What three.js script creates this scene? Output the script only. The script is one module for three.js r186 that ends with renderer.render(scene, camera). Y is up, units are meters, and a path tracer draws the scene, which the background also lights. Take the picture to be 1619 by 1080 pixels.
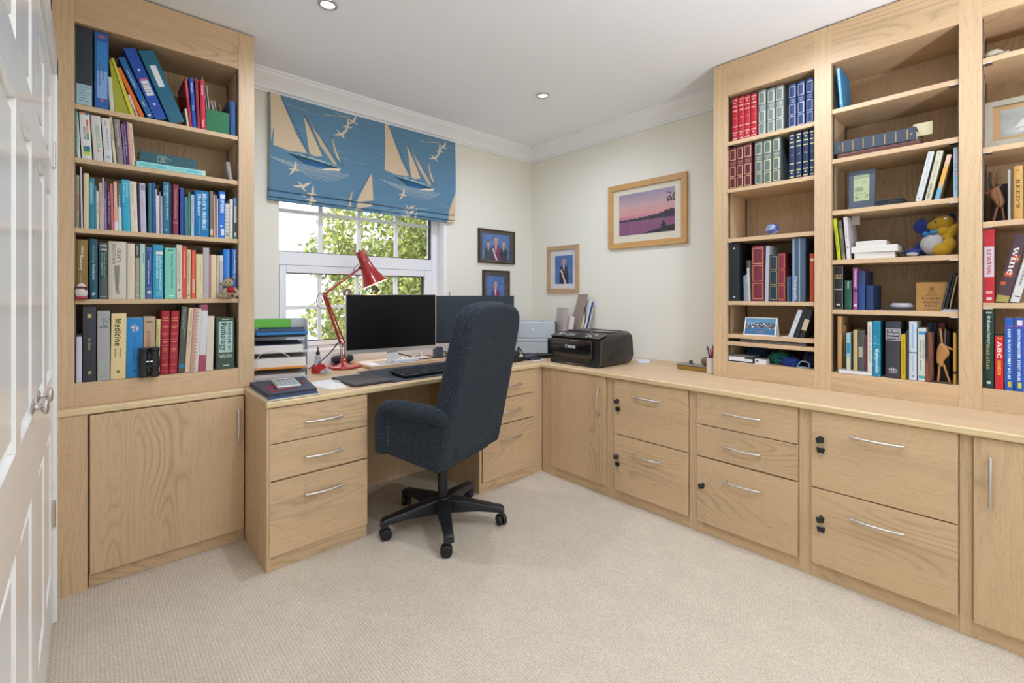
import * as THREE from 'three';
import { RoundedBoxGeometry } from 'three/addons/geometries/RoundedBoxGeometry.js';
import { mergeGeometries, toCreasedNormals } from 'three/addons/utils/BufferGeometryUtils.js';
import { MarchingCubes } from 'three/addons/objects/MarchingCubes.js';
import { FontLoader } from 'three/addons/loaders/FontLoader.js';
import { TextGeometry } from 'three/addons/geometries/TextGeometry.js';
import { RectAreaLightUniformsLib } from 'three/addons/lights/RectAreaLightUniformsLib.js';

// ------------------------------------------------------------------ camera, sky, sun, exposure
const W = 1619, H = 1080, FOCAL = 731.16, HORIZON = 466;
const scene = new THREE.Scene();
const camera = new THREE.PerspectiveCamera(2 * Math.atan(H / 2 / FOCAL) * 180 / Math.PI, W / H, 0.01, 600);
camera.position.set(0, 1.25, 0);
const yaw = Math.atan((1608 - 809.5) / FOCAL);                 // between the view and the +x wall direction
camera.lookAt(Math.cos(yaw), 1.25, -Math.sin(yaw));
camera.setViewOffset(W, H, 0, H / 2 - HORIZON, W, H);          // the lens is shifted, so that uprights stay upright
const renderer = new THREE.WebGLRenderer({ antialias: true });
renderer.toneMapping = THREE.LinearToneMapping;
renderer.toneMappingExposure = 1.0;
renderer.shadowMap.enabled = true;
renderer.shadowMap.type = THREE.PCFSoftShadowMap;
RectAreaLightUniformsLib.init();

const sky = (() => {                                           // thin bright overcast
  const w = 64, h = 64, d = new Float32Array(w * h * 4);
  for (let j = 0; j < h; j++) for (let i = 0; i < w; i++) {
    const el = Math.max(0, (j / (h - 1) - 0.5) * 2), k = (j * w + i) * 4;
    const s = Math.pow(el, 0.6);
    d[k] = 1.22 - 0.32 * s; d[k + 1] = 1.27 - 0.22 * s; d[k + 2] = 1.34 - 0.06 * s; d[k + 3] = 1;
  }
  const t = new THREE.DataTexture(d, w, h, THREE.RGBAFormat, THREE.FloatType);
  t.mapping = THREE.EquirectangularReflectionMapping; t.magFilter = t.minFilter = THREE.LinearFilter; t.needsUpdate = true;
  return t;
})();
scene.background = sky;
scene.environment = sky;
const SKY = 1.5;
scene.backgroundIntensity = SKY;
scene.environmentIntensity = SKY;
const sun = new THREE.DirectionalLight(0xfff0d8, 5.0);
sun.position.set(-40, 34, -1.5); sun.target.position.set(6, 0, -8);
sun.castShadow = true; sun.shadow.mapSize.set(2048, 2048);
Object.assign(sun.shadow.camera, { left: -16, right: 16, top: 16, bottom: -16, near: 1, far: 120 });
scene.add(sun, sun.target);
const DOWNLIGHT = 3.6;
const UPLIGHT = 13;                                           // each ceiling lamp
const DESKLAMP = 0.3;
const CEIL = 2.607, XR = 3.10, ZB = -3.115, XL = -0.115, ZN = 1.25;

// ------------------------------------------------------------------ helpers
let seed = 7;
const rnd = () => { seed = (seed * 1664525 + 1013904223) >>> 0; return seed / 4294967296; };
const used = new Map();
function numbered(n) { const c = used.get(n) || 0; used.set(n, c + 1); return c ? `${n}_${String(c).padStart(3, '0')}` : n; }
function prep(g) {
  if (g.index) g = g.toNonIndexed();
  for (const k of Object.keys(g.attributes)) if (!['position', 'normal', 'uv', 'color'].includes(k)) g.deleteAttribute(k);
  if (!g.attributes.uv) g.setAttribute('uv', new THREE.BufferAttribute(new Float32Array(g.attributes.position.count * 2), 2));
  g.groups = [];
  return g;
}
function join(gs) { gs = (Array.isArray(gs) ? gs.flat(9) : [gs]).map(prep); return gs.length > 1 ? mergeGeometries(gs) : gs[0]; }
function obj(name, gs, m, parent = scene) {
  const o = new THREE.Mesh(join(gs), m);
  o.castShadow = o.receiveShadow = true;
  o.name = parent === scene ? numbered(name) : name;
  if (parent !== scene) {
    let k = 0; for (const c of parent.children) if (c.name === name || c.name.startsWith(name + '_0')) k++;
    if (k) o.name = `${name}_${String(k).padStart(3, '0')}`;
  }
  parent.add(o);
  return o;
}
function tag(o, label, category, group) { o.userData.label = label; o.userData.category = category; if (group) o.userData.group = group; return o; }
function thing(name, label, category, p = [0, 0, 0], turn = 0, group) {
  const o = new THREE.Group(); o.name = numbered(name); scene.add(o);
  o.position.set(...p); o.rotation.y = turn;
  return tag(o, label, category, group);
}
function struct(name, gs, m) { const o = obj(name, gs, m); o.userData.kind = 'structure'; return o; }
// geometry: every builder takes the centre unless it says otherwise
const at = (g, x = 0, y = 0, z = 0) => g.translate(x, y, z);
const box = (w, h, d, x = 0, y = 0, z = 0, r = 0.0012) => at(r ? new RoundedBoxGeometry(w, h, d, 1, Math.min(r, w / 2.01, h / 2.01, d / 2.01)) : new THREE.BoxGeometry(w, h, d), x, y, z);
const span = (x0, x1, y0, y1, z0, z1, r) => box(x1 - x0, y1 - y0, z1 - z0, (x0 + x1) / 2, (y0 + y1) / 2, (z0 + z1) / 2, r);
const cyl = (r0, r1, h, x = 0, y = 0, z = 0, n = 20) => at(new THREE.CylinderGeometry(r1, r0, h, n), x, y, z);
const ball = (r, x = 0, y = 0, z = 0, sx = 1, sy = 1, sz = 1, n = 16) => at(new THREE.SphereGeometry(r, n, Math.ceil(n * 0.7)).scale(sx, sy, sz), x, y, z);
const V = (a) => new THREE.Vector3(...a);
const tube = (pts, r, n = 8, seg = 0, closed = false) => new THREE.TubeGeometry(new THREE.CatmullRomCurve3(pts.map(V), closed, 'centripetal'), seg || pts.length * 6, r, n, closed);
function rod(a, b, r0, r1 = r0, n = 12) {
  const A = V(a), B = V(b), d = B.clone().sub(A), g = new THREE.CylinderGeometry(r1, r0, d.length(), n);
  g.applyQuaternion(new THREE.Quaternion().setFromUnitVectors(new THREE.Vector3(0, 1, 0), d.normalize()));
  return at(g, (a[0] + b[0]) / 2, (a[1] + b[1]) / 2, (a[2] + b[2]) / 2);
}
const lathe = (pts, n = 28) => new THREE.LatheGeometry(pts.map((p) => new THREE.Vector2(...p)), n);
function shape(pts) { const s = new THREE.Shape(); pts.forEach((p, i) => (i ? s.lineTo(...p) : s.moveTo(...p))); s.closePath(); return s; }
const extr = (s, depth, bevel = 0, seg = 2, curve = 10) => new THREE.ExtrudeGeometry(s, { depth, bevelEnabled: bevel > 0, bevelThickness: bevel, bevelSize: bevel, bevelOffset: -bevel, bevelSegments: seg, curveSegments: curve });
// a prism that stands on the floor plan: points are (x, z), from y0 to y1
const plan = (pts, y0, y1, bevel = 0) => at(extr(shape(pts.map(([x, z]) => [x, -z])), y1 - y0 - 2 * bevel, bevel).rotateX(-Math.PI / 2), 0, y0 + bevel, 0);
// uv in metres, the grain (v) along one axis
let woodShift = 0;
function grain(g, axis, shift = true) {
  g = prep(g);
  const p = g.attributes.position, uv = g.attributes.uv;
  if (shift) woodShift = (woodShift + 0.381966) % 1;
  const o = shift ? woodShift * 0.9 : 0, q = shift ? ((woodShift * 7.31) % 1) * 1.5 : 0;
  const a = new THREE.Vector3(), b = new THREE.Vector3(), c = new THREE.Vector3();
  for (let i = 0; i < p.count; i += 3) {
    a.fromBufferAttribute(p, i); b.fromBufferAttribute(p, i + 1); c.fromBufferAttribute(p, i + 2);
    const n = b.clone().sub(a).cross(c.clone().sub(a));
    const nn = [Math.abs(n.x), Math.abs(n.y), Math.abs(n.z)];
    const k = nn.indexOf(Math.max(...nn)), v = 'xyz'.indexOf(axis);
    const others = [0, 1, 2].filter((t) => t !== k && t !== v), u = others[0];
    [a, b, c].forEach((t, j) => {
      const e = t.toArray();
      if (k === v) uv.setXY(i + j, e[others[0]] + o, e[others[1]] * 0.15 + q); else uv.setXY(i + j, e[u] + o, e[v] + q);
    });
  }
  return g;
}
// uv in metres on the dominant plane
const flat = (g) => grain(g, 'y', false);
// ------------------------------------------------------------------ noise and textures
const hash = (x, y, s) => { let n = (x * 374761393 + y * 668265263 + s * 2147483647) | 0; n = Math.imul(n ^ (n >>> 13), 1274126177); return ((n ^ (n >>> 16)) >>> 0) / 4294967296; };
function pnoise(u, v, fx, fy, s = 0) {              // periodic over the unit square
  const x = u * fx, y = v * fy, xi = Math.floor(x), yi = Math.floor(y);
  const sm = (t) => t * t * (3 - 2 * t), a = sm(x - xi), b = sm(y - yi);
  const X0 = ((xi % fx) + fx) % fx, X1 = (X0 + 1) % fx, Y0 = ((yi % fy) + fy) % fy, Y1 = (Y0 + 1) % fy;
  return (hash(X0, Y0, s) * (1 - a) + hash(X1, Y0, s) * a) * (1 - b) + (hash(X0, Y1, s) * (1 - a) + hash(X1, Y1, s) * a) * b;
}
function dataTex(w, h, f, srgb = true, metres = [1, 1]) {
  const d = new Uint8Array(w * h * 4);
  for (let j = 0; j < h; j++) for (let i = 0; i < w; i++) {
    const c = f(i / w, j / h), k = (j * w + i) * 4;
    d[k] = c[0]; d[k + 1] = c[1]; d[k + 2] = c[2]; d[k + 3] = 255;
  }
  const t = new THREE.DataTexture(d, w, h, THREE.RGBAFormat);
  t.wrapS = t.wrapT = THREE.RepeatWrapping; t.magFilter = THREE.LinearFilter; t.minFilter = THREE.LinearMipmapLinearFilter; t.generateMipmaps = true;
  if (srgb) t.colorSpace = THREE.SRGBColorSpace;
  t.repeat.set(1 / metres[0], 1 / metres[1]); t.needsUpdate = true;
  return t;
}
function canvasTex(w, h, draw) {
  const c = document.createElement('canvas'); c.width = w; c.height = h;
  draw(c.getContext('2d'), w, h);
  const t = new THREE.CanvasTexture(c); t.colorSpace = THREE.SRGBColorSpace; t.magFilter = THREE.LinearFilter; t.anisotropy = 8;
  return t;
}
const cl = (v) => Math.max(0, Math.min(255, v));
function woodMap(cathedral, base, seedn) {
  return dataTex(1024, 1024, (u, v) => {
    const lowf = pnoise(u, v, 10, 3, seedn) + pnoise(u, v, 23, 7, seedn + 1) * 0.22;
    const ring = cathedral ? lowf * 8 + u * 14 : u * 34 + lowf * 2.6;
    const fr = ring - Math.floor(ring), line = Math.pow(Math.max(0, Math.sin(fr * Math.PI)), 7);
    const where = cathedral ? 0.12 + Math.max(0, Math.min(1, (pnoise(u, v, 9, 2, seedn + 2) - 0.5) * 3.2)) : 0.3;
    const pore = pnoise(u, v, 420, 110, seedn + 3), fine = pnoise(u, v, 330, 12, seedn + 4), soft = pnoise(u, v, 14, 2, seedn + 5), fleck = pnoise(u, v, 170, 60, seedn + 6);
    const k = 1 - line * 0.085 * where - Math.max(0, pore - 0.6) * 0.18 * (0.6 + line * 0.6) - (fine - 0.5) * 0.045 + (soft - 0.5) * 0.05 - Math.max(0, fleck - 0.75) * 0.16;
    return [cl(base[0] * k), cl(base[1] * k), cl(base[2] * (k - line * 0.012 * where))];
  }, true, [0.9, 1.5]);
}
const std = (color, roughness = 0.6, extra = {}) => new THREE.MeshStandardMaterial({ color, roughness, ...extra });
const phys = (o) => new THREE.MeshPhysicalMaterial(o);
const OAK = [208, 176, 136];
const M = {};
const woodBump = dataTex(512, 512, (u, v) => { const k = 160 - Math.max(0, pnoise(u, v, 200, 12, 3) - 0.6) * 300; return [k, k, k]; }, false, [0.7, 0.9]);
M.oak = new THREE.MeshStandardMaterial({ map: woodMap(true, OAK, 11), roughness: 0.5, bumpMap: woodBump, bumpScale: 0.00025 });
M.oakPlain = new THREE.MeshStandardMaterial({ map: woodMap(false, [210, 179, 140], 31), roughness: 0.5, bumpMap: woodBump, bumpScale: 0.00025 });
M.oakBack = new THREE.MeshStandardMaterial({ map: woodMap(true, [194, 163, 126], 51), roughness: 0.6 });
M.lipping = new THREE.MeshStandardMaterial({ map: woodMap(false, [222, 196, 150], 71), roughness: 0.42 });
M.wall = std(0xeeebdd, 0.9, { bumpMap: dataTex(256, 256, (u, v) => { const k = 110 + 70 * pnoise(u, v, 90, 90, 5) + 40 * pnoise(u, v, 24, 24, 6); return [k, k, k]; }, false, [0.5, 0.5]), bumpScale: 0.0003 });
M.white = std(0xf4f4f3, 0.75);
M.ceiling = std(0xf7f9fb, 0.95);
M.gloss = phys({ color: 0xf1f0ea, roughness: 0.22, clearcoat: 0.4, clearcoatRoughness: 0.2 });
M.upvc = phys({ color: 0xf0f1f3, roughness: 0.3 });
M.gasket = std(0x2c3036, 0.7);
M.steel = std(0xcfcac2, 0.42, { metalness: 1 });
M.chrome = std(0xd9d9da, 0.12, { metalness: 1 });
M.track = std(0x6d6660, 0.45, { metalness: 0.7 });
M.black = std(0x15171a, 0.5);
M.blackGloss = phys({ color: 0x0d0d0f, roughness: 0.12, clearcoat: 1, clearcoatRoughness: 0.04 });
M.paper = std(0xe6e3dc, 0.9);
M.pages = new THREE.MeshStandardMaterial({ map: dataTex(64, 256, (u, v) => { const k = 214 + 22 * pnoise(u, v, 2, 120, 9); return [k, k * 0.965, k * 0.87]; }, true, [0.06, 0.06]), roughness: 0.95 });
M.glass = phys({ color: 0xffffff, roughness: 0.0, transmission: 1, thickness: 0, ior: 1.5 });
M.red = phys({ color: 0x9e1512, roughness: 0.22, clearcoat: 0.7, clearcoatRoughness: 0.1 });
// ------------------------------------------------------------------ the room
const carpetMap = dataTex(1024, 1024, (u, v) => {
  const rib = 0.5 + 0.5 * Math.cos(u * Math.PI * 2 * 64), loop = 0.5 + 0.5 * Math.cos(v * Math.PI * 2 * 92 + (Math.floor(u * 64) % 2) * Math.PI);
  const tuft = pnoise(u, v, 256, 320, 1), fleck = pnoise(u, v, 128, 160, 2), soft = pnoise(u, v, 7, 7, 3) + pnoise(u, v, 19, 19, 4) * 0.6;
  const k = 0.88 + 0.05 * rib + 0.025 * loop * rib + (tuft - 0.5) * 0.15 + (fleck - 0.5) * 0.06 + (soft - 0.8) * 0.03;
  return [cl(219 * k), cl(205 * k), cl(182 * k)];
}, true, [0.72, 0.72]);
const carpetBump = dataTex(1024, 1024, (u, v) => {
  const rib = 0.5 + 0.5 * Math.cos(u * Math.PI * 2 * 64), loop = 0.5 + 0.5 * Math.cos(v * Math.PI * 2 * 92 + (Math.floor(u * 64) % 2) * Math.PI);
  const k = 60 + 110 * rib * (0.6 + 0.4 * loop) + 60 * pnoise(u, v, 256, 320, 1); return [k, k, k];
}, false, [0.72, 0.72]);
M.carpet = new THREE.MeshStandardMaterial({ map: carpetMap, bumpMap: carpetBump, bumpScale: 0.0016, roughness: 1 });
{
  const g = prep(span(XL - 0.2, XR + 0.2, -0.15, 0, ZB - 0.3, ZN + 0.2, 0));
  const p = g.attributes.position, uv = g.attributes.uv;
  for (let i = 0; i < p.count; i++) uv.setXY(i, p.getX(i), p.getZ(i));
  struct('floor', g, M.carpet);
}
struct('ceiling', span(XL - 0.2, XR + 0.2, CEIL, CEIL + 0.25, ZB - 0.3, ZN + 0.2, 0), M.ceiling);
const WX0 = 0.878, WX1 = 2.141, WY0 = 0.885, WY1 = 2.3;          // the opening for the window
struct('wall_back', [span(XL - 0.2, WX0, 0, CEIL, ZB - 0.27, ZB, 0), span(WX1, XR + 0.2, 0, CEIL, ZB - 0.27, ZB, 0),
  span(WX0, WX1, 0, WY0, ZB - 0.27, ZB, 0), span(WX0, WX1, WY1, CEIL, ZB - 0.27, ZB, 0)].map(flat), M.wall);
struct('wall_right', flat(span(XR, XR + 0.2, 0, CEIL, ZB, ZN, 0)), M.wall);
struct('wall_left', flat(span(XL - 0.2, XL, 0, CEIL, ZB, ZN, 0)), M.wall);
const NX0 = 0.25, NX1 = 2.95, NY0 = 0.45, NY1 = 2.45;            // a second window behind the viewer
struct('wall_front', [span(XL - 0.2, NX0, 0, CEIL, ZN, ZN + 0.27, 0), span(NX1, XR + 0.2, 0, CEIL, ZN, ZN + 0.27, 0),
  span(NX0, NX1, 0, NY0, ZN, ZN + 0.27, 0), span(NX0, NX1, NY1, CEIL, ZN, ZN + 0.27, 0)].map(flat), M.wall);
// cornice: a coved plaster profile (out from the wall, down from the ceiling)
{
  const prof = [[0, 0], [0.098, 0], [0.098, -0.012], [0.088, -0.016], [0.084, -0.026], [0.066, -0.04], [0.046, -0.058], [0.03, -0.08], [0.024, -0.096], [0.014, -0.1], [0.014, -0.116], [0, -0.116]];
  const runOf = (len) => extr(shape(prof), len);
  const gb = runOf(XR - XL).rotateY(-Math.PI / 2);               // profile x -> +z, length -> -x
  struct('trim_1', at(gb, XR, CEIL, ZB), M.white);
  const gr = runOf(ZN - ZB).scale(-1, 1, 1);                     // mirrored: out from the wall is -x
  const idx = gr.attributes.position; gr.setAttribute('position', idx);
  const flip = (g) => { g = prep(g); for (const k of ['position', 'normal', 'uv']) { const a = g.attributes[k], s = a.itemSize, d = a.array; for (let i = 0; i < a.count; i += 3) for (let c = 0; c < s; c++) { const t = d[(i + 1) * s + c]; d[(i + 1) * s + c] = d[(i + 2) * s + c]; d[(i + 2) * s + c] = t; } } g.computeVertexNormals(); return g; };
  struct('trim_2', at(flip(gr), XR, CEIL, ZB), M.white);
}
// ---- window on the back wall: fixed light above, opening sash below, glazing bars planted on the glass
{
  const win = new THREE.Group(); win.name = 'window_1'; win.userData.kind = 'structure'; scene.add(win);
  const zf = -3.2, d = 0.07, x0 = 0.862, x1 = 2.118, y0 = 0.885, y1 = 2.3;
  const bar = (a, b, c, e, dz = 0, dd = d) => span(a, b, c, e, zf - dd + dz, zf + dz, 0.004);
  obj('frame', [bar(x0, 0.9, y0, y1), bar(2.046, x1, y0, y1), bar(0.9, 2.046, y1 - 0.06, y1), bar(0.9, 2.046, 1.445, 1.53), bar(0.9, 2.046, y0, 0.905)], M.upvc, win);
  obj('sash', [bar(0.903, 0.943, 0.908, 1.442, 0.012), bar(1.98, 2.043, 0.908, 1.442, 0.012), bar(0.943, 1.98, 1.393, 1.442, 0.012), bar(0.943, 1.98, 0.908, 0.938, 0.012)], M.upvc, win);
  const gk = (a, b, c, e) => [span(a, b, c, c + 0.005, zf - 0.034, zf - 0.012, 0), span(a, b, e - 0.005, e, zf - 0.034, zf - 0.012, 0), span(a, a + 0.005, c, e, zf - 0.034, zf - 0.012, 0), span(b - 0.012, b, c, e, zf - 0.034, zf - 0.012, 0)];
  obj('gasket', gk(0.9, 2.046, 1.53, y1 - 0.06), M.gasket, win); obj('gasket', gk(0.943, 1.98, 0.938, 1.393), M.gasket, win);
  const ux = [0.9, 1.173, 1.448, 1.746, 2.046], uy = [1.53, 1.8, 2.07, 2.24], lx = [0.943, 1.168, 1.436, 1.742, 1.98], ly = [0.938, 1.166, 1.393];
  for (const [xs, ys] of [[ux, uy], [lx, ly]]) {
    for (let i = 1; i < xs.length - 1; i++) obj('glazing_bar', bar(xs[i] - 0.0125, xs[i] + 0.0125, ys[0], ys[ys.length - 1], -0.018, 0.03), M.upvc, win);
    for (let j = 1; j < ys.length - 1; j++) obj('glazing_bar', bar(xs[0], xs[xs.length - 1], ys[j] - 0.0115, ys[j] + 0.0115, -0.0185, 0.028), M.upvc, win);
    for (let i = 0; i + 1 < xs.length; i++) for (let j = 0; j + 1 < ys.length; j++)
      obj('pane', new THREE.PlaneGeometry(xs[i + 1] - xs[i], ys[j + 1] - ys[j]).translate((xs[i] + xs[i + 1]) / 2, (ys[j] + ys[j + 1]) / 2, zf - 0.033), M.glass, win);
  }
  obj('sill', span(WX0, WX1, 0.862, 0.887, zf - 0.01, ZB + 0.004, 0.004), M.upvc, win);
  obj('apron', span(WX0 - 0.02, WX1 + 0.02, 0.7705, 0.861, ZB + 0.0005, ZB + 0.012, 0.003), M.upvc, win);
  obj('reveal', [span(x1 - 0.01, WX1, WY0, WY1, zf - 0.05, ZB - 0.001, 0)], M.white, win);
}
{                                                              // the window behind the viewer, only its light is seen
  const win = new THREE.Group(); win.name = 'window_2'; win.userData.kind = 'structure'; scene.add(win);
  const b = (a, c, e, f) => span(a, c, e, f, ZN + 0.08, ZN + 0.15, 0.004), mx = (NX0 + NX1) / 2;
  obj('frame', [b(NX0, NX0 + 0.06, NY0, NY1), b(NX1 - 0.06, NX1, NY0, NY1), b(NX0, NX1, NY0, NY0 + 0.06), b(NX0, NX1, NY1 - 0.06, NY1), b(mx - 0.04, mx + 0.04, NY0, NY1)], M.upvc, win);
  for (const [a, c] of [[NX0 + 0.06, mx - 0.04], [mx + 0.04, NX1 - 0.06]]) obj('pane', new THREE.PlaneGeometry(c - a, NY1 - NY0 - 0.12).translate((a + c) / 2, (NY0 + NY1) / 2, ZN + 0.11), M.glass, win);
}
// ---- wardrobe doors on the left wall: architrave, two six-panel leaves with knobs and hinges
struct('trim_3', [span(XL, -0.088, 0, 2.17, -2.55, -2.468, 0.006), span(XL, -0.088, 0, 2.17, -0.93, -0.85, 0.006), span(XL, -0.088, 2.085, 2.17, -2.55, -0.85, 0.006),
  span(XL, -0.094, 0, 2.15, -2.535, -2.52, 0.004)], M.gloss);
struct('baseboard_left', span(XL, -0.099, 0, 0.13, -2.648, -2.55, 0.004), M.gloss);
function doorLeaf(name, z0, z1, knobZ, hingeZ) {
  const o = new THREE.Group(); o.name = name; o.userData.kind = 'structure'; scene.add(o);
  const xf = XL + 0.014, w = z1 - z0, st = 0.095, cz = (z0 + z1) / 2;
  const lines = [[0.012, 0.22], [0.76, 0.95], [1.62, 1.73], [1.97, 2.08]];
  const cols = [[z0 + st, cz - 0.045], [cz + 0.045, z1 - st]];
  const fr = [span(XL - 0.02, xf, 0.012, 2.08, z0, z0 + st, 0.001), span(XL - 0.02, xf, 0.012, 2.08, z1 - st, z1, 0.001), ...[[0.22, 0.76], [0.95, 1.62], [1.73, 1.97]].map(([a, b]) => span(XL - 0.02, xf, a, b, cz - 0.045, cz + 0.045, 0.001))];
  for (const [a, b] of lines) fr.push(span(XL - 0.02, xf, a, b, z0 + st, z1 - st, 0.001));
  obj('leaf', [...fr, span(XL - 0.03, XL + 0.001, 0.012, 2.08, z0, z1, 0.0)], M.gloss, o);
  for (let i = 0; i < 3; i++) for (const [c0, c1] of cols) {
    const y0 = lines[i][1], y1 = lines[i + 1][0];
    const pn = obj('panel', span(XL, XL + 0.003, y0 - 0.001, y1 + 0.001, c0 - 0.001, c1 + 0.001, 0.0), M.gloss, o);
    obj('raised_field', [span(XL + 0.002, XL + 0.011, y0 + 0.03, y1 - 0.03, c0 + 0.03, c1 - 0.03, 0.008)], M.gloss, pn);
  }
  const k = lathe([[0, 0], [0.022, 0], [0.022, 0.004], [0.012, 0.008], [0.008, 0.014], [0.008, 0.026], [0.013, 0.031], [0.023, 0.038], [0.0255, 0.046], [0.022, 0.053], [0.012, 0.057], [0, 0.058]], 28).scale(0.78, 0.52, 0.78).rotateZ(-Math.PI / 2);
  obj('knob', at(k, xf, 0.975, knobZ), M.steel, o);
  for (const y of [0.42, 1.78]) obj('hinge', [cyl(0.006, 0.006, 0.1, xf + 0.004, y, hingeZ), span(xf - 0.001, xf + 0.002, y - 0.05, y + 0.05, hingeZ - 0.014, hingeZ + 0.014, 0)], M.steel, o);
}
doorLeaf('door_1', -2.464, -1.705, -1.79, -2.462);
doorLeaf('door_2', -1.7, -0.935, -1.615, -0.937);
// ---- ceiling downlights
const lampGlow = std(0xffffff, 0.4, { emissive: 0xfff4e2, emissiveIntensity: 3.2 });
for (const [i, x, z] of [[0, 0.823, -2.172], [1, 2.278, -2.178], [2, 0.823, -0.72], [3, 2.278, -0.72], [4, 1.55, 0.55]]) {
  const t = thing('ceiling_downlight', ['recessed ceiling downlight at the top edge, nearer the bookcase by the wardrobe', 'recessed ceiling downlight in mid ceiling, towards the window corner',
    'recessed ceiling downlight over the wardrobe doors', 'recessed ceiling downlight over the wide bookcase front', 'recessed ceiling downlight nearest the front wall'][i].replace('nearest', 'beside'), 'downlight', [x, CEIL, z], 0, 'recessed ceiling downlights');
  obj('rim', lathe([[0.03, -0.001], [0.044, -0.001], [0.045, -0.005], [0.04, -0.009], [0.033, -0.009], [0.03, -0.003], [0.03, -0.001]], 32), M.chrome, t);
  obj('lamp', [cyl(0.026, 0.029, 0.004, 0, -0.004, 0, 24)], lampGlow, t);
  const l = new THREE.SpotLight(0xdfe9ff, DOWNLIGHT, 0, 1.5, 0.7, 2);
  l.position.set(x, CEIL - 0.012, z); l.target.position.set(x, 0, z); l.castShadow = true; l.shadow.radius = 1.6; l.shadow.mapSize.set(1024, 1024);
  l.name = 'downlight_beam';
  scene.add(l, l.target);
}
// ---- a standing uplighter behind the viewer throws light on the ceiling
{
  const t = thing('floor_lamp', 'slim standing uplighter lamp behind the viewer by the front wall', 'lamp', [1.5, 0, 0.98]);
  obj('base', lathe([[0, 0], [0.13, 0], [0.135, 0.008], [0.12, 0.02], [0.02, 0.03], [0, 0.03]], 32), M.steel, t);
  obj('pole', cyl(0.011, 0.011, 1.2, 0, 0.62, 0, 16), M.steel, t);
  obj('bowl', lathe([[0.012, 1.2], [0.05, 1.205], [0.11, 1.235], [0.15, 1.285], [0.147, 1.285], [0.106, 1.24], [0.05, 1.212], [0.012, 1.208]], 36), M.upvc, t);
  obj('bulb', lathe([[0, 1.215], [0.02, 1.22], [0.03, 1.245], [0.02, 1.27], [0, 1.276]], 20), std(0xffffff, 0.4, { emissive: 0xf4f4ff, emissiveIntensity: 4 }), t);
  const l = new THREE.SpotLight(0xe9efff, UPLIGHT, 0, 1.46, 0.5, 2); l.position.set(1.5, 1.3, 0.98); l.target.position.set(1.5, 2.6, 0.96); l.castShadow = true; l.shadow.radius = 3; scene.add(l, l.target);
}
// ---- outside: sea and trees
{
  const sea = obj('sea', new THREE.PlaneGeometry(900, 500).rotateX(-Math.PI / 2).translate(0, -9, -262), std(0xd9dde4, 0.35)); sea.userData.kind = 'structure';
  const terrace = obj('terrace', flat(new THREE.PlaneGeometry(60, 40).rotateX(-Math.PI / 2).translate(0, -3, 22)), std(0xd6d1c6, 1)); terrace.userData.kind = 'structure';
  const lawn = obj('lawn', flat(new THREE.PlaneGeometry(60, 16).rotateX(-Math.PI / 2).translate(0, -3, -12)), std(0x66753c, 1)); lawn.userData.kind = 'structure';
}
function leafCloud(n, blobs, cols, size) {
  const pos = [], col = [], nor = [], c = new THREE.Color();
  const tot = blobs.reduce((s, b) => s + b[3] ** 2, 0);
  for (const [bx, by, bz, r] of blobs) {
    const k = Math.round(n * r * r / tot);
    for (let i = 0; i < k; i++) {
      const th = rnd() * 6.283, cz = rnd() * 2 - 1, rr = r * (0.55 + 0.5 * Math.pow(rnd(), 0.6)), s = Math.sqrt(1 - cz * cz);
      const p = new THREE.Vector3(bx + rr * s * Math.cos(th), by + rr * cz * 0.95, bz + rr * s * Math.sin(th));
      const d = new THREE.Vector3(rnd() - 0.5, rnd() - 0.8, rnd() - 0.5).normalize(), e = new THREE.Vector3(rnd() - 0.5, rnd() - 0.5, rnd() - 0.5).cross(d).normalize();
      const l = size * (0.7 + 0.7 * rnd()), w = l * 0.3;
      const nn = d.clone().cross(e), fold = nn.clone().multiplyScalar(l * 0.07);
      const A = p, B = p.clone().addScaledVector(d, l * 0.5).addScaledVector(e, -w).add(fold), C = p.clone().addScaledVector(d, l), D = p.clone().addScaledVector(d, l * 0.5).addScaledVector(e, w).add(fold);
      c.set(cols[Math.floor(rnd() * rnd() * cols.length * 0.999)]).multiplyScalar(0.75 + 0.5 * rnd());
      for (const q of [A, B, C, A, C, D]) { pos.push(q.x, q.y, q.z); col.push(c.r, c.g, c.b); nor.push(nn.x, nn.y, nn.z); }
    }
  }
  const g = new THREE.BufferGeometry();
  g.setAttribute('position', new THREE.Float32BufferAttribute(pos, 3)); g.setAttribute('normal', new THREE.Float32BufferAttribute(nor, 3)); g.setAttribute('color', new THREE.Float32BufferAttribute(col, 3));
  return g;
}
const leafMat = new THREE.MeshPhysicalMaterial({ vertexColors: true, roughness: 0.7, side: THREE.DoubleSide, transmission: 0.3, thickness: 0 });
const barkMat = std(0x6a5a48, 0.95);
function tree(label, x, z, n, blobs, cols, size) {
  const t = thing('garden_tree', label, 'tree', [x, -3, z]);
  obj('trunk', [tube([[0, 0, 0], [0.1, 1.6, 0], [-0.05, 3.4, 0.1], [0.1, 5.4, 0]], 0.13, 8), tube([[0, 2.6, 0], [-0.6, 3.8, 0.2], [-1.3, 4.8, 0.1]], 0.05, 6), tube([[0, 3, 0], [0.7, 4.2, 0.3], [1.4, 5.2, 0.2]], 0.05, 6), tube([[0, 2.4, 0], [-0.7, 3.2, 0.5], [-1.2, 3.6, 0.8]], 0.035, 6)], barkMat, t);
  const f = obj('foliage', leafCloud(n, blobs, cols, size), leafMat, t); f.userData.kind = 'stuff';
}
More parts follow.
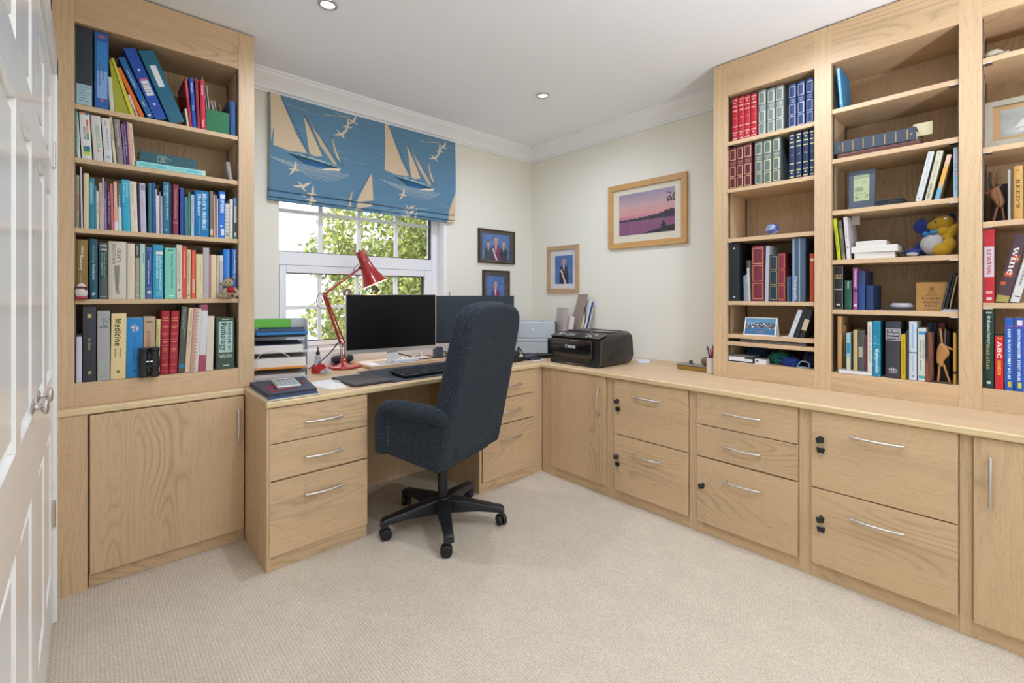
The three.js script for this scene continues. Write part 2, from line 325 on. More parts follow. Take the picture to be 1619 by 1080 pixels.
tree('leafy yellow-green tree filling the panes outside the window', 4.6, -7.6, 42000,
  [[-0.9, 5.5, 0.2, 0.95], [0.4, 5.9, 0.2, 1.2], [1.5, 5.4, 0, 1.2], [-0.9, 4.3, 0.3, 0.9], [0.3, 4.4, 0.6, 1.15], [1.5, 4.0, 0.3, 1.2], [-1.15, 3.3, 0.4, 0.85], [0, 3.1, 0.5, 1.1], [1.2, 2.9, 0.4, 1.1], [-1.7, 4.9, 0.1, 0.42], [-1.75, 3.9, 0.2, 0.38], [0.8, 7.1, 0, 1.0], [-0.5, 6.7, 0, 0.8]],
  ['#a3b060', '#b8bf72', '#8c9f5c', '#ccc886', '#7a9060', '#c0a474', '#d2d2ac'], 0.085);
tree('darker bluish green tree standing farther behind the yellow-green one', 7.6, -10.6, 20000,
  [[-1.2, 4.6, 0.2, 1.3], [0.6, 5.2, 0.2, 1.7], [-1.3, 3.0, 0.4, 1.3], [0.7, 3.0, 0.5, 1.6], [-0.4, 6.4, 0.2, 1.2]], ['#708a5a', '#5f7d55', '#8c9c62', '#4e6a4a'], 0.12);
// ------------------------------------------------------------------ fitted furniture
const handleGeo = (len = 0.17) => {                            // bow handle along x, standing off +z
  const c = []; for (let i = 0; i <= 12; i++) { const t = i / 6 - 1; c.push([t * len / 2, 0, 0.017 + 0.013 * (1 - t * t)]); }
  return [tube(c, 0.0054, 8, 24), ball(0.0056, -len / 2, 0, 0.017), ball(0.0056, len / 2, 0, 0.017), rod([-len * 0.43, 0, 0], [-len * 0.43, 0, 0.021], 0.0062, 0.0045), rod([len * 0.43, 0, 0], [len * 0.43, 0, 0.021], 0.0062, 0.0045)];
};
// a unit is built facing +z with its face at z = 0, x to the right, and then turned
function front(name, t, x0, x1, y0, y1, ax, m = M.oak) { return obj(name, grain(span(x0, x1, y0, y1, -0.002, 0.016, 0.0018), ax), m, t); }
function keyed(dr, x, y, ring) {
  obj('lock', at(cyl(0.0115, 0.0115, 0.006, 0, 0, 0, 20).rotateX(Math.PI / 2), x, y, 0.0185), M.chrome, dr);
  const bow = (cx, cy, s) => at(extr(shape([[-0.011, 0.009], [0.011, 0.009], [0.0125, 0.003], [0.0095, -0.009], [-0.0095, -0.009], [-0.0125, 0.003]].map(([a, b]) => [a * s, b * s])), 0.005, 0.001, 1), cx, cy, 0);
  obj('key', [at(bow(0, 0, 1.35).rotateY(Math.PI / 2 - 0.8), x, y - 0.004, 0.034), box(0.002, 0.006, 0.02, x, y, 0.026, 0)], M.black, dr);
  if (ring) {
    obj('spare_key', [at(bow(0, 0, 1.25), x + 0.001, y - 0.05, 0.019)], M.black, dr);
    obj('key_ring', [at(new THREE.TorusGeometry(0.011, 0.0011, 6, 18).rotateY(0.5), x, y - 0.026, 0.026), box(0.005, 0.024, 0.002, x + 0.001, y - 0.07, 0.021, 0)], M.steel, dr);
  }
}
function drawer(t, x0, x1, y0, y1, hx, hy, key) {
  const d = front('drawer', t, x0, x1, y0, y1, 'x');
  obj('handle', handleGeo().map((g) => at(g, hx, hy, 0.016)), M.steel, d);
  if (key) keyed(d, key[0], key[1], key[2]);
  return d;
}
function door(t, x0, x1, y0, y1, hx, hy) {
  const d = front('door', t, x0, x1, y0, y1, 'y');
  obj('handle', handleGeo(0.172).map((g) => at(g.rotateZ(Math.PI / 2), hx, hy, 0.016)), M.steel, d);
}
// ---- the single bookcase beside the wardrobe, its base cupboard and ledge
{
  const t = thing('base_cupboard', 'low oak cupboard with one wide door under the single bookcase', 'cupboard', [0, 0, -2.668]);
  obj('carcass', grain(span(-0.1, 0.585, 0.06, 0.742, -0.44, -0.02, 0.001), 'y'), M.oakPlain, t);
  obj('filler_panel', grain(span(-0.112, -0.003, 0, 0.742, -0.02, 0.014, 0.001), 'y'), M.oak, t);
  obj('plinth', [grain(span(0.0, 0.585, 0, 0.062, -0.06, -0.004, 0.001), 'x'), grain(span(0.56, 0.585, 0, 0.062, -0.01, 0.0, 0.001), 'y')], M.oak, t);
  door(t, 0.004, 0.583, 0.062, 0.738, 0.5545, 0.584);
  const l = thing('bookcase_ledge', 'oak ledge with rounded nosing between single bookcase and its cupboard', 'worktop', [0, 0.742, -2.668]);
  obj('board', grain(span(-0.112, 0.585, 0, 0.031, -0.44, 0.005, 0.002), 'x'), M.oakPlain, l);
  obj('lipping', grain(span(-0.112, 0.585, 0, 0.031, 0.004, 0.018, 0.009), 'x'), M.lipping, l);
}
function tracks(t, pts) { for (const [x, z, y0, y1, f] of pts) obj('shelf_track', [f === 'x' ? span(x - 0.002, x + 0.002, y0, y1, z - 0.008, z + 0.008, 0) : span(x - 0.008, x + 0.008, y0, y1, z - 0.002, z + 0.002, 0)], M.track, t); }
{
  const t = thing('bookcase', 'tall single oak bookcase of five shelves beside the white wardrobe doors', 'bookcase', [0, 0.773, -2.70]);
  const T = 2.599 - 0.773, z1 = 0;
  obj('side_panel', grain(span(-0.064, -0.044, 0, T, -0.405, -0.02, 0.001), 'y'), M.oakPlain, t);
  obj('side_panel', grain(span(0.569, 0.589, 0, T, -0.405, -0.02, 0.001), 'y'), M.oakPlain, t);
  obj('side_panel', grain(span(0.622, 0.641, 0, T, -0.405, -0.02, 0.001), 'y'), M.oakPlain, t);
  obj('back_panel', grain(span(-0.05, 0.575, 0, T, -0.305, -0.287, 0), 'y'), M.oakBack, t);
  obj('stile', grain(span(-0.112, -0.044, 0, T, -0.022, z1, 0.0015), 'y'), M.oakPlain, t);
  obj('stile', grain(span(0.569, 0.641, 0, T, -0.022, z1, 0.0015), 'y'), M.oakPlain, t);
  obj('top_rail', grain(span(-0.044, 0.569, 2.41 - 0.773, T, -0.022, z1, 0.0015), 'x'), M.oak, t);
  obj('bottom_rail', grain(span(-0.044, 0.569, 0, 0.1, -0.022, z1, 0.0015), 'x'), M.oak, t);
  obj('top_board', grain(span(-0.05, 0.575, 2.41 - 0.773, 2.428 - 0.773, -0.3, -0.02, 0.001), 'x'), M.oakBack, t);
  obj('bottom_board', grain(span(-0.05, 0.575, 0.082, 0.1, -0.3, -0.02, 0.001), 'x'), M.oakPlain, t);
  for (const y of [2.066, 1.836, 1.536, 1.230]) { const s = obj('shelf', grain(span(-0.043, 0.568, y - 0.021 - 0.773, y - 0.773, -0.285, -0.01, 0.001), 'x'), M.oakPlain, t); }
  tracks(t, [[-0.042, -0.03, 0.1, 1.63, 'x'], [-0.042, -0.25, 0.1, 1.63, 'x'], [0.567, -0.03, 0.1, 1.63, 'x'], [0.567, -0.25, 0.1, 1.63, 'x']]);
}
// ---- desk pedestals and the panel behind the knee space
function pedestal(label, x0, x1, fx0, fx1, stileR) {
  const t = thing('desk_pedestal', label, 'drawer unit', [0, 0, -2.283]);
  obj('side_panel', grain(span(x0, x0 + 0.018, 0, 0.74, -0.83, 0.012, 0.001), 'y'), M.oak, t);
  obj('side_panel', grain(span(x1 - 0.018, x1, 0, 0.74, -0.83, stileR ? 0.0 : 0.0, 0.001), 'y'), M.oak, t);
  obj('carcass', grain(span(x0 + 0.018, x1 - 0.018, 0.062, 0.738, -0.82, -0.004, 0.001), 'x'), M.oakPlain, t);
  obj('plinth', grain(span(x0 + 0.018, x1, 0, 0.061, -0.06, 0.006, 0.001), 'x'), M.oak, t);
  if (stileR) obj('stile', grain(span(x1, stileR, 0, 0.74, -0.03, 0.004, 0.001), 'y'), M.oakPlain, t);
  const hx = (fx0 + fx1) / 2 + 0.008;
  drawer(t, fx0, fx1, 0.575, 0.736, hx, 0.652); drawer(t, fx0, fx1, 0.408, 0.571, hx, 0.487); drawer(t, fx0, fx1, 0.065, 0.401, hx, 0.311);
}
pedestal('oak desk pedestal of three drawers beside the low cupboard', 0.588, 1.063, 0.6, 1.0625);
pedestal('oak desk pedestal of three drawers in the room corner behind the chair', 1.803, 2.283, 1.828, 2.282, 2.378);
{
  const t = tag(obj('knee_panel', grain(span(1.063, 1.803, 0.0, 0.74, -2.868, -2.85, 0.001), 'y'), M.oakPlain), 'upright oak panel closing the knee space under the desk', 'panel');
}
// ---- units along the picture wall: local x runs towards the viewer, face at x = 2.378
function wallUnit(name, label, category, z0, z1, build, stile, endStile) {
  const t = thing(name, label, category, [2.378, 0, z0], -Math.PI / 2);
  const w = z1 - z0;
  obj('carcass', grain(span(0.004, w - 0.002, 0.062, 0.738, -0.6, -0.004, 0.001), 'x'), M.oakPlain, t);
  obj('stile', grain(span(0, stile, 0, 0.74, -0.03, 0, 0.001), 'y'), M.oakPlain, t);
  obj('plinth', [grain(span(stile + 0.006, w, 0, 0.061, -0.05, -0.003, 0.001), 'x')], M.oak, t);
  obj('end_post', grain(span(stile, stile + 0.028, 0, 0.063, -0.04, -0.001, 0.001), 'y'), M.oakPlain, t);
  build(t, stile + 0.002, w - 0.003);
  return t;
}
wallUnit('corner_cupboard', 'oak cupboard with one upright door in the inner corner', 'cupboard', -2.2775, -1.72, (t, a, b) => door(t, a, b, 0.063, 0.737, b - 0.044, 0.583), 0.094);
wallUnit('filing_unit', 'oak unit of two deep locked drawers beside the corner cupboard', 'drawer unit', -1.72, -1.187, (t, a, b) => {
  drawer(t, a, b, 0.407, 0.737, 0.284, 0.651, [0.09, 0.609, true]); drawer(t, a, b, 0.065, 0.402, 0.284, 0.311, [0.087, 0.276, true]);
}, 0.06);
wallUnit('drawer_unit', 'oak unit of three drawers, only the deep lowest one with a key', 'drawer unit', -1.187, -0.667, (t, a, b) => {
  drawer(t, a, b, 0.574, 0.737, 0.277, 0.655); drawer(t, a, b, 0.408, 0.57, 0.277, 0.487); drawer(t, a, b, 0.062, 0.401, 0.277, 0.313, [0.08, 0.262, false]);
}, 0.046);
wallUnit('filing_unit', 'oak unit of two deep locked drawers below the middle bookcase bay', 'drawer unit', -0.667, -0.144, (t, a, b) => {
  drawer(t, a, b, 0.403, 0.737, 0.283, 0.655, [0.087, 0.621, true]); drawer(t, a, b, 0.066, 0.398, 0.283, 0.313, [0.088, 0.276, true]);
}, 0.049);
wallUnit('end_cupboard', 'oak cupboard with one upright door at the viewer end of the run', 'cupboard', -0.144, 0.36, (t, a, b) => door(t, a, b, 0.063, 0.737, a + 0.043, 0.584), 0.035);
// ---- worktops: the two runs meet in a mitre
{
  const Y0 = 0.740, Y1 = 0.770, L = 0.016;
  const t = thing('desk_worktop', 'oak desk top with rounded edge running under the window', 'worktop', [0, Y0, 0]);
  obj('board', grain(plan([[0.583, ZB], [0.583, -2.268], [2.36, -2.268], [XR, -3.008], [XR, ZB]], 0, Y1 - Y0, 0.001), 'x'), M.oakPlain, t);
  obj('lipping', grain(span(0.583, 2.36 - L, 0, Y1 - Y0, -2.269, -2.269 + L, 0.01), 'x'), M.lipping, t);
  const u = thing('cabinet_worktop', 'long oak worktop with rounded edge over the drawer units', 'worktop', [0, Y0, 0]);
  obj('board', grain(plan([[2.36, -2.268], [2.36, 0.42], [XR, 0.42], [XR, -3.008]], 0, Y1 - Y0, 0.001), 'z'), M.oakPlain, u);
  obj('lipping', grain(span(2.361 - L, 2.361, 0, Y1 - Y0, -2.269, 0.42, 0.01), 'z'), M.lipping, u);
}
// ---- the wide bookcase on the worktop: local x towards the viewer, face at x = 2.74
{
  const t = thing('bookcase', 'wide oak bookcase of three bays standing on the long worktop', 'bookcase', [2.74, 0.770, 0], -Math.PI / 2);
  const T = 2.599 - 0.77, yb = 0.0, z1 = 0, bk = -0.325, B = 0.862 - 0.77, TT = 2.407 - 0.77;
  const st = [[-1.219, -1.143], [-0.701, -0.628], [-0.168, -0.098], [0.36, 0.43]];
  for (const [a, b] of st) obj('stile', grain(span(a, b, yb, T, -0.022, z1, 0.0015), 'y'), M.oakPlain, t);
  obj('top_rail', grain(span(-1.143, 0.36, TT, T, -0.021, z1 - 0.0005, 0.001), 'x'), M.oak, t);
  const bays = [[-1.143, -0.701], [-0.628, -0.168], [-0.098, 0.36]];
  for (const [a, b] of bays) {
    obj('bottom_rail', grain(span(a, b, 0, B, -0.022, z1, 0.0015), 'x'), M.oak, t);
    obj('back_panel', grain(span(a - 0.01, b + 0.01, 0, T, bk - 0.015, bk, 0), 'y'), M.oakBack, t);
    obj('top_board', grain(span(a, b, TT, TT + 0.018, bk, -0.021, 0.001), 'x'), M.oakBack, t);
    obj('bottom_board', grain(span(a, b, B - 0.018, B, bk, -0.021, 0.001), 'x'), M.oakPlain, t);
  }
  for (const [a, b] of [[-1.219, -1.2], [-1.162, -1.143], [-0.701, -0.682], [-0.647, -0.628], [-0.168, -0.149], [-0.117, -0.098], [0.36, 0.379], [0.411, 0.43]])
    obj('side_panel', grain(span(a, b, 0, T, -0.345, -0.021, 0.001), 'y'), M.oakPlain, t);
  const ys = [[2.140, 1.865, 1.577, 1.213, 1.021, 0.979], [2.177, 1.928, 1.670, 1.423, 1.176], [2.234, 1.862, 1.553, 1.216]];
  ys.forEach((l, i) => { for (const y of l) {
    const s = obj('shelf', grain(span(bays[i][0] + 0.001, bays[i][1] - 0.001, y - 0.022 - 0.77, y - 0.77, bk, -0.01, 0.001), 'x'), M.oakPlain, t);
    const x = i === 1 ? bays[i][1] - 0.016 : bays[i][0] + 0.016;
    if (y > 1.1) obj('bracket', span(x - 0.014, x + 0.014, y - 0.77 - 0.026, y - 0.77 - 0.022, -0.04, -0.004, 0), M.chrome, s);
  } });
  for (const [a, b] of bays) tracks(t, [[a + 0.002, -0.035, B, TT, 'x'], [a + 0.002, -0.285, B, TT, 'x'], [b - 0.002, -0.035, B, TT, 'x'], [b - 0.002, -0.285, B, TT, 'x']]);
}
const SHELVES = [
{ side: "L", y: 2.067, s: -2.722, group: "files and books on the single bookcase's top shelf", rows: [
  [-0.0395, 0.0527, 0.336, -0.0, 0, 0.22, "b", "#27323a", "B~#9fc0c8~.73~.99~.03~.97;L~#5b7f8c~.76~.97", "dark slate binder with pale blue label, first from wardrobe on the single bookcase's top shelf"],
  [0.0194, 0.0469, 0.336, -0.0, 0, 0.22, "b", "#1d5fa6", "B~#2f7fc4~.12~.5~.16~.9;B~#7fa6d8~.5~.86~.16~.9;T~Trusted Guide to Benefits~#34507e~.38~.7~.35~.16;T~Practice~#34507e~.45~.62~.62~.16;B~#c9506a~.04~.07~.3~.75;B~#c9506a~.87~.9~.4~.65", "bright blue binder with pink logos, second from wardrobe on the single bookcase's top shelf"],
  [0.0705, 0.0149, 0.15, 0.057, 0, 0.22, "p", "#c9c9bd", "", "thin white document leaning against blue binder, third from wardrobe on the single bookcase's top shelf"],
  [0.1623, 0.0085, 0.095, 0.345, 0, 0.22, "p", "#d9c3c6", "B~#c7304a~.6~1~.4~.7", "thin pinkish white folder leaning, fifth from wardrobe on the single bookcase's top shelf"],
  [0.1759, 0.0168, 0.216, 0.404, 0, 0.22, "p", "#d9661a", "", "orange folder leaning, sixth from wardrobe on the single bookcase's top shelf"],
  [0.2034, 0.0236, 0.269, 0.401, 0, 0.22, "b", "#175f9c", "T~Guide to the Red Book~#cfe0ee~.2~.5~.4~.3;B~#b9b08a~.72~.8~.3~.55;D~#dfe6ea~.95~.2", "mid blue thin ring binder leaning, seventh from wardrobe on the single bookcase's top shelf"],
  [0.2314, 0.0445, 0.317, 0.374, 0, 0.22, "b", "#1247a0", "B~#d8dade~.42~.66~.2~.85;B~#c9668a~.42~.45~.2~.85;L~#55585c~.5~.64;D~#cfd6e4~.3~.12;D~#cfd6e4~.78~.12", "royal blue lever arch file, barcode label, eighth from wardrobe on the single bookcase's top shelf"],
  [0.2864, 0.0602, 0.324, 0.371, 0, 0.22, "b", "#0f5f78", "B~#d9dcdc~.2~.5~.3~.7", "teal lever arch file, white label, ninth from wardrobe on the single bookcase's top shelf"],
  [0.354, 0.0076, 0.085, 0.119, 0, 0.22, "p", "#d8d2c4", "", "short thin white booklet, tenth from wardrobe on the single bookcase's top shelf"],
  [0.3624, 0.0115, 0.233, 0.087, 0, 0.22, "h", "#b3202c", "T~Emergency~#e7a0a0~.05~.4~.5~.5", "dark sided red book, eleventh from wardrobe on the single bookcase's top shelf"],
  [0.3751, 0.0167, 0.242, 0.058, 0, 0.22, "h", "#1648a8", "T~Book~#c5d2ee~.1~.3~.5~.55;T~Book~#c5d2ee~.55~.65~.5~.55", "cobalt blue slim book, twelfth from wardrobe on the single bookcase's top shelf"],
  [0.3945, 0.013, 0.243, 0.043, 0, 0.22, "h", "#8e2733", "T~Treatment Guide~#5a1219~.3~.8~.5~.5", "dull crimson slim book, thirteenth from wardrobe on the single bookcase's top shelf"],
  [0.4102, 0.0211, 0.244, 0.027, 0, 0.22, "h", "#c2243a", "T~Medicine~#f0c7c7~.1~.3~.5~.5;T~Notes~#f0c7c7~.8~.95~.5~.5", "bright red book beside green box file, fourteenth from wardrobe on the single bookcase's top shelf"],
  [0.5353, 0.0292, 0.175, 0.016, 0, 0.22, "h", "#22497e", "", "short navy blue book beside green file on the single bookcase top shelf"],
] },
{ side: "L", y: 1.836, s: -2.722, group: "books on the single bookcase's second shelf", rows: [
  [-0.0395, 0.0035, 0.2, -0.0, 0, 0.19, "p", "#3f8f83", "", "teal spined thin book, first from wardrobe on the single bookcase's second shelf"],
  [-0.0344, 0.0099, 0.2, 0.039, 0, 0.19, "p", "#cfd6cf", "T~Understanding Illness~#4f8f80~.1~.8~.5~.6;B~#5aa99a~0~.12~0~1", "white thin book with green lettering, second from wardrobe on the single bookcase's second shelf"],
  [-0.0211, 0.0333, 0.201, 0.044, 0, 0.19, "p", "#d9d9d6", "B~#e08a3a~0~.04~.1~.5;B~#3c7fc0~0~.05~.55~.9;T~MEDICINE~#2c50a0~.3~.58~.42~.3;B~#d8542c~.15~.28~.62~.8;B~#d8a022~.28~.45~.62~.8;B~#1d8a4a~.45~.58~.62~.8;B~#2f8f4e~.72~.9~.2~.85;B~#c2cf3c~.84~.92~.2~.85;B~#27518f~.72~.8~.5~.85", "thick white book with rainbow print, third from wardrobe on the single bookcase's second shelf"],
  [0.0173, 0.032, 0.197, 0.057, 0, 0.19, "p", "#cfccc2", "T~DISEASES OF THE~#6d9a86~.22~.7~.72~.2;T~CARDIOVASCULAR SYSTEM~#6d9a86~.2~.74~.48~.18;B~#c98a7a~.76~.8~.4~.7", "thick off-white book with green lettering, fourth from wardrobe on the single bookcase's second shelf"],
  [0.0525, 0.0275, 0.194, 0.059, 0, 0.19, "p", "#d2d0cc", "T~ANAESTHETICS~#5c84b4~.22~.72~.6~.26;T~GUIDE~#b6585c~.06~.18~.45~.26;D~#9fb2cf~.88~.3", "white book with blue lettering, fifth from wardrobe on the single bookcase's second shelf"],
  [0.0833, 0.0103, 0.205, 0.078, 0, 0.19, "p", "#d3c9a8", "T~Clinical Notes~#55503c~.1~.5~.5~.6", "thin cream paperback, sixth from wardrobe on the single bookcase's second shelf"],
  [0.0962, 0.0217, 0.199, 0.074, 0, 0.19, "p", "#827a70", "T~Gynaecology~#c9b9b2~.1~.6~.5~.36", "grey-brown paperback, seventh from wardrobe on the single bookcase's second shelf"],
  [0.1194, 0.0068, 0.183, 0.063, 0, 0.19, "p", "#8a5aa0", "", "thin mauve paperback, eighth from wardrobe on the single bookcase's second shelf"],
  [0.1265, 0.0104, 0.197, 0.065, 0, 0.19, "p", "#262a44", "T~Interview Skills~#c7cadc~.1~.8~.5~.55", "black-navy paperback with white lettering, ninth from wardrobe on the single bookcase's second shelf"],
  [0.1373, 0.0075, 0.197, 0.054, 0, 0.19, "p", "#d07a9c", "", "thin pink paperback, tenth from wardrobe on the single bookcase's second shelf"],
  [0.1457, 0.0147, 0.193, 0.071, 0, 0.19, "p", "#d0c59d", "T~Notes on Practice~#7b7350~.1~.8~.5~.4", "pale buff leaning paperback, eleventh from wardrobe on the single bookcase's second shelf"],
] },
{ side: "L", y: 1.536, s: -2.722, group: "books on the single bookcase's third shelf", rows: [
  [-0.0395, 0.0106, 0.227, -0.0, 0, 0.19, "h", "#97906f", "T~Medicine~#a8222e~.36~.68~.55~.6", "olive beige book with red lettering, first from wardrobe on the single bookcase's third shelf"],
  [-0.0285, 0.0036, 0.22, -0.0, 0, 0.19, "h", "#1c2450", "", "very thin navy book, second from wardrobe on the single bookcase's third shelf"],
  [-0.0237, 0.006, 0.264, 0.011, 0, 0.19, "p", "#cdc4cf", "", "tall thin lilac-white book, third from wardrobe on the single bookcase's third shelf"],
  [-0.0161, 0.0181, 0.24, -0.0, 0, 0.19, "h", "#d3c79c", "", "tall pale yellow book, fourth from wardrobe on the single bookcase's third shelf"],
  [0.0024, 0.0175, 0.221, -0.0, 0, 0.19, "p", "#167f91", "B~#7fb3c0~.08~.5~.15~.6", "teal paperback with pale lettering panel, fifth from wardrobe on the single bookcase's third shelf"],
  [0.0204, 0.0058, 0.19, -0.0, 0, 0.19, "p", "#3b7f98", "", "thin steel-blue paperback, sixth from wardrobe on the single bookcase's third shelf"],
  [0.0266, 0.0079, 0.169, 0.01, 0, 0.19, "p", "#d4ccb4", "T~Guide~#8c6a58~.3~.6~.5~.5", "short cream paperback, seventh from wardrobe on the single bookcase's third shelf"],
  [0.0359, 0.011, 0.206, 0.012, 0, 0.19, "p", "#b8aa92", "T~Management~#857566~.2~.7~.5~.4", "tan paperback, eighth from wardrobe on the single bookcase's third shelf"],
  [0.0471, 0.0036, 0.23, 0.009, 0, 0.19, "p", "#cfc9cf", "", "thin white pamphlet, ninth from wardrobe on the single bookcase's third shelf"],
  [0.0509, 0.0111, 0.214, 0.013, 0, 0.19, "p", "#6b3c78", "B~#c48ad0~.35~.97~.3~.55", "purple paperback, tenth from wardrobe on the single bookcase's third shelf"],
  [0.0641, 0.0089, 0.188, 0.016, 0, 0.19, "p", "#22252b", "T~Family Practice~#bfc2c4~.1~.85~.5~.5", "black paperback with white lettering, eleventh from wardrobe on the single bookcase's third shelf"],
  [0.0747, 0.0094, 0.207, 0.021, 0, 0.19, "p", "#c95d6b", "", "rose pink thin paperback, twelfth from wardrobe on the single bookcase's third shelf"],
  [0.0854, 0.012, 0.22, 0.016, 0, 0.19, "p", "#dcb094", "B~#d6d6d0~.82~1~0~1;B~#e2986a~.55~.82~.3~.7", "peach paperback with white foot, thirteenth from wardrobe on the single bookcase's third shelf"],
  [0.0983, 0.013, 0.214, 0.013, 0, 0.19, "p", "#59616a", "B~#c9d2d6~.5~1~0~1;T~COMA~#d7dbe0~.25~.5~.5~.4", "dark grey paperback with pale lower half, fourteenth from wardrobe on the single bookcase's third shelf"],
  [0.1131, 0.0286, 0.234, 0.019, 0, 0.19, "p", "#14a0bf", "T~PRACTICAL~#a8d6dd~.05~.45~.3~.24;T~NEUROLOGY~#a8d6dd~.05~.35~.65~.24", "wide bright turquoise book, fifteenth from wardrobe on the single bookcase's third shelf"],
  [0.1426, 0.0247, 0.23, 0.023, 0, 0.19, "p", "#d9cfba", "T~Oxford Handbook~#8c8677~.05~.5~.4~.22;B~#d9a9b4~.58~.75~.45~.65", "wide cream book beside turquoise one, sixteenth from wardrobe on the single bookcase's third shelf"],
  [0.1695, 0.0073, 0.225, 0.02, 0, 0.19, "h", "#262746", "", "thin dark indigo book, seventeenth from wardrobe on the single bookcase's third shelf"],
  [0.1777, 0.0206, 0.227, 0.024, 0, 0.19, "p", "#c0b7cb", "B~#8d86a0~.03~.14~.2~.9;L~#8a9a90~.3~.9", "lilac-white book with faint print, eighteenth from wardrobe on the single bookcase's third shelf"],
  [0.2034, 0.0172, 0.232, -0.0, 0, 0.19, "h", "#1e5c6c", "B~#3f8590~0~1~.35~.6", "dark teal hardback, nineteenth from wardrobe on the single bookcase's third shelf"],
  [0.2215, 0.0098, 0.237, 0.006, 0, 0.19, "h", "#1f53a0", "", "thin royal blue hardback, twentieth from wardrobe on the single bookcase's third shelf"],
  [0.2337, 0.0052, 0.206, 0.011, 0, 0.19, "p", "#d6cfc4", "B~#c84a3a~.02~.2~.8~1", "short white booklet with red edge, twenty-first from wardrobe on the single bookcase's third shelf"],
  [0.2391, 0.0073, 0.18, 0.013, 0, 0.19, "p", "#d6d6c2", "", "shorter ivory booklet, twenty-second from wardrobe on the single bookcase's third shelf"],
  [0.247, 0.0052, 0.199, 0.01, 0, 0.19, "p", "#8a77a4", "", "thin violet booklet, twenty-third from wardrobe on the single bookcase's third shelf"],
  [0.2527, 0.0053, 0.179, 0.007, 0, 0.19, "p", "#b9b4ae", "", "thin grey-white booklet, twenty-fourth from wardrobe on the single bookcase's third shelf"],
  [0.2594, 0.0251, 0.247, -0.0, 0, 0.19, "p", "#0d6784", "T~Therapeutics in Practice~#d7e4e8~.05~.72~.66~.32;T~Drug~#a9c9d2~.07~.26~.3~.24;D~#cfe0e6~.92~.15", "deep teal book with white lettering, twenty-fifth from wardrobe on the single bookcase's third shelf"],
  [0.2854, 0.0068, 0.241, -0.0, 0, 0.19, "h", "#292c52", "", "slim midnight blue book, twenty-sixth from wardrobe on the single bookcase's third shelf"],
  [0.2976, 0.0217, 0.241, -0.0, 0, 0.19, "h", "#87304f", "T~Clinical Medicine~#d0a070~.08~.68~.5~.4;B~#a8587a~.73~.78~0~1", "maroon book with gold lettering, twenty-seventh from wardrobe on the single bookcase's third shelf"],
  [0.3253, 0.014, 0.23, -0.0, 0, 0.19, "h", "#27499a", "", "blue book with pale edge, twenty-eighth from wardrobe on the single bookcase's third shelf"],
  [0.3398, 0.006, 0.186, -0.0, 0, 0.19, "h", "#173f4c", "", "thin blackish teal book, twenty-ninth from wardrobe on the single bookcase's third shelf"],
  [0.3464, 0.0111, 0.19, 0.008, 0, 0.19, "p", "#3a7d98", "", "steel teal paperback, thirtieth from wardrobe on the single bookcase's third shelf"],
  [0.358, 0.0076, 0.213, -0.0, 0, 0.19, "p", "#3f8c62", "B~#78b98a~.2~.8~.3~.6", "thin green paperback, thirty-first from wardrobe on the single bookcase's third shelf"],
  [0.3687, 0.0134, 0.203, -0.0, 0, 0.19, "p", "#a5bfd8", "T~Primary Care Reviews~#b8586a~.1~.7~.5~.4", "pale blue book with red lettering, thirty-second from wardrobe on the single bookcase's third shelf"],
  [0.3836, 0.0599, 0.227, -0.0, 0, 0.19, "h", "#0d74aa", "T~Black's Medical~#dcebf2~.05~.84~.68~.3~serif;T~Dictionary~#dcebf2~.07~.56~.33~.28~serif;B~#6fb0cc~.6~.95~.33~.37", "thick blue medical dictionary, thirty-third from wardrobe on the single bookcase's third shelf"],
  [0.4473, 0.0145, 0.233, -0.0, 0, 0.19, "h", "#77766f", "B~#c6bfa8~.82~.95~0~1", "grey book beside thick blue dictionary, thirty-fourth from wardrobe on the single bookcase's third shelf"],
  [0.4635, 0.0076, 0.216, 0.005, 0, 0.19, "p", "#e0937e", "", "thin salmon paperback, thirty-fifth from wardrobe on the single bookcase's third shelf"],
  [0.4716, 0.0054, 0.214, -0.0, 0, 0.19, "p", "#5b8ea4", "", "thin blue-grey paperback, thirty-sixth from wardrobe on the single bookcase's third shelf"],
  [0.4776, 0.0055, 0.199, -0.0, 0, 0.19, "p", "#cfc3ae", "", "thin cream pamphlet, thirty-seventh from wardrobe on the single bookcase's third shelf"],
  [0.4841, 0.027, 0.237, -0.012, 0, 0.19, "p", "#0a6ccb", "B~#e4ecf4~.06~.15~.2~.95;T~MEDICINE~#eef4fa~.17~.46~.68~.34;T~GP NOTES~#eef4fa~.17~.46~.36~.3;B~#d6dee8~.8~.94~.4~.9;B~#e4ecf4~.73~.75~.25~.7", "vivid blue book with white lettering, thirty-eighth from wardrobe on the single bookcase's third shelf"],
  [0.5123, 0.019, 0.179, -0.009, 0, 0.19, "p", "#d0ccc0", "O~#5a5468", "short white book with dotted columns, thirty-ninth from wardrobe on the single bookcase's third shelf"],
  [0.5325, 0.0141, 0.204, -0.006, 0, 0.19, "p", "#ddd6ce", "B~#c4d8a8~.8~1~0~1", "white paperback with pale green foot, fortieth from wardrobe on the single bookcase's third shelf"],
  [0.5534, 0.0111, 0.213, -0.0, 0, 0.19, "p", "#c9ced4", "B~#5f8ec4~0~.2~0~1;B~#3a4046~.6~.84~0~1;B~#6c7c90~.92~1~0~1", "blue, white and black striped paperback, forty-first from wardrobe on the single bookcase's third shelf"],
] },
{ side: "L", y: 1.23, s: -2.722, group: "books on the single bookcase's fourth shelf", rows: [
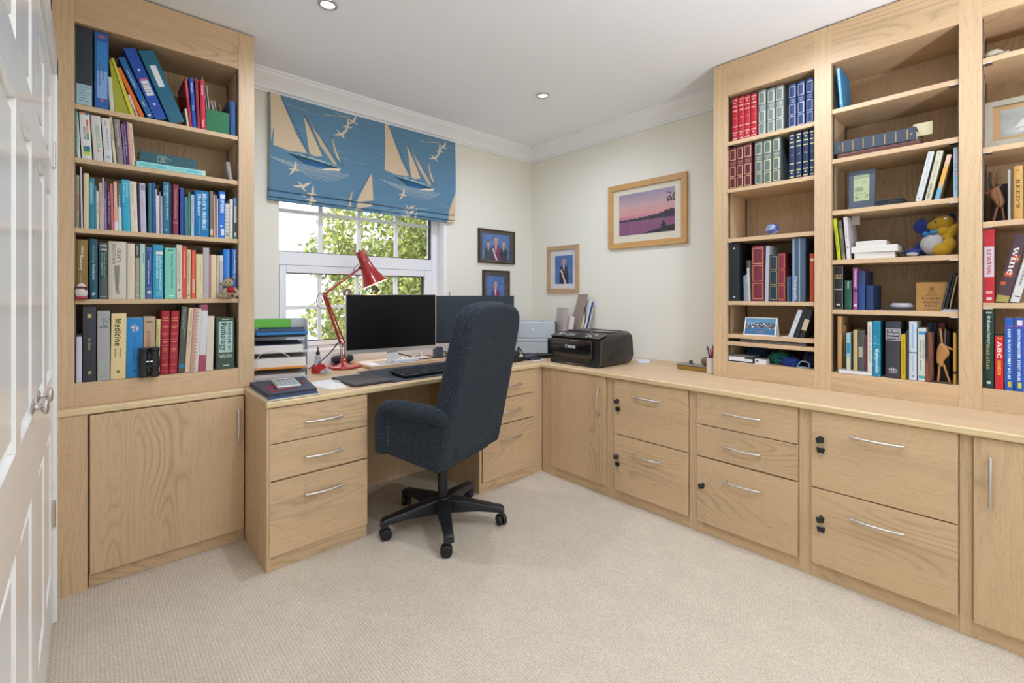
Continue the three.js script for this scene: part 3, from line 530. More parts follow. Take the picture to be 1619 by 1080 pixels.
  [-0.0395, 0.0375, 0.257, -0.0, 0, 0.19, "h", "#8c6f36", "T~Clinical~#d9d2bf~.1~.3~.55~.26~serif;T~Anatomy~#efe9d8~.26~.52~.45~.28~serif;T~for Students~#b7a67c~.56~.74~.45~.16", "wide gold-brown anatomy book, first from wardrobe on the single bookcase's fourth shelf"],
  [0.0032, 0.0266, 0.263, -0.0, 0, 0.19, "h", "#1c5666", "T~Clinical Dermatology~#9a8f9a~.1~.4~.5~.3;T~Textbook~#d0dcdc~.42~.68~.5~.3;T~h~#dfe9e9~.88~.94~.5~.5", "dark teal hardback with pale lettering, second from wardrobe on the single bookcase's fourth shelf"],
  [0.034, 0.0289, 0.249, -0.0, 0, 0.19, "h", "#55575a", "B~#c9ccce~.04~.06~.1~.9;B~#c9ccce~.11~.13~.2~.9;B~#2f4a44~.16~.64~.05~.95;T~Textbook of General~#8fbfa0~.18~.62~.62~.22;T~Surgery~#8fbfa0~.18~.58~.35~.22;B~#b9b9b4~.95~.96~.1~.9", "grey hardback with green lettered panel, third from wardrobe on the single bookcase's fourth shelf"],
  [0.0654, 0.0617, 0.258, -0.0, 0, 0.19, "h", "#cdc6b4", "T~GRAY'S~#5e5c56~.12~.36~.58~.24~serif;T~ANATOMY~#5e5c56~.03~.4~.3~.22~serif;G~#6b6a66", "wide cream anatomy book with leg drawing, fourth from wardrobe on the single bookcase's fourth shelf"],
  [0.1289, 0.0276, 0.253, -0.0, 0, 0.19, "h", "#d9ceb7", "T~Clinical Chemistry~#d0a49a~.2~.62~.5~.24", "cream hardback with faint pink lettering, fifth from wardrobe on the single bookcase's fourth shelf"],
  [0.1578, 0.0153, 0.255, -0.0, 0, 0.19, "p", "#a5987e", "B~#2f353f~0~.26~0~1;T~Atlas~#c9c4b8~.05~.22~.5~.4;M~#dfe4d8~.7~.95", "tan paperback with leaf print, sixth from wardrobe on the single bookcase's fourth shelf"],
  [0.175, 0.0183, 0.253, -0.0, 0, 0.19, "p", "#a9ceb4", "B~#7f9fb8~.17~.36~.55~.75", "pale green paperback, seventh from wardrobe on the single bookcase's fourth shelf"],
  [0.1965, 0.0222, 0.24, -0.0, 0, 0.19, "p", "#41629c", "B~#1b3f88~.07~.77~.12~.95;T~MEDICAL IMMUNOLOGY~#d7dfe8~.25~.72~.38~.24;T~Lecture Notes~#a9bcd6~.12~.45~.66~.18;D~#cfd8c0~.87~.32", "blue paperback with navy title panel, eighth from wardrobe on the single bookcase's fourth shelf"],
  [0.221, 0.0398, 0.254, -0.0, 0, 0.19, "p", "#1293b6", "B~#d9d5d0~.12~.18~.3~.95;T~CLINICAL PHARMACOLOGY~#c3e0e8~.2~.84~.74~.26;T~AND DRUG THERAPY~#d7eaf0~.2~.64~.42~.24;T~handbook~#b0d4de~.66~.82~.42~.16;B~#5aa9c4~.84~.96~.3~.9", "wide turquoise pharmacology book, ninth from wardrobe on the single bookcase's fourth shelf"],
  [0.2656, 0.0433, 0.243, -0.0, 0, 0.19, "p", "#79c9ae", "T~Neurology in Clinical Practice~#2f4f86~.12~.8~.68~.24;B~#3a5a70~.04~.06~.3~.8;B~#d7f0e6~.93~.95~.4~.8", "wide mint green paperback, tenth from wardrobe on the single bookcase's fourth shelf"],
  [0.3114, 0.0229, 0.26, -0.0, 0, 0.19, "p", "#d2c7b5", "T~CLINICAL MEDICAL GUIDE~#7d8f84~.1~.72~.45~.24;D~#3c4a50~.84~.18", "cream book with grey-green lettering, eleventh from wardrobe on the single bookcase's fourth shelf"],
  [0.3338, 0.0161, 0.253, -0.006, 0, 0.19, "p", "#d8492a", "T~A Career in Medicine~#eebf9a~.1~.6~.5~.4", "red-orange paperback, twelfth from wardrobe on the single bookcase's fourth shelf"],
  [0.3509, 0.0163, 0.239, -0.008, 0, 0.19, "p", "#d3be95", "T~THE LAW OF MEDICINE~#77704e~.08~.7~.4~.4;D~#7d9060~.93~.3", "sand paperback with olive lettering, thirteenth from wardrobe on the single bookcase's fourth shelf"],
  [0.3708, 0.016, 0.237, -0.006, 0, 0.19, "p", "#e35c3c", "B~#e8a892~.6~.88~.2~.8", "bright orange paperback, fourteenth from wardrobe on the single bookcase's fourth shelf"],
  [0.3893, 0.0293, 0.22, -0.0, 0, 0.19, "p", "#dccb98", "T~Oxford Textbook~#8e7478~.2~.66~.62~.18;B~#bfae88~.88~.96~.6~.7", "pale yellow wide paperback, fifteenth from wardrobe on the single bookcase's fourth shelf"],
  [0.4191, 0.0255, 0.253, -0.0, 0, 0.19, "p", "#b4acac", "B~#86a0c4~.84~.86~.3~.95", "grey lilac paperback, sixteenth from wardrobe on the single bookcase's fourth shelf"],
  [0.4454, 0.0067, 0.219, -0.0, 0, 0.19, "p", "#b87a80", "", "thin dusty pink paperback, seventeenth from wardrobe on the single bookcase's fourth shelf"],
  [0.4527, 0.0227, 0.22, -0.0, 0, 0.19, "p", "#e6cba0", "B~#a3a56a~.86~.88~.4~.65", "pale apricot paperback, eighteenth from wardrobe on the single bookcase's fourth shelf"],
  [0.4765, 0.0093, 0.218, -0.0, 0, 0.19, "p", "#c8bd9c", "", "thin beige paperback, nineteenth from wardrobe on the single bookcase's fourth shelf"],
  [0.4885, 0.0166, 0.219, -0.0, 0, 0.19, "p", "#c4bcc2", "B~#e0ddd2~0~.12~0~1;B~#9fc0ae~.12~.5~.3~.6", "greyish white paperback behind teddy, twentieth from wardrobe on the single bookcase's fourth shelf"],
  [0.5062, 0.0285, 0.252, -0.0, 0, 0.19, "p", "#1272c8", "B~#3a9ad2~.04~.9~.55~.75", "bright blue paperback behind teddy, twenty-first from wardrobe on the single bookcase's fourth shelf"],
  [0.5421, 0.0224, 0.255, -0.0, 0, 0.19, "p", "#0f60b2", "T~General Pathology~#e4ecf4~.03~.5~.62~.36;T~Walter~#cfe0f0~.52~.6~.62~.3", "bright blue paperback with white lettering, twenty-second from wardrobe on the single bookcase's fourth shelf"],
] },
{ side: "L", y: 0.874, s: -2.705, group: "books on the single bookcase's lowest shelf", rows: [
  [-0.0381, 0.0174, 0.2, -0.0, 0, 0.19, "p", "#cbc4d4", "B~#23262e~0~.02~0~1", "short lilac-white slim book, first from wardrobe on the single bookcase's lowest shelf"],
  [-0.018, 0.0423, 0.324, -0.0, 0, 0.19, "b", "#252b36", "B~#c9b166~.1~.15~.35~.65;T~G.S. Notes~#c9b166~.42~.58~.5~.2;B~#b9a56a~.86~.9~.4~.65", "tall navy-black binder with gilt labels, second from wardrobe on the single bookcase's lowest shelf"],
  [0.0284, 0.0416, 0.304, -0.0, 0, 0.19, "p", "#a7a9a5", "B~#8d9294~.05~.06~.1~.9;H~#3a4648;L~#b88a92~.3~.68;B~#6c7070~.94~.945~.2~.75", "grey paperback with bust drawing, third from wardrobe on the single bookcase's lowest shelf"],
  [0.0717, 0.052, 0.291, -0.011, 0, 0.19, "p", "#e2cb92", "T~Medicine~#222018~.07~.5~.42~.46;T~Souhami~#4f4a3c~.53~.67~.62~.17;T~Moxham~#4f4a3c~.53~.67~.3~.17;D~#6e6a58~.89~.12", "wide sandy medicine textbook, fourth from wardrobe on the single bookcase's lowest shelf"],
  [0.125, 0.0584, 0.27, -0.006, 0, 0.19, "p", "#0f80c2", "K~#e4e0e4;T~Tidy Notes~#0a4f86~.32~.45~.5~.12;T~Biology of Cells~#0a4f86~.5~.74~.45~.12;D~#0a3f70~.89~.08", "wide sky blue textbook, fifth from wardrobe on the single bookcase's lowest shelf"],
  [0.1852, 0.0433, 0.274, -0.005, 0, 0.19, "p", "#b89e7e", "B~#6b5340~.08~.095~.2~.75;T~BIOCHEMISTRY~#b0472e~.24~.7~.42~.34", "tan biochemistry textbook behind binoculars, sixth from wardrobe on the single bookcase's lowest shelf"],
  [0.2299, 0.0155, 0.261, -0.014, 0, 0.19, "p", "#cfbf84", "T~A Guide to Life~#8f8752~.1~.5~.5~.4", "pale yellow book behind binoculars, seventh from wardrobe on the single bookcase's lowest shelf"],
  [0.2468, 0.0315, 0.299, -0.021, 0, 0.19, "h", "#a5202f", "Q~#d9a860", "red gilt encyclopedia volume nearer binoculars, eighth from wardrobe on the single bookcase's lowest shelf"],
  [0.2803, 0.0316, 0.298, -0.032, 0, 0.19, "h", "#a82130", "Q~#d9a860", "red gilt encyclopedia volume away from binoculars, ninth from wardrobe on the single bookcase's lowest shelf"],
  [0.3154, 0.0243, 0.318, -0.045, 0, 0.19, "p", "#484d45", "T~Mechanisms of Disease~#9cad92~.02~.46~.64~.22;T~Essential~#9cad92~.04~.34~.38~.2;B~#1a78b8~.87~.92~.1~.95", "dark olive book with blue band, tenth from wardrobe on the single bookcase's lowest shelf"],
  [0.3412, 0.0201, 0.312, -0.053, 0, 0.19, "p", "#d6bd9c", "T~Lecture Notes on~#8a7a60~.05~.32~.62~.34;T~The Heart~#5c5040~.36~.62~.5~.34", "pale tan book, eleventh from wardrobe on the single bookcase's lowest shelf"],
  [0.3624, 0.0153, 0.312, -0.052, 0, 0.19, "p", "#c79687", "", "dusty pink book, twelfth from wardrobe on the single bookcase's lowest shelf"],
  [0.3782, 0.0165, 0.308, -0.047, 0, 0.19, "p", "#d9cdba", "C~#4a4038", "white comb-bound booklet, thirteenth from wardrobe on the single bookcase's lowest shelf"],
  [0.3962, 0.0298, 0.326, -0.035, 0, 0.19, "p", "#d3d3d3", "B~#9a4258~0~.09~0~1;B~#a3445c~.76~1~0~1", "white book with maroon ends, fourteenth from wardrobe on the single bookcase's lowest shelf"],
  [0.4275, 0.0303, 0.269, -0.024, 0, 0.19, "p", "#d8cbb6", "", "plain cream book, fifteenth from wardrobe on the single bookcase's lowest shelf"],
  [0.4724, 0.0792, 0.261, -0.0, 0, 0.19, "h", "#3c523f", "B~#a9c9bc~.08~.68~.12~.9;T~Pathology~#23302a~.1~.64~.4~.34;T~Textbook of~#2d3c34~.1~.64~.72~.2;T~Twelfth Edition~#c3ccbe~.71~.79~.5~.14~h;B~#dfe6d8~.03~.045~.3~.75;B~#c9d2c2~.92~.94~.35~.7", "wide dark green pathology textbook, sixteenth from wardrobe on the single bookcase's lowest shelf"],
] },
{ side: "R", y: 2.14, s: 2.765, group: "gilt albums on the wide bookcase's first-bay top shelf", rows: [
  [-1.1228, 0.0328, 0.25, -0.0, 0, 0.24, "h", "#b01c2c", "A~#dcb8a8", "red gilt-banded volume, first from window on wide bookcase's first-bay top shelf"],
  [-1.0879, 0.0315, 0.249, -0.0, 0, 0.24, "h", "#b01c2c", "A~#dcb8a8", "red gilt-banded volume, second from window on wide bookcase's first-bay top shelf"],
  [-1.0544, 0.0316, 0.246, -0.0, 0, 0.24, "h", "#b01c2c", "A~#dcb8a8", "red gilt-banded volume, third from window on wide bookcase's first-bay top shelf"],
  [-1.0201, 0.0323, 0.244, -0.0, 0, 0.24, "h", "#b01c2c", "A~#dcb8a8", "red gilt-banded volume, fourth from window on wide bookcase's first-bay top shelf"],
  [-0.9798, 0.04, 0.249, -0.0, 0, 0.24, "h", "#747c76", "X~#c9c9b4", "silver-grey album with gilt squares, fifth from window on wide bookcase's first-bay top shelf"],
  [-0.934, 0.0402, 0.244, -0.0, 0, 0.24, "h", "#747c76", "X~#c9c9b4", "silver-grey album with gilt squares, sixth from window on wide bookcase's first-bay top shelf"],
  [-0.8906, 0.0393, 0.244, -0.0, 0, 0.24, "h", "#747c76", "X~#c9c9b4", "silver-grey album with gilt squares, seventh from window on wide bookcase's first-bay top shelf"],
  [-0.8275, 0.0366, 0.232, -0.0, 0, 0.24, "h", "#16325f", "X~#b3b0b4", "navy album with gilt squares, eighth from window on wide bookcase's first-bay top shelf"],
  [-0.7867, 0.0363, 0.233, -0.0, 0, 0.24, "h", "#16325f", "X~#b3b0b4", "navy album with gilt squares, ninth from window on wide bookcase's first-bay top shelf"],
  [-0.7463, 0.0349, 0.235, -0.0, 0, 0.24, "h", "#16325f", "X~#b3b0b4", "navy album with gilt squares, tenth from window on wide bookcase's first-bay top shelf"],
] },
{ side: "R", y: 1.865, s: 2.765, group: "gilt albums on the wide bookcase's first-bay second shelf", rows: [
  [-1.1385, 0.04, 0.239, -0.0, 0, 0.24, "h", "#5c1628", "X~#c9a878", "maroon album with gilt squares, first from window on wide bookcase's first-bay second shelf"],
  [-1.0964, 0.0379, 0.243, -0.0, 0, 0.24, "h", "#5c1628", "X~#c9a878", "maroon album with gilt squares, second from window on wide bookcase's first-bay second shelf"],
  [-1.0564, 0.0424, 0.246, -0.0, 0, 0.24, "h", "#5c1628", "X~#c9a878", "maroon album with gilt squares, third from window on wide bookcase's first-bay second shelf"],
  [-0.9985, 0.0411, 0.243, -0.0, 0, 0.24, "h", "#5f6b6a", "X~#cfc98c", "grey-green album with gilt squares, fourth from window on wide bookcase's first-bay second shelf"],
  [-0.9528, 0.0426, 0.243, -0.0, 0, 0.24, "h", "#5f6b6a", "X~#cfc98c", "grey-green album with gilt squares, fifth from window on wide bookcase's first-bay second shelf"],
  [-0.907, 0.0402, 0.246, -0.0, 0, 0.24, "h", "#5f6b6a", "X~#cfc98c", "grey-green album with gilt squares, sixth from window on wide bookcase's first-bay second shelf"],
  [-0.825, 0.0265, 0.245, -0.0, 0, 0.24, "h", "#17294a", "A~#d2c67c", "dark navy gilt-banded volume, seventh from window on wide bookcase's first-bay second shelf"],
  [-0.7932, 0.0271, 0.246, -0.0, 0, 0.24, "h", "#17294a", "A~#d2c67c", "dark navy gilt-banded volume, eighth from window on wide bookcase's first-bay second shelf"],
  [-0.7608, 0.0272, 0.245, -0.0, 0, 0.24, "h", "#17294a", "A~#d2c67c", "dark navy gilt-banded volume, ninth from window on wide bookcase's first-bay second shelf"],
  [-0.729, 0.0205, 0.244, -0.0, 0, 0.24, "h", "#17294a", "A~#d2c67c", "dark navy gilt-banded volume, tenth from window on wide bookcase's first-bay second shelf"],
] },
{ side: "R", y: 1.213, s: 2.765, group: "albums and files on the wide bookcase's first-bay fourth shelf", rows: [
  [-1.1385, 0.0584, 0.335, -0.0, 0, 0.22, "b", "#20282c", "D~#c9ced0~.09~.1;D~#c9ced0~.93~.1", "black ring binder with two rivets, first from window on wide bookcase's first-bay fourth shelf"],
  [-1.0672, 0.0105, 0.147, 0.012, 0.03, 0.22, "p", "#8f9db8", "", "thin pale blue booklet, second from window on wide bookcase's first-bay fourth shelf"],
  [-1.056, 0.0111, 0.154, 0.014, 0.03, 0.22, "p", "#b9bcc4", "", "thin grey booklet, third from window on wide bookcase's first-bay fourth shelf"],
  [-1.0391, 0.0137, 0.233, 0.044, 0.02, 0.22, "p", "#cfcac4", "B~#3c3c3e~0~.18~0~1", "tall thin white folder with dark head, fourth from window on wide bookcase's first-bay fourth shelf"],
  [-1.0147, 0.0664, 0.31, -0.0, 0, 0.22, "h", "#6f2230", "Z~#c99a72", "wide maroon album with gilt bands, fifth from window on wide bookcase's first-bay fourth shelf"],
  [-0.945, 0.0181, 0.306, -0.021, 0, 0.16, "p", "#aeb2b8", "", "lined grey pad, sixth from window on wide bookcase's first-bay fourth shelf"],
  [-0.9224, 0.0425, 0.255, -0.0, 0, 0.22, "h", "#1a2b44", "Z~#c2a040", "navy album with gilt bands, seventh from window on wide bookcase's first-bay fourth shelf"],
  [-0.8786, 0.0347, 0.263, -0.0, 0, 0.22, "h", "#7c2231", "Z~#d0a050", "narrow maroon album with gilt bands, eighth from window on wide bookcase's first-bay fourth shelf"],
  [-0.8402, 0.0092, 0.133, -0.0, 0.02, 0.22, "p", "#5f7d72", "", "thin sage green booklet, ninth from window on wide bookcase's first-bay fourth shelf"],
  [-0.8301, 0.01, 0.136, -0.0, 0.02, 0.22, "p", "#23468c", "", "thin blue booklet, tenth from window on wide bookcase's first-bay fourth shelf"],
  [-0.8105, 0.0631, 0.334, -0.0, 0, 0.22, "b", "#47586a", "B~#87a0bc~0~1~.05~.2;B~#8aa0b4~0~1~.52~.62;T~Photographs~#cfd6da~.6~.98~.28~.2", "tall slate blue plastic-covered album, eleventh from window on wide bookcase's first-bay fourth shelf"],
  [-0.7285, 0.0193, 0.25, -0.0, 0, 0.22, "h", "#b2431e", "B~#d8c09a~.1~.16~.2~1", "orange box file by the divider, twelfth from window on wide bookcase's first-bay fourth shelf"],
] },
{ side: "R", y: 1.021, s: 2.765, group: "leaning notebooks on the wide bookcase's first-bay fifth shelf", rows: [
  [-0.8287, 0.0218, 0.153, -0.318, 0, 0.16, "p", "#c9ccd0", "D~#8aa090~.4~.2", "white notebook leaning, first from window on wide bookcase's first-bay fifth shelf"],
  [-0.8022, 0.0204, 0.16, -0.299, 0, 0.16, "p", "#22262c", "", "black notebook leaning beside white one, second from window on wide bookcase's first-bay fifth shelf"],
  [-0.7778, 0.0239, 0.156, -0.274, 0, 0.16, "p", "#1f2226", "B~#c9b894~.36~.74~0~1", "black notebook with broad cream band, third from window on wide bookcase's first-bay fifth shelf"],
] },
{ side: "R", y: 2.177, s: 2.765, group: "", rows: [
  [-0.5967, 0.0141, 0.209, 0.07, 0, 0.2, "p", "#2c86b8", "T~Where is Kit~#d8e8f0~.03~.3~.5~.5;T~The big adventure~#bcd8e6~.35~.9~.5~.45", "blue picture book standing alone on the wide bookcase middle-bay top shelf"],
] },
{ side: "R", y: 1.67, s: 2.765, group: "books on the wide bookcase's middle-bay third shelf", rows: [
  [-0.3119, 0.022, 0.22, -0.201, 0, 0.19, "p", "#c9ccc8", "T~The Complete~#8a9ab4~.05~.3~.4~.24;T~Cookery Course~#6f8a7a~.3~.7~.6~.2;D~#50585c~.94~.12", "white book leaning, first from window on wide bookcase's middle-bay third shelf"],
  [-0.2796, 0.0215, 0.216, -0.191, 0, 0.19, "p", "#c9c2aa", "D~#6b6a50~.06~.12;T~Wild Flowers~#8a8a50~.2~.6~.5~.24;T~COLLINS~#37352c~.66~.97~.45~.5", "cream book with black lettering, leaning, second from window on wide bookcase's middle-bay third shelf"],
  [-0.2472, 0.0153, 0.193, -0.214, 0, 0.19, "p", "#c9a878", "B~#d9a445~.3~.62~0~1;B~#62a9c9~.74~1~0~1;B~#e0b8a0~0~.2~0~1", "orange and blue book leaning, third from window on wide bookcase's middle-bay third shelf"],
  [-0.1863, 0.0138, 0.217, -0.0, 0, 0.19, "p", "#9fc4d0", "T~HOW TO BE~#c9466a~.06~.56~.5~.5;T~LESS STRESS~#3f92c4~.58~.88~.5~.5", "pale blue upright book with pink lettering, fourth from window on wide bookcase's middle-bay third shelf"],
] },
{ side: "R", y: 1.423, s: 2.765, group: "upright books on the wide bookcase's middle-bay fourth shelf", rows: [
  [-0.6068, 0.0147, 0.209, 0.092, 0, 0.19, "p", "#c2c81c", "T~LIVING WELL WITH~#4c5420~.2~.8~.5~.5", "lime yellow paperback leaning, first from window on wide bookcase's middle-bay fourth shelf"],
  [-0.5888, 0.0156, 0.197, 0.086, 0, 0.19, "p", "#59604a", "B~#8a7f58~.2~.45~.2~.8;B~#8a7f58~.85~1~.1~.9", "mottled olive paperback leaning, second from window on wide bookcase's middle-bay fourth shelf"],
  [-0.5685, 0.0159, 0.212, 0.071, 0, 0.19, "p", "#d2cdcf", "T~Recipes~#a09aa0~.2~.5~.5~.4;D~#c04a4a~.72~.25", "white paperback with crimson cover, third from window on wide bookcase's middle-bay fourth shelf"],
] },
{ side: "R", y: 1.176, s: 2.765, group: "upright books on the wide bookcase's middle-bay fifth shelf", rows: [
  [-0.6222, 0.037, 0.218, -0.0, 0, 0.19, "h", "#1c1d20", "R~#8f8a7c~.01~.99~.04~.96;T~HOLY~#c9a860~.2~.24~.5~.5~h;T~BIBLE~#c9a860~.25~.3~.5~.4~h;B~#b9b4a4~.53~.55~.05~.95;B~#c9c4b4~.87~.91~.3~.7", "black slip-cased book with gilt lettering, first from window on wide bookcase's middle-bay fifth shelf"],
  [-0.5779, 0.0289, 0.144, -0.0, 0, 0.19, "h", "#1d4f3c", "T~Poems~#c9d6c0~.05~.3~.55~.34", "short dark green hardback, second from window on wide bookcase's middle-bay fifth shelf"],
  [-0.5434, 0.0187, 0.205, -0.0, 0, 0.19, "h", "#96508a", "T~The Dictionary~#e0c4da~.05~.46~.5~.5;B~#5c2450~.5~.58~0~1;B~#e6dcd8~.87~.92~.2~.8", "tall magenta-purple hardback, third from window on wide bookcase's middle-bay fifth shelf"],
  [-0.5232, 0.0274, 0.189, -0.0, 0, 0.19, "h", "#27355e", "B~#1b3f7a~.34~1~0~1", "dark navy hardback, fourth from window on wide bookcase's middle-bay fifth shelf"],
  [-0.4933, 0.0293, 0.118, -0.0, 0, 0.19, "h", "#15335f", "", "short navy hardback at row end, fifth from window on wide bookcase's middle-bay fifth shelf"],
] },
{ side: "R", y: 0.863, s: 2.75, group: "books on the wide bookcase's middle-bay lowest shelf", rows: [
  [-0.604, 0.0168, 0.279, -0.0, 0, 0.17, "h", "#b28c5e", "", "tall tan hardback against the side, first from window on wide bookcase's middle-bay lowest shelf"],
  [-0.5958, 0.0153, 0.234, -0.0, 0.05, 0.17, "h", "#94754a", "", "plain brown hardback set back, second from window on wide bookcase's middle-bay lowest shelf"],
  [-0.567, 0.0169, 0.198, -0.0, 0, 0.17, "p", "#9cc0c4", "B~#2a86b0~.25~.5~.1~.9;B~#c9c79f~.6~1~.1~.9", "short pale blue paperback, third from window on wide bookcase's middle-bay lowest shelf"],
  [-0.5394, 0.0166, 0.215, -0.0, 0, 0.17, "h", "#bfa977", "", "straw coloured hardback, fourth from window on wide bookcase's middle-bay lowest shelf"],
  [-0.5213, 0.0253, 0.211, -0.0, 0, 0.17, "h", "#47494a", "R~#bfae86~0~1~0~1;B~#a9a08e~.36~.6~.1~.75", "grey marbled hardback with label, fifth from window on wide bookcase's middle-bay lowest shelf"],
  [-0.4946, 0.0093, 0.193, -0.0, 0, 0.17, "h", "#5c2434", "", "thin burgundy book, sixth from window on wide bookcase's middle-bay lowest shelf"],
  [-0.4833, 0.0179, 0.257, -0.0, 0, 0.17, "p", "#d3cfc6", "T~THE WIND IN THE WILLOWS~#8a8880~.08~.75~.5~.4", "white tall paperback, seventh from window on wide bookcase's middle-bay lowest shelf"],
  [-0.4644, 0.0305, 0.261, -0.0, 0, 0.17, "p", "#1a7f9f", "V~#cfe6ea;U~communicating~#e4f0f0~.5~.94~.5~.4", "sea-blue patterned paperback, eighth from window on wide bookcase's middle-bay lowest shelf"],
  [-0.4166, 0.0549, 0.262, -0.0, 0, 0.17, "h", "#35343f", "T~The New~#d6d4d2~.14~.19~.45~.2~h;T~ENGLISH~#d6d4d2~.2~.25~.5~.2~h;T~Dictionary~#d6d4d2~.26~.31~.5~.18~h;R~#b9b8bc~.13~.33~.05~.97;E~#c9c8c8", "wide charcoal English dictionary, ninth from window on wide bookcase's middle-bay lowest shelf"],
  [-0.3595, 0.0165, 0.205, -0.0, 0, 0.17, "p", "#c4a312", "T~THE YELLOW GUIDE~#80690c~.1~.9~.5~.4", "yellow paperback, tenth from window on wide bookcase's middle-bay lowest shelf"],
  [-0.3417, 0.0088, 0.22, -0.0, 0, 0.17, "p", "#2c3c30", "", "thin bottle green paperback, eleventh from window on wide bookcase's middle-bay lowest shelf"],
  [-0.3316, 0.027, 0.265, -0.0, 0, 0.17, "p", "#c3ccd6", "B~#8fb0d0~.04~.46~.35~.6;B~#6a6a76~.52~.54~0~1;T~Encyclopaedia~#7f9cc0~.56~.86~.5~.3;D~#6a7078~.93~.14", "white and blue tall paperback, twelfth from window on wide bookcase's middle-bay lowest shelf"],
  [-0.3011, 0.0273, 0.236, -0.0, 0, 0.17, "p", "#c9ccc4", "B~#2a92c4~.06~.12~.1~.95;T~LANDSCAPES~#4c5450~.22~.58~.68~.24;T~AROUND THE WORLD~#4c5450~.22~.8~.36~.22;B~#4aa0b4~.9~.95~.1~.9", "white book with blue bands, thirteenth from window on wide bookcase's middle-bay lowest shelf"],
  [-0.2853, 0.0168, 0.256, -0.0, 0.16, 0.12, "p", "#1f6f9c", "T~WEB~#c9dbe6~.2~.4~.5~.5", "blue book behind carved antelope, fourteenth from window on wide bookcase's middle-bay lowest shelf"],
  [-0.2677, 0.0175, 0.257, -0.0, 0.16, 0.12, "p", "#2c3c70", "", "indigo book behind carved antelope, fifteenth from window on wide bookcase's middle-bay lowest shelf"],
  [-0.248, 0.0237, 0.257, -0.0, 0.16, 0.12, "p", "#8c2a26", "", "brick red book behind carved antelope, sixteenth from window on wide bookcase's middle-bay lowest shelf"],
] },
{ side: "R", y: 1.553, s: 2.765, group: "books on the wide bookcase's last-bay third shelf", rows: [
  [-0.0251, 0.0077, 0.206, -0.0, 0, 0.19, "p", "#a9a8a0", "", "thin grey-white book, first from window on wide bookcase's last-bay third shelf"],
  [-0.0087, 0.0248, 0.217, -0.0, 0, 0.19, "h", "#c6994f", "T~REED'S~#3f2f18~.24~.8~.5~.5~serif;B~#6f5220~.07~.09~.2~.6", "wide ochre almanac, second from window on wide bookcase's last-bay third shelf"],
] },
{ side: "R", y: 1.216, s: 2.765, group: "books on the wide bookcase's last-bay fourth shelf", rows: [
  [-0.0935, 0.0309, 0.308, -0.0, 0, 0.19, "b", "#c02433", "B~#cfc9d4~.24~.65~.03~.97;T~SEWING~#b83448~.27~.62~.5~.46;B~#e3a9a9~.84~.88~.2~.8;B~#dfd2d2~.925~.965~.25~.75", "red and white sewing box book, first from window on wide bookcase's last-bay fourth shelf"],
  [-0.0608, 0.0374, 0.278, -0.198, 0, 0.19, "h", "#4c3640", "B~#9c4a34~.3~.4~.3~.9;B~#c4542c~.55~.62~.1~.7;B~#c4542c~.7~.75~0~.4;B~#a89a54~.9~1~0~1;T~wine~#eee4d8~.18~.6~.5~.6~serif", "thick dark wine book leaning, second from window on wide bookcase's last-bay fourth shelf"],
  [-0.0191, 0.0254, 0.228, -0.213, 0, 0.19, "p", "#cfd0cc", "T~in the kitchen~#50545a~.2~.7~.5~.34;B~#3c4048~.88~.9~.3~.9", "white book leaning beside wine book, third from window on wide bookcase's last-bay fourth shelf"],
] },
{ side: "R", y: 0.863, s: 2.75, group: "atlases on the wide bookcase's last-bay lowest shelf", rows: [
  [-0.0935, 0.0295, 0.325, -0.0, 0, 0.17, "h", "#12332e", "T~Ordnance Survey~#d6e0da~.08~.44~.5~.34~serif;T~ROAD ATLAS~#c9c05c~.44~.76~.4~.36~serif;B~#a9b4a8~.03~.05~.2~.8;D~#b9c4bc~.93~.22", "dark green road atlas, first from window on wide bookcase's last-bay lowest shelf"],
  [-0.0611, 0.0239, 0.216, -0.0, 0, 0.17, "p", "#c81f24", "T~ABC~#f0e4e0~.1~.42~.5~.6;T~LONDON~#e8c040~.46~.74~.5~.5;B~#e8a040~.03~.05~.2~.8", "red London street atlas, second from window on wide bookcase's last-bay lowest shelf"],
  [-0.033, 0.0234, 0.292, -0.0, 0, 0.17, "p", "#1257b4", "T~EAST SUSSEX STREET ATLAS~#eef2f6~.15~.85~.5~.42;B~#c94a70~.11~.12~0~1;B~#d0b030~.88~.96~.35~.75", "blue East Sussex street atlas, third from window on wide bookcase's last-bay lowest shelf"],
  [-0.0062, 0.0249, 0.293, -0.0, 0, 0.17, "p", "#1050b2", "T~SOUTH HAMPSHIRE STREET ATLAS~#eef2f6~.15~.86~.45~.38;B~#e4d4d0~.03~.1~.25~.85;B~#c94a70~.11~.12~0~1;B~#c9d040~.88~.96~.35~.75", "blue South Hampshire street atlas, fourth from window on wide bookcase's last-bay lowest shelf"],
] },
];
// ------------------------------------------------------------------ books: spines are printed on two sheets, one for each bookcase
// a row: [x, thickness, height, lean, set back, depth, kind, colour, print, label]
const PPM = 1750;
const sheets = { L: null, R: null };
for (const side of ['L', 'R']) {
  const cv = document.createElement('canvas'); cv.width = cv.height = 2048;
  sheets[side] = { cv, c: cv.getContext('2d'), x: 2, y: 2, rowH: 0, cells: [] };
}
function textV(c, s, col, x0, y0, x1, y1, font, horizontal, up) {   // fits s into the box, reading downwards
  c.save(); c.fillStyle = col; c.textAlign = 'center'; c.textBaseline = 'middle';
  const L = horizontal ? x1 - x0 : y1 - y0, T = horizontal ? y1 - y0 : x1 - x0;
  c.translate((x0 + x1) / 2, (y0 + y1) / 2); if (!horizontal) c.rotate(up ? -Math.PI / 2 : Math.PI / 2);
  c.font = `bold ${Math.max(4, T)}px ${font}`;
  const m = c.measureText(s).width; c.scale(L / m, 1.2); c.fillText(s, 0, 0); c.restore();
}
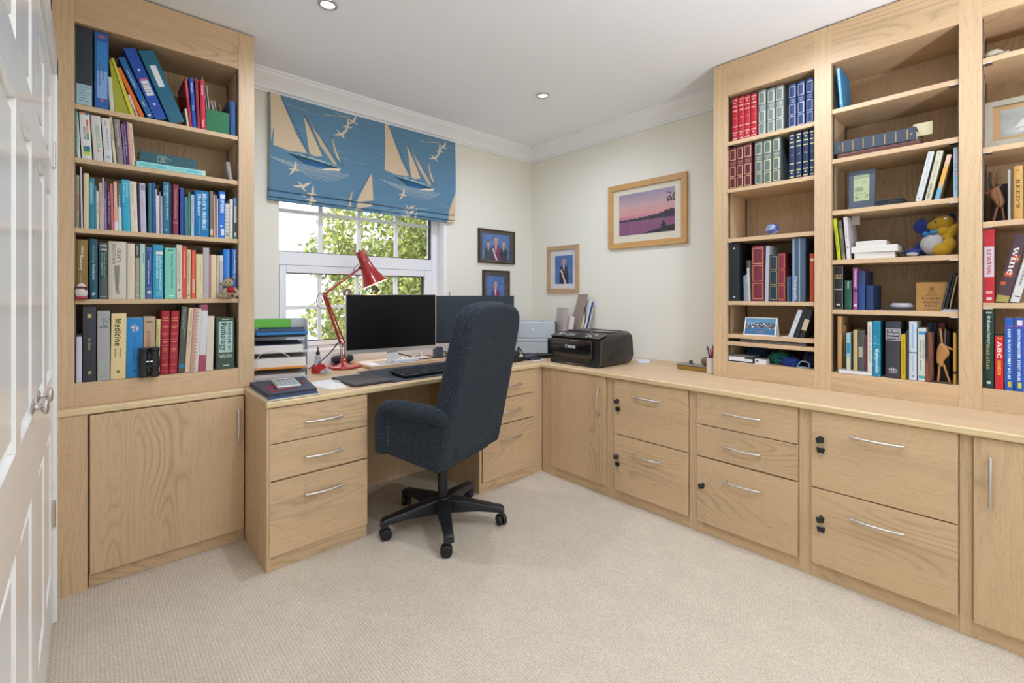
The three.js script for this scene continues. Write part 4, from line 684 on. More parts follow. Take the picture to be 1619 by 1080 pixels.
function paintSpine(c, X, Y, w, h, ops) {
  const q = (s) => { let n = 17; for (const ch of s) n = (n * 31 + ch.charCodeAt(0)) >>> 0; return n; };
  let sd = q(ops + w.toFixed(2)); const r = () => { sd = (sd * 1664525 + 1013904223) >>> 0; return sd / 4294967296; };
  for (const op of ops.split(';')) {
    if (!op) continue;
    const a = op.split('~'), k = a[0];
    if (k === 'T' || k === 'U') {
      const [, s, col, y0, y1, xc = '0.5', size = '0.5', font] = a, hor = font === 'h', T = +size * w;
      textV(c, s, col, hor ? X + w * 0.12 : X + +xc * w - T / 2, Y + +y0 * h, hor ? X + w * 0.88 : X + +xc * w + T / 2, Y + +y1 * h, font === 'serif' ? 'serif' : 'sans-serif', hor, k === 'U');
    } else if (k === 'B') { c.fillStyle = a[1]; const x0 = +(a[4] ?? 0), x1 = +(a[5] ?? 1); c.fillRect(X + x0 * w, Y + a[2] * h, (x1 - x0) * w, (a[3] - a[2]) * h); }
    else if (k === 'R') { c.strokeStyle = a[1]; c.lineWidth = Math.max(1.5, w * 0.06); c.strokeRect(X + a[4] * w, Y + a[2] * h, (a[5] - a[4]) * w, (a[3] - a[2]) * h); }
    else if (k === 'D') { c.fillStyle = a[1]; c.beginPath(); c.arc(X + w / 2, Y + a[2] * h, Math.max(2, a[3] * w), 0, 7); c.fill(); }
    else if (k === 'L') { c.fillStyle = a[1]; for (let y = +a[2]; y < +a[3]; y += 0.035) c.fillRect(X + w * (0.15 + 0.06 * r()), Y + y * h, w * (0.4 + 0.3 * r()), Math.max(1.5, h * 0.008)); }
    else if (k === 'A') {                                            // gilt bands and bosses
      c.fillStyle = a[1]; for (const y of [0.045, 0.19, 0.29, 0.655, 0.8, 0.94]) c.fillRect(X + w * 0.1, Y + y * h, w * 0.8, h * 0.022);
      for (const y of [0.12, 0.87]) { c.beginPath(); c.arc(X + w / 2, Y + y * h, w * 0.16, 0, 7); c.fill(); }
      textV(c, 'I - VI', a[1], X + w * 0.22, Y + h * 0.46, X + w * 0.78, Y + h * 0.49, 'serif', true);
    } else if (k === 'X') {                                          // gilt squares
      c.strokeStyle = a[1]; c.lineWidth = w * 0.09;
      for (const [y0, y1] of [[0.06, 0.3], [0.47, 0.7], [0.745, 0.965]]) c.strokeRect(X + w * 0.14, Y + y0 * h, w * 0.72, (y1 - y0) * h);
      textV(c, 'PHOTOGRAPH', a[1], X + w * 0.14, Y + h * 0.355, X + w * 0.86, Y + h * 0.385, 'serif', true);
      textV(c, 'ALBUM', a[1], X + w * 0.2, Y + h * 0.4, X + w * 0.8, Y + h * 0.43, 'serif', true);
    } else if (k === 'Z') {                                          // album panels
      c.strokeStyle = a[1]; c.lineWidth = Math.max(2, w * 0.05);
      for (const [y0, y1] of [[0.04, 0.315], [0.355, 0.635], [0.675, 0.955]]) c.strokeRect(X + w * 0.1, Y + y0 * h, w * 0.8, (y1 - y0) * h);
    } else if (k === 'Q') {                                          // encyclopedia
      c.fillStyle = '#c9707a'; for (let i = 1; i < 10; i++) c.fillRect(X, Y + h * (0.08 + 0.1 * (i - 0.35)), w, h * 0.006);
      c.fillStyle = a[1]; for (const y of [0.1, 0.12, 0.15, 0.235, 0.26, 0.365, 0.485, 0.59, 0.615, 0.845]) c.fillRect(X + w * (0.14 + 0.1 * r()), Y + y * h, w * (0.5 + 0.2 * r()), h * 0.009);
      c.strokeStyle = '#b9848a'; c.lineWidth = 2; c.strokeRect(X + w * 0.25, Y + h * 0.7, w * 0.3, h * 0.05);
    } else if (k === 'O') { c.fillStyle = a[1]; for (let y = 0.12; y < 0.95; y += 0.1) for (const x of [0.22, 0.74]) c.fillRect(X + x * w - 2, Y + y * h, 5, 9); c.fillRect(X + 0.3 * w, Y + 0.87 * h, w * 0.4, h * 0.06); }
    else if (k === 'C') { c.fillStyle = a[1]; for (let y = 0.06; y < 0.96; y += 0.052) c.fillRect(X + w * 0.08, Y + y * h, w * 0.24, h * 0.014); }
    else if (k === 'M') { for (let i = 0; i < 26; i++) { c.fillStyle = i % 3 ? a[1] : '#2c3a30'; c.beginPath(); c.ellipse(X + r() * w, Y + h * (+a[2] + (a[3] - a[2]) * r()), w * 0.14, w * 0.08, r() * 3, 0, 7); c.fill(); } }
    else if (k === 'V') { for (let i = 0; i < 40; i++) { c.globalAlpha = 0.35; c.fillStyle = i % 2 ? a[1] : '#0d4f78'; c.beginPath(); c.ellipse(X + r() * w, Y + h * r(), w * (0.1 + 0.2 * r()), w * 0.1, r() * 3, 0, 7); c.fill(); } c.globalAlpha = 1; }
    else if (k === 'K') { for (let i = 0; i < 34; i++) { c.fillStyle = ['#e8e6e6', '#d98a86', '#7fae7a', '#e0c0b4'][i % 4]; const t = r() * 6.28, q2 = Math.sqrt(r()); c.beginPath(); c.ellipse(X + w * (0.5 + 0.24 * q2 * Math.cos(t)), Y + h * 0.17 + w * 0.26 * q2 * Math.sin(t), w * 0.06, w * 0.03, r() * 3, 0, 7); c.fill(); } }
    else if (k === 'G') {                                            // drawing of a leg
      c.strokeStyle = c.fillStyle = a[1]; c.lineWidth = 1.6; const P = (x, y) => [X + w * x, Y + h * y];
      c.beginPath(); c.moveTo(...P(0.32, 0.42)); c.bezierCurveTo(...P(0.3, 0.6), ...P(0.4, 0.7), ...P(0.4, 0.9)); c.lineTo(...P(0.68, 0.92)); c.bezierCurveTo(...P(0.5, 0.86), ...P(0.56, 0.72), ...P(0.62, 0.63)); c.bezierCurveTo(...P(0.66, 0.55), ...P(0.58, 0.46), ...P(0.6, 0.41)); c.closePath(); c.globalAlpha = 0.45; c.fill(); c.globalAlpha = 1; c.stroke();
      for (let i = 0; i < 16; i++) { c.beginPath(); c.moveTo(...P(0.34 + 0.016 * i, 0.43)); c.quadraticCurveTo(...P(0.42 + 0.008 * i, 0.62), ...P(0.43 + 0.006 * i, 0.86)); c.globalAlpha = 0.5; c.stroke(); } c.globalAlpha = 1;
    } else if (k === 'H') {                                          // bust drawing
      c.fillStyle = c.strokeStyle = a[1]; c.lineWidth = 2.4; c.beginPath(); c.ellipse(X + w * 0.64, Y + h * 0.125, w * 0.3, h * 0.03, 0, 0, 7); c.stroke(); c.beginPath(); c.ellipse(X + w * 0.62, Y + h * 0.165, w * 0.17, h * 0.038, 0, 0, 7); c.stroke();
      c.beginPath(); c.moveTo(X + w * 0.05, Y + h * 0.245); c.quadraticCurveTo(X + w * 0.4, Y + h * 0.2, X + w * 0.62, Y + h * 0.205); c.quadraticCurveTo(X + w * 0.85, Y + h * 0.21, X + w * 0.92, Y + h * 0.245); c.closePath(); c.globalAlpha = 0.5; c.fill(); c.globalAlpha = 1;
    } else if (k === 'E') { c.strokeStyle = a[1]; c.lineWidth = 3; for (let i = 0; i < 3; i++) c.strokeRect(X + w * (0.26 + 0.14 * i), Y + h * 0.84, w * 0.18, h * 0.06); c.beginPath(); c.moveTo(X + w * 0.22, Y + h * 0.87); c.lineTo(X + w * 0.5, Y + h * 0.815); c.lineTo(X + w * 0.8, Y + h * 0.87); c.stroke(); }
  }
}
function cellFor(side, w, h, colour, ops) {
  const s = sheets[side], pw = Math.max(10, Math.round(w * PPM)), ph = Math.round(h * PPM);
  if (s.x + pw + 8 > 2046) { s.x = 2; s.y += s.rowH + 4; s.rowH = 0; }
  const X = s.x, Y = s.y; s.x += pw + 8; s.rowH = Math.max(s.rowH, ph);
  s.c.fillStyle = colour; s.c.fillRect(X, Y, pw + 6, ph);
  s.c.save(); s.c.beginPath(); s.c.rect(X + 5, Y, pw, ph); s.c.clip(); paintSpine(s.c, X + 5, Y, pw, ph, ops); s.c.restore();
  return { u0: (X + 5) / 2048, u1: (X + 5 + pw) / 2048, v0: 1 - (Y + ph) / 2048, v1: 1 - Y / 2048, pu: (X + 2) / 2048, pv: 1 - (Y + ph / 2) / 2048 };
}
const coverMat = {};
for (const side of ['L', 'R']) coverMat[side] = {};
function makeBook(side, name, [x, t, h, lean, set, D, kind, colour, ops, label], group, origin, turn) {
  const th = Math.max(0.0035, t - 0.0006), cell = cellFor(side, th, h, colour, ops);
  const tb = kind === 'p' ? 0.0008 : 0.0022, bulge = kind === 'h' ? Math.min(0.006, th * 0.16) : kind === 'p' ? Math.min(0.0015, th * 0.06) : 0.0006;
  const pts = [], n = 6;
  for (let i = 0; i <= n; i++) { const a = i / n; pts.push([a * th, -bulge * 1.2 + bulge * 1.2 * Math.sqrt(Math.max(0, 1 - (2 * a - 1) ** 2) * 0.9 + 0.1)]); }
  const sp = Math.min(0.003, D * 0.03) + bulge;
  if (th > 3 * tb + 0.001) pts.push([th, -D], [th - tb, -D], [th - tb, -sp], [tb, -sp], [tb, -D], [0, -D]); else pts.push([th, -D], [0, -D]);
  const g = prep(plan(pts, 0, h));                                   // plan() takes (x, z)
  const p = g.attributes.position, uv = g.attributes.uv, nn = g.attributes.normal;
  for (let i = 0; i < p.count; i += 3) {
    const nz = (nn.getZ(i) + nn.getZ(i + 1) + nn.getZ(i + 2)) / 3, zm = Math.max(p.getZ(i), p.getZ(i + 1), p.getZ(i + 2));
    for (let j = i; j < i + 3; j++) {
      if (nz > 0.25 && zm > -0.012) uv.setXY(j, cell.u0 + (cell.u1 - cell.u0) * p.getX(j) / th, cell.v0 + (cell.v1 - cell.v0) * p.getY(j) / h);
      else uv.setXY(j, cell.pu, cell.pv);
    }
  }
  const b = new THREE.Group(); b.name = numbered(name); scene.add(b);
  tag(b, label, name === 'book' ? 'book' : name.includes('folder') || name.includes('document') ? 'folder' : name.includes('binder') ? 'binder' : name.includes('album') ? 'album' : 'book', group || undefined);
  obj('cover', g, coverMat[side][kind], b);
  if (th > 3 * tb + 0.001) { const e = kind === 'p' ? 0.0003 : 0.003; obj('pages', new THREE.BoxGeometry(th - 2 * tb - 0.0002, h - 2 * e, D - sp - (kind === 'p' ? 0.0004 : 0.004)).translate(th / 2, h / 2, -sp - (D - sp - (kind === 'p' ? 0.0004 : 0.004)) / 2), M.pages, b); }
  const lift = lean < 0 ? th * Math.sin(-lean) : 0;
  const ox = x, oy = origin.y + 0.0004 + lift, oz = origin.s;
  if (side === 'L') b.position.set(ox, oy, oz - set); else b.position.set(oz + set, oy, ox);
  b.rotation.set(0, turn, lean, 'YXZ');
  return b;
}
for (const side of ['L', 'R']) {
  const tex = new THREE.CanvasTexture(sheets[side].cv); tex.colorSpace = THREE.SRGBColorSpace; tex.anisotropy = 8; tex.magFilter = THREE.LinearFilter;
  coverMat[side].h = new THREE.MeshStandardMaterial({ map: tex, roughness: 0.55 });
  coverMat[side].p = new THREE.MeshStandardMaterial({ map: tex, roughness: 0.38 });
  coverMat[side].b = new THREE.MeshStandardMaterial({ map: tex, roughness: 0.3 });
}
for (const s of SHELVES) for (const r of s.rows) {
  const l = r[9].split(',')[0];
  const name = /folder|document/.test(l) ? 'document_folder' : /binder|lever arch|box file/.test(l) ? 'ring_binder' : /album/.test(l) ? 'photo_album' : /notebook|pad/.test(l) ? 'notebook' : 'book';
  makeBook(s.side, name, r, s.group, s, s.side === 'L' ? 0 : -Math.PI / 2);
}
// ------------------------------------------------------------------ blind and pictures
const blindTex = canvasTex(1536, 768, (c, w, h) => {
  c.fillStyle = '#6087a2'; c.fillRect(0, 0, w, h);
  const P = (u, v) => [u * w, v * h]; let sd = 5; const r = () => { sd = (sd * 1664525 + 1013904223) >>> 0; return sd / 4294967296; };
  for (let i = 0; i < 900; i++) { c.globalAlpha = 0.05; c.fillStyle = r() > 0.5 ? '#7a9db4' : '#4f7692'; c.fillRect(r() * w, r() * h, 3 + 26 * r(), 2 + 20 * r()); } c.globalAlpha = 1;
  const poly = (col, pts) => { c.fillStyle = col; c.beginPath(); pts.forEach((p, i) => (i ? c.lineTo(...P(...p)) : c.moveTo(...P(...p)))); c.closePath(); c.fill(); };
  const stroke = (col, lw, pts) => { c.strokeStyle = col; c.lineWidth = lw; c.beginPath(); c.moveTo(...P(...pts[0])); c.quadraticCurveTo(...P(...pts[1]), ...P(...pts[2])); c.stroke(); };
  const sail = '#d8c3a2';
  const boat = (u, v, s) => {                                     // u, v: stern at the waterline
    const q = (a, b) => [u + a * s, v + b * s];
    poly(sail, [q(0.0, -0.62), q(0.018, -0.58), q(0.09, -0.22), q(0.14, -0.06), q(0.06, -0.05), q(-0.005, -0.075), q(0.0, -0.3)]);
    poly(sail, [q(0.125, -0.42), q(0.15, -0.32), q(0.21, -0.06), q(0.175, -0.045), q(0.15, -0.06)]);
    poly('#cdb896', [q(0.15, -0.38), q(0.28, -0.0), q(0.262, -0.005), q(0.2, -0.16)]);
    poly('#d2bd9b', [q(0.25, -0.27), q(0.262, -0.24), q(0.3, -0.03), q(0.275, -0.08)]);
    c.strokeStyle = '#33485a'; c.lineWidth = 3.5 * s; for (const [a, b, d, e] of [[0.018, -0.58, 0.145, -0.06], [0.125, -0.42, 0.215, -0.05], [0.25, -0.27, 0.31, 0.0], [0.125, -0.42, 0.3, 0.0]]) { c.beginPath(); c.moveTo(...P(...q(a, b))); c.lineTo(...P(...q(d, e))); c.stroke(); }
    poly('#27505f', [q(0.05, -0.03), q(0.2, -0.005), q(0.3, 0.035), q(0.24, 0.05), q(0.13, 0.045)]);
    poly('#2d6296', [q(0.1, 0.005), q(0.22, 0.02), q(0.24, 0.055), q(0.16, 0.05)]);
    poly('#9dc0bd', [q(0.03, -0.045), q(0.2, -0.02), q(0.3, 0.025), q(0.19, -0.002)]);
    for (let i = 0; i < 5; i++) { c.fillStyle = i % 2 ? '#e6dcc8' : '#2d3440'; c.beginPath(); c.arc(...P(...q(0.09 + i * 0.025, -0.045 + i * 0.005)), 4 * s, 0, 7); c.fill(); }
    for (let i = 0; i < 9; i++) { const y = 0.03 + 0.012 * i; stroke(['#b7c0bd', '#8fa9b8', '#c9bfa8'][i % 3], 4 * s * (1 - i * 0.07), [q(-0.03 + 0.02 * i, y), q(0.12, y + 0.05), q(0.34 - 0.01 * i, y + 0.05)]); }
    poly('#e3d8c0', [q(0.24, 0.045), q(0.3, 0.03), q(0.29, 0.06), q(0.2, 0.075)]);
  };
  const bird = (u, v, s, t) => {
    c.save(); c.translate(...P(u, v)); c.rotate(t); c.scale(s * w, s * w); c.fillStyle = '#dccbb0';
    c.beginPath(); c.moveTo(-0.5, 0.05); c.quadraticCurveTo(-0.2, -0.02, 0, 0.02); c.quadraticCurveTo(0.1, -0.5, 0.32, -0.75); c.quadraticCurveTo(0.3, -0.2, 0.24, 0.06); c.quadraticCurveTo(0.5, 0.16, 0.62, 0.12); c.quadraticCurveTo(0.4, 0.3, 0.1, 0.2); c.quadraticCurveTo(-0.1, 0.5, -0.45, 0.66); c.quadraticCurveTo(-0.2, 0.32, -0.12, 0.14); c.closePath(); c.fill(); c.restore();
  };
  for (let i = 0; i < 26; i++) { const u = r(), v = r(); stroke(['#86a5b8', '#9fb3b9', '#6d93ad'][i % 3], 2 + 2 * r(), [[u, v], [u + 0.05, v + 0.03], [u + 0.13, v + 0.025]]); }
  for (const [u, v] of [[0.24, 0.12], [0.77, 0.14]]) { stroke('#b7ad94', 7, [[u, v], [u + 0.06, v - 0.005], [u + 0.13, v - 0.05]]); stroke('#a9a58f', 5, [[u + 0.05, v - 0.05], [u + 0.1, v - 0.02], [u + 0.17, v + 0.02]]); }
  boat(0.02, 0.6, 1); boat(0.555, 0.63, 1); 
  poly(sail, [[0.005, 0.01], [0.03, 0.0], [0.03, 0.2], [0.006, 0.5]]);
  for (const [u, v] of [[0.35, 0.18], [0.885, 0.2]]) { bird(u + 0.03, v - 0.07, 0.05, 0.2); bird(u, v, 0.05, -0.2); bird(u - 0.03, v + 0.09, 0.055, 0.55); }
  for (const [u, v] of [[0.1, 0.75], [0.655, 0.82]]) { bird(u, v - 0.04, 0.05, -0.1); bird(u + 0.04, v + 0.1, 0.055, 0.75); bird(u + 0.08, v + 0.16, 0.05, -0.15); }
  poly(sail, [[0.475, 0.62], [0.482, 0.66], [0.49, 0.9], [0.4, 0.94]]); stroke('#33485a', 3, [[0.472, 0.63], [0.43, 0.78], [0.385, 0.93]]); poly('#cdb896', [[0.38, 0.82], [0.375, 0.93], [0.36, 0.93]]);
  poly(sail, [[1, 0.66], [1, 1], [0.945, 1], [0.965, 0.84]]); 
  for (let i = 0; i < 14; i++) stroke('#8fb0c4', 3, [[0.3 + 0.5 * r(), 0.9 + 0.09 * r()], [0.5, 0.96], [0.4 + 0.5 * r(), 0.9 + 0.09 * r()]]);
});
const weave = dataTex(256, 256, (u, v) => { const k = 128 + 50 * Math.sin(u * 6.283 * 64) * Math.sin(v * 6.283 * 64) + 40 * (pnoise(u, v, 90, 90, 4) - 0.5); return [k, k, k]; }, false, [1, 1]);
const blindMat = new THREE.MeshStandardMaterial({ map: blindTex, roughness: 0.9, side: THREE.DoubleSide });
{
  const t = thing('roman_blind', 'blue roman blind printed with sailing yachts and gulls over the window', 'blind', [1.499, 2.482, -3.112]);
  const w = 1.378;
  const sheet = (prof, v0, v1, ww = w) => {                       // profile (y, z) swept along x, front and back
    const n = 24, pos = [], uv = [], ix = [];
    let L = 0; const len = prof.map((p, i) => (i ? (L += Math.hypot(p[0] - prof[i - 1][0], p[1] - prof[i - 1][1])) : 0));
    prof.forEach(([y, z], j) => { for (let i = 0; i <= n; i++) { const a = i / n; pos.push((a - 0.5) * ww, y + 0.0015 * Math.sin(a * 9 + j), z + 0.0025 * Math.sin(a * 7 + 1) * Math.min(1, j)); uv.push(a, 1 - (v0 + (v1 - v0) * len[j] / L)); } });
    for (let j = 0; j + 1 < prof.length; j++) for (let i = 0; i < n; i++) { const k = j * (n + 1) + i; ix.push(k, k + n + 1, k + 1, k + 1, k + n + 1, k + n + 2); }
    const g = new THREE.BufferGeometry(); g.setAttribute('position', new THREE.Float32BufferAttribute(pos, 3)); g.setAttribute('uv', new THREE.Float32BufferAttribute(uv, 2)); g.setIndex(ix); g.computeVertexNormals(); return g;
  };
  obj('headrail', box(w - 0.01, 0.03, 0.03, 0, -0.017, 0.017), M.white, t);
  const P = []; for (let i = 0; i <= 14; i++) { const a = i / 14; P.push([-0.588 * a, 0.038 + 0.01 * Math.sin(a * 3.1)]); }
  obj('panel', sheet([[0, 0.004], [0.001, 0.034], ...P, [-0.592, 0.03], [-0.586, 0.014]], 0, 0.97), blindMat, t);
  obj('fold', sheet([[-0.575, 0.012], [-0.6, 0.03], [-0.628, 0.034], [-0.632, 0.026], [-0.62, 0.008]], 0.86, 0.965, w + 0.004), blindMat, t);
  obj('fold', sheet([[-0.61, 0.01], [-0.63, 0.022], [-0.648, 0.024], [-0.651, 0.016], [-0.645, 0.005]], 0.9, 0.96, w), blindMat, t);
}
function frame(label, w, h, fw, depth, mat, mount, mountMat, art, p, turn, group) {
  const t = thing('framed_picture', label, 'picture', p, turn, group);
  const bar = (L, rot, x, y) => at(extr(shape([[-L / 2, 0], [L / 2, 0], [L / 2 - fw, -fw], [-L / 2 + fw, -fw]]), depth - 0.003, 0.0015, 2).rotateZ(rot), x, y, 0.002);
  obj('frame', [bar(w, 0, 0, h / 2), bar(w, Math.PI, 0, -h / 2), bar(h, Math.PI / 2, -w / 2, 0), bar(h, -Math.PI / 2, w / 2, 0)].map((g) => grain(g, 'x')), mat, t);
  obj('mount', box(w - 2 * fw + 0.004, h - 2 * fw + 0.004, 0.003, 0, 0, 0.005, 0), mountMat, t);
  const [aw, ah, dx, dy, tex] = art;
  obj('print', new THREE.PlaneGeometry(aw, ah).translate(dx, dy, 0.0072), new THREE.MeshStandardMaterial({ map: tex, roughness: 0.5 }), t);
  obj('glazing', new THREE.PlaneGeometry(w - 2 * fw, h - 2 * fw).translate(0, 0, 0.0105), M.glass, t);
  return t;
}
const sunset = canvasTex(768, 512, (c, w, h) => {
  const g = c.createLinearGradient(0, 0, 0, h * 0.66); g.addColorStop(0, '#9c8fa6'); g.addColorStop(0.45, '#c9a6a4'); g.addColorStop(0.78, '#d79a96'); g.addColorStop(1, '#b36f86'); c.fillStyle = g; c.fillRect(0, 0, w, h);
  c.fillStyle = '#8a5676'; c.fillRect(0, h * 0.66, w, h); for (let i = 0; i < 300; i++) { c.globalAlpha = 0.18; c.fillStyle = i % 2 ? '#b97890' : '#6d4264'; c.fillRect((i * 97) % w, h * 0.67 + ((i * 53) % 170), 60, 2); } c.globalAlpha = 1;
  c.fillStyle = '#3a3547'; c.beginPath(); c.moveTo(0, h * 0.67); c.lineTo(0, h * 0.63); for (let i = 0; i <= 40; i++) { const x = i / 40; c.lineTo(x * w, h * (0.63 - 0.05 * x - 0.1 * Math.max(0, x - 0.4) - 0.012 * Math.sin(i * 1.7) - (x > 0.75 ? 0.04 * Math.sin((x - 0.75) * 9) : 0))); } c.lineTo(w, h * 0.67); c.closePath(); c.fill();
  c.fillStyle = '#2b2733'; c.beginPath(); c.moveTo(w * 0.42, h); c.quadraticCurveTo(w * 0.7, h * 0.9, w, h * 0.84); c.lineTo(w, h); c.closePath(); c.fill();
  c.beginPath(); c.ellipse(w * 0.81, h * 0.85, w * 0.045, h * 0.07, 0, 0, 7); c.ellipse(w * 0.81, h * 0.76, w * 0.018, h * 0.035, 0, 0, 7); c.fill();
  for (let i = 0; i < 30; i++) { c.beginPath(); c.ellipse(w * (0.94 + 0.06 * Math.sin(i * 5)), h * (0.1 + 0.2 * Math.abs(Math.cos(i * 3))), 12, 9, i, 0, 7); c.fill(); }
  c.beginPath(); c.ellipse(w * 0.14, h * 0.32, 5, 6, 0, 0, 7); c.fill();
});
function portrait(people, wide) {
  return canvasTex(384, 384, (c, w, h) => {
    c.fillStyle = '#4f75b0'; c.fillRect(0, 0, w, h); let sd = 3; const r = () => { sd = (sd * 1664525 + 1013904223) >>> 0; return sd / 4294967296; };
    for (let i = 0; i < 220; i++) { c.globalAlpha = 0.09; c.fillStyle = r() > 0.5 ? '#7f9fd0' : '#33568f'; c.beginPath(); c.ellipse(r() * w, r() * h, 20 + 40 * r(), 14 + 30 * r(), r() * 3, 0, 7); c.fill(); } c.globalAlpha = 1;
    for (const [x, y, s, coat, hair, robe, scroll] of people) {
      c.save(); c.translate(x * w, y * h); c.scale(s, s * (wide || 1));
      c.fillStyle = coat; c.beginPath(); c.moveTo(-26, 400); c.lineTo(-62, 380); c.quadraticCurveTo(-72, 90, -48, 58); c.quadraticCurveTo(-20, 42, 0, 42); c.quadraticCurveTo(20, 42, 48, 58); c.quadraticCurveTo(72, 90, 62, 380); c.closePath(); c.fill();
      if (robe) { c.fillStyle = '#9c2434'; c.beginPath(); c.moveTo(-34, 50); c.lineTo(-14, 44); c.lineTo(-6, 400); c.lineTo(-40, 400); c.closePath(); c.moveTo(34, 50); c.lineTo(14, 44); c.lineTo(10, 130); c.lineTo(58, 250); c.lineTo(60, 190); c.closePath(); c.fill(); }
      c.fillStyle = '#e6e2e2'; c.beginPath(); c.moveTo(-14, 44); c.lineTo(14, 44); c.lineTo(0, 130); c.closePath(); c.fill();
      if (!robe) { c.fillStyle = '#2c3242'; c.fillRect(-4, 52, 8, 70); }
      c.fillStyle = '#d09a88'; c.fillRect(-12, 22, 24, 26); c.beginPath(); c.ellipse(0, 0, 24, 32, 0, 0, 7); c.fill();
      c.fillStyle = hair; c.beginPath(); c.ellipse(0, -12, 26, 24, 0, Math.PI, 0); c.quadraticCurveTo(22, -22, 0, -22); c.quadraticCurveTo(-22, -22, -26, -12); c.fill();
      c.fillStyle = '#4a3a38'; for (const e of [-9, 9]) { c.beginPath(); c.arc(e, -3, 2.6, 0, 7); c.fill(); } c.fillStyle = '#a8605a'; c.fillRect(-8, 14, 16, 3); c.fillStyle = '#bf8676'; c.fillRect(-2, 0, 4, 9);
      if (scroll) { c.save(); c.translate(-6, 170); c.rotate(-0.4); c.fillStyle = '#e2ddd6'; c.fillRect(-11, -90, 22, 190); c.fillStyle = '#d09a88'; c.beginPath(); c.ellipse(0, 92, 20, 14, 0, 0, 7); c.ellipse(-4, -30, 16, 12, 0, 0, 7); c.fill(); c.restore(); }
      c.restore();
    }
  });
}
M.frameDark = std(0x3b2a20, 0.4); M.frameGold = std(0xa98a50, 0.35, { metalness: 0.5 }); M.mountDark = std(0x4c5157, 0.85); M.mountCream = std(0xe3dcc6, 0.9); M.mountWhite = std(0xdedbdc, 0.9);
M.frameOak = new THREE.MeshStandardMaterial({ map: woodMap(false, [205, 158, 98], 91), roughness: 0.45 });
M.frameAsh = new THREE.MeshStandardMaterial({ map: woodMap(false, [196, 160, 120], 93), roughness: 0.5 });
frame('large light oak frame with a pink sunset lake photograph', 0.663, 0.498, 0.042, 0.022, M.frameOak, 0, M.mountCream, [0.47, 0.318, 0.0, 0.006, sunset], [XR - 0.001, 1.863, -1.8875], -Math.PI / 2);
frame('pale oak upright frame, one man in dark suit holding a scroll', 0.362, 0.414, 0.034, 0.02, M.frameAsh, 0, M.mountWhite, [0.205, 0.25, 0.012, -0.005, portrait([[0.5, 0.22, 1.5, '#272b3a', '#b9a59c', false, true]], 0.82)], [XR - 0.001, 1.4755, -2.712], -Math.PI / 2);
{
  const a = frame('dark frame showing three people before a blue backdrop', 0.419, 0.296, 0.014, 0.018, M.frameDark, 0, M.mountDark, [0.31, 0.225, -0.01, -0.004, portrait([[0.22, 0.38, 0.85, '#2e3f3c', '#3a2a26'], [0.79, 0.36, 0.9, '#2b3040', '#9a928c'], [0.5, 0.25, 1.0, '#2a3a86', '#c4b0a6', true, true]], 1.38)], [2.6625, 1.673, ZB + 0.001], 0);
  const b = frame('small dark upright frame, one robed man, half hidden by monitor', 0.31, 0.36, 0.014, 0.018, M.frameDark, 0, M.mountDark, [0.205, 0.255, -0.008, 0, portrait([[0.5, 0.3, 1.5, '#2a3a86', '#c0aca2', true, false]], 0.85)], [2.6555, 1.284, ZB + 0.001], 0);
  for (const [f, w, h] of [[a, 0.419, 0.296], [b, 0.31, 0.36]]) { const o = 0.0142, k = 0.004; obj('slip', [box(w - 2 * o, k, 0.006, 0, h / 2 - o - k / 2, 0.008, 0), box(w - 2 * o, k, 0.006, 0, -h / 2 + o + k / 2, 0.008, 0), box(k, h - 2 * o, 0.006, -w / 2 + o + k / 2, 0, 0.008, 0), box(k, h - 2 * o, 0.006, w / 2 - o - k / 2, 0, 0.008, 0)], M.frameGold, f); }
}
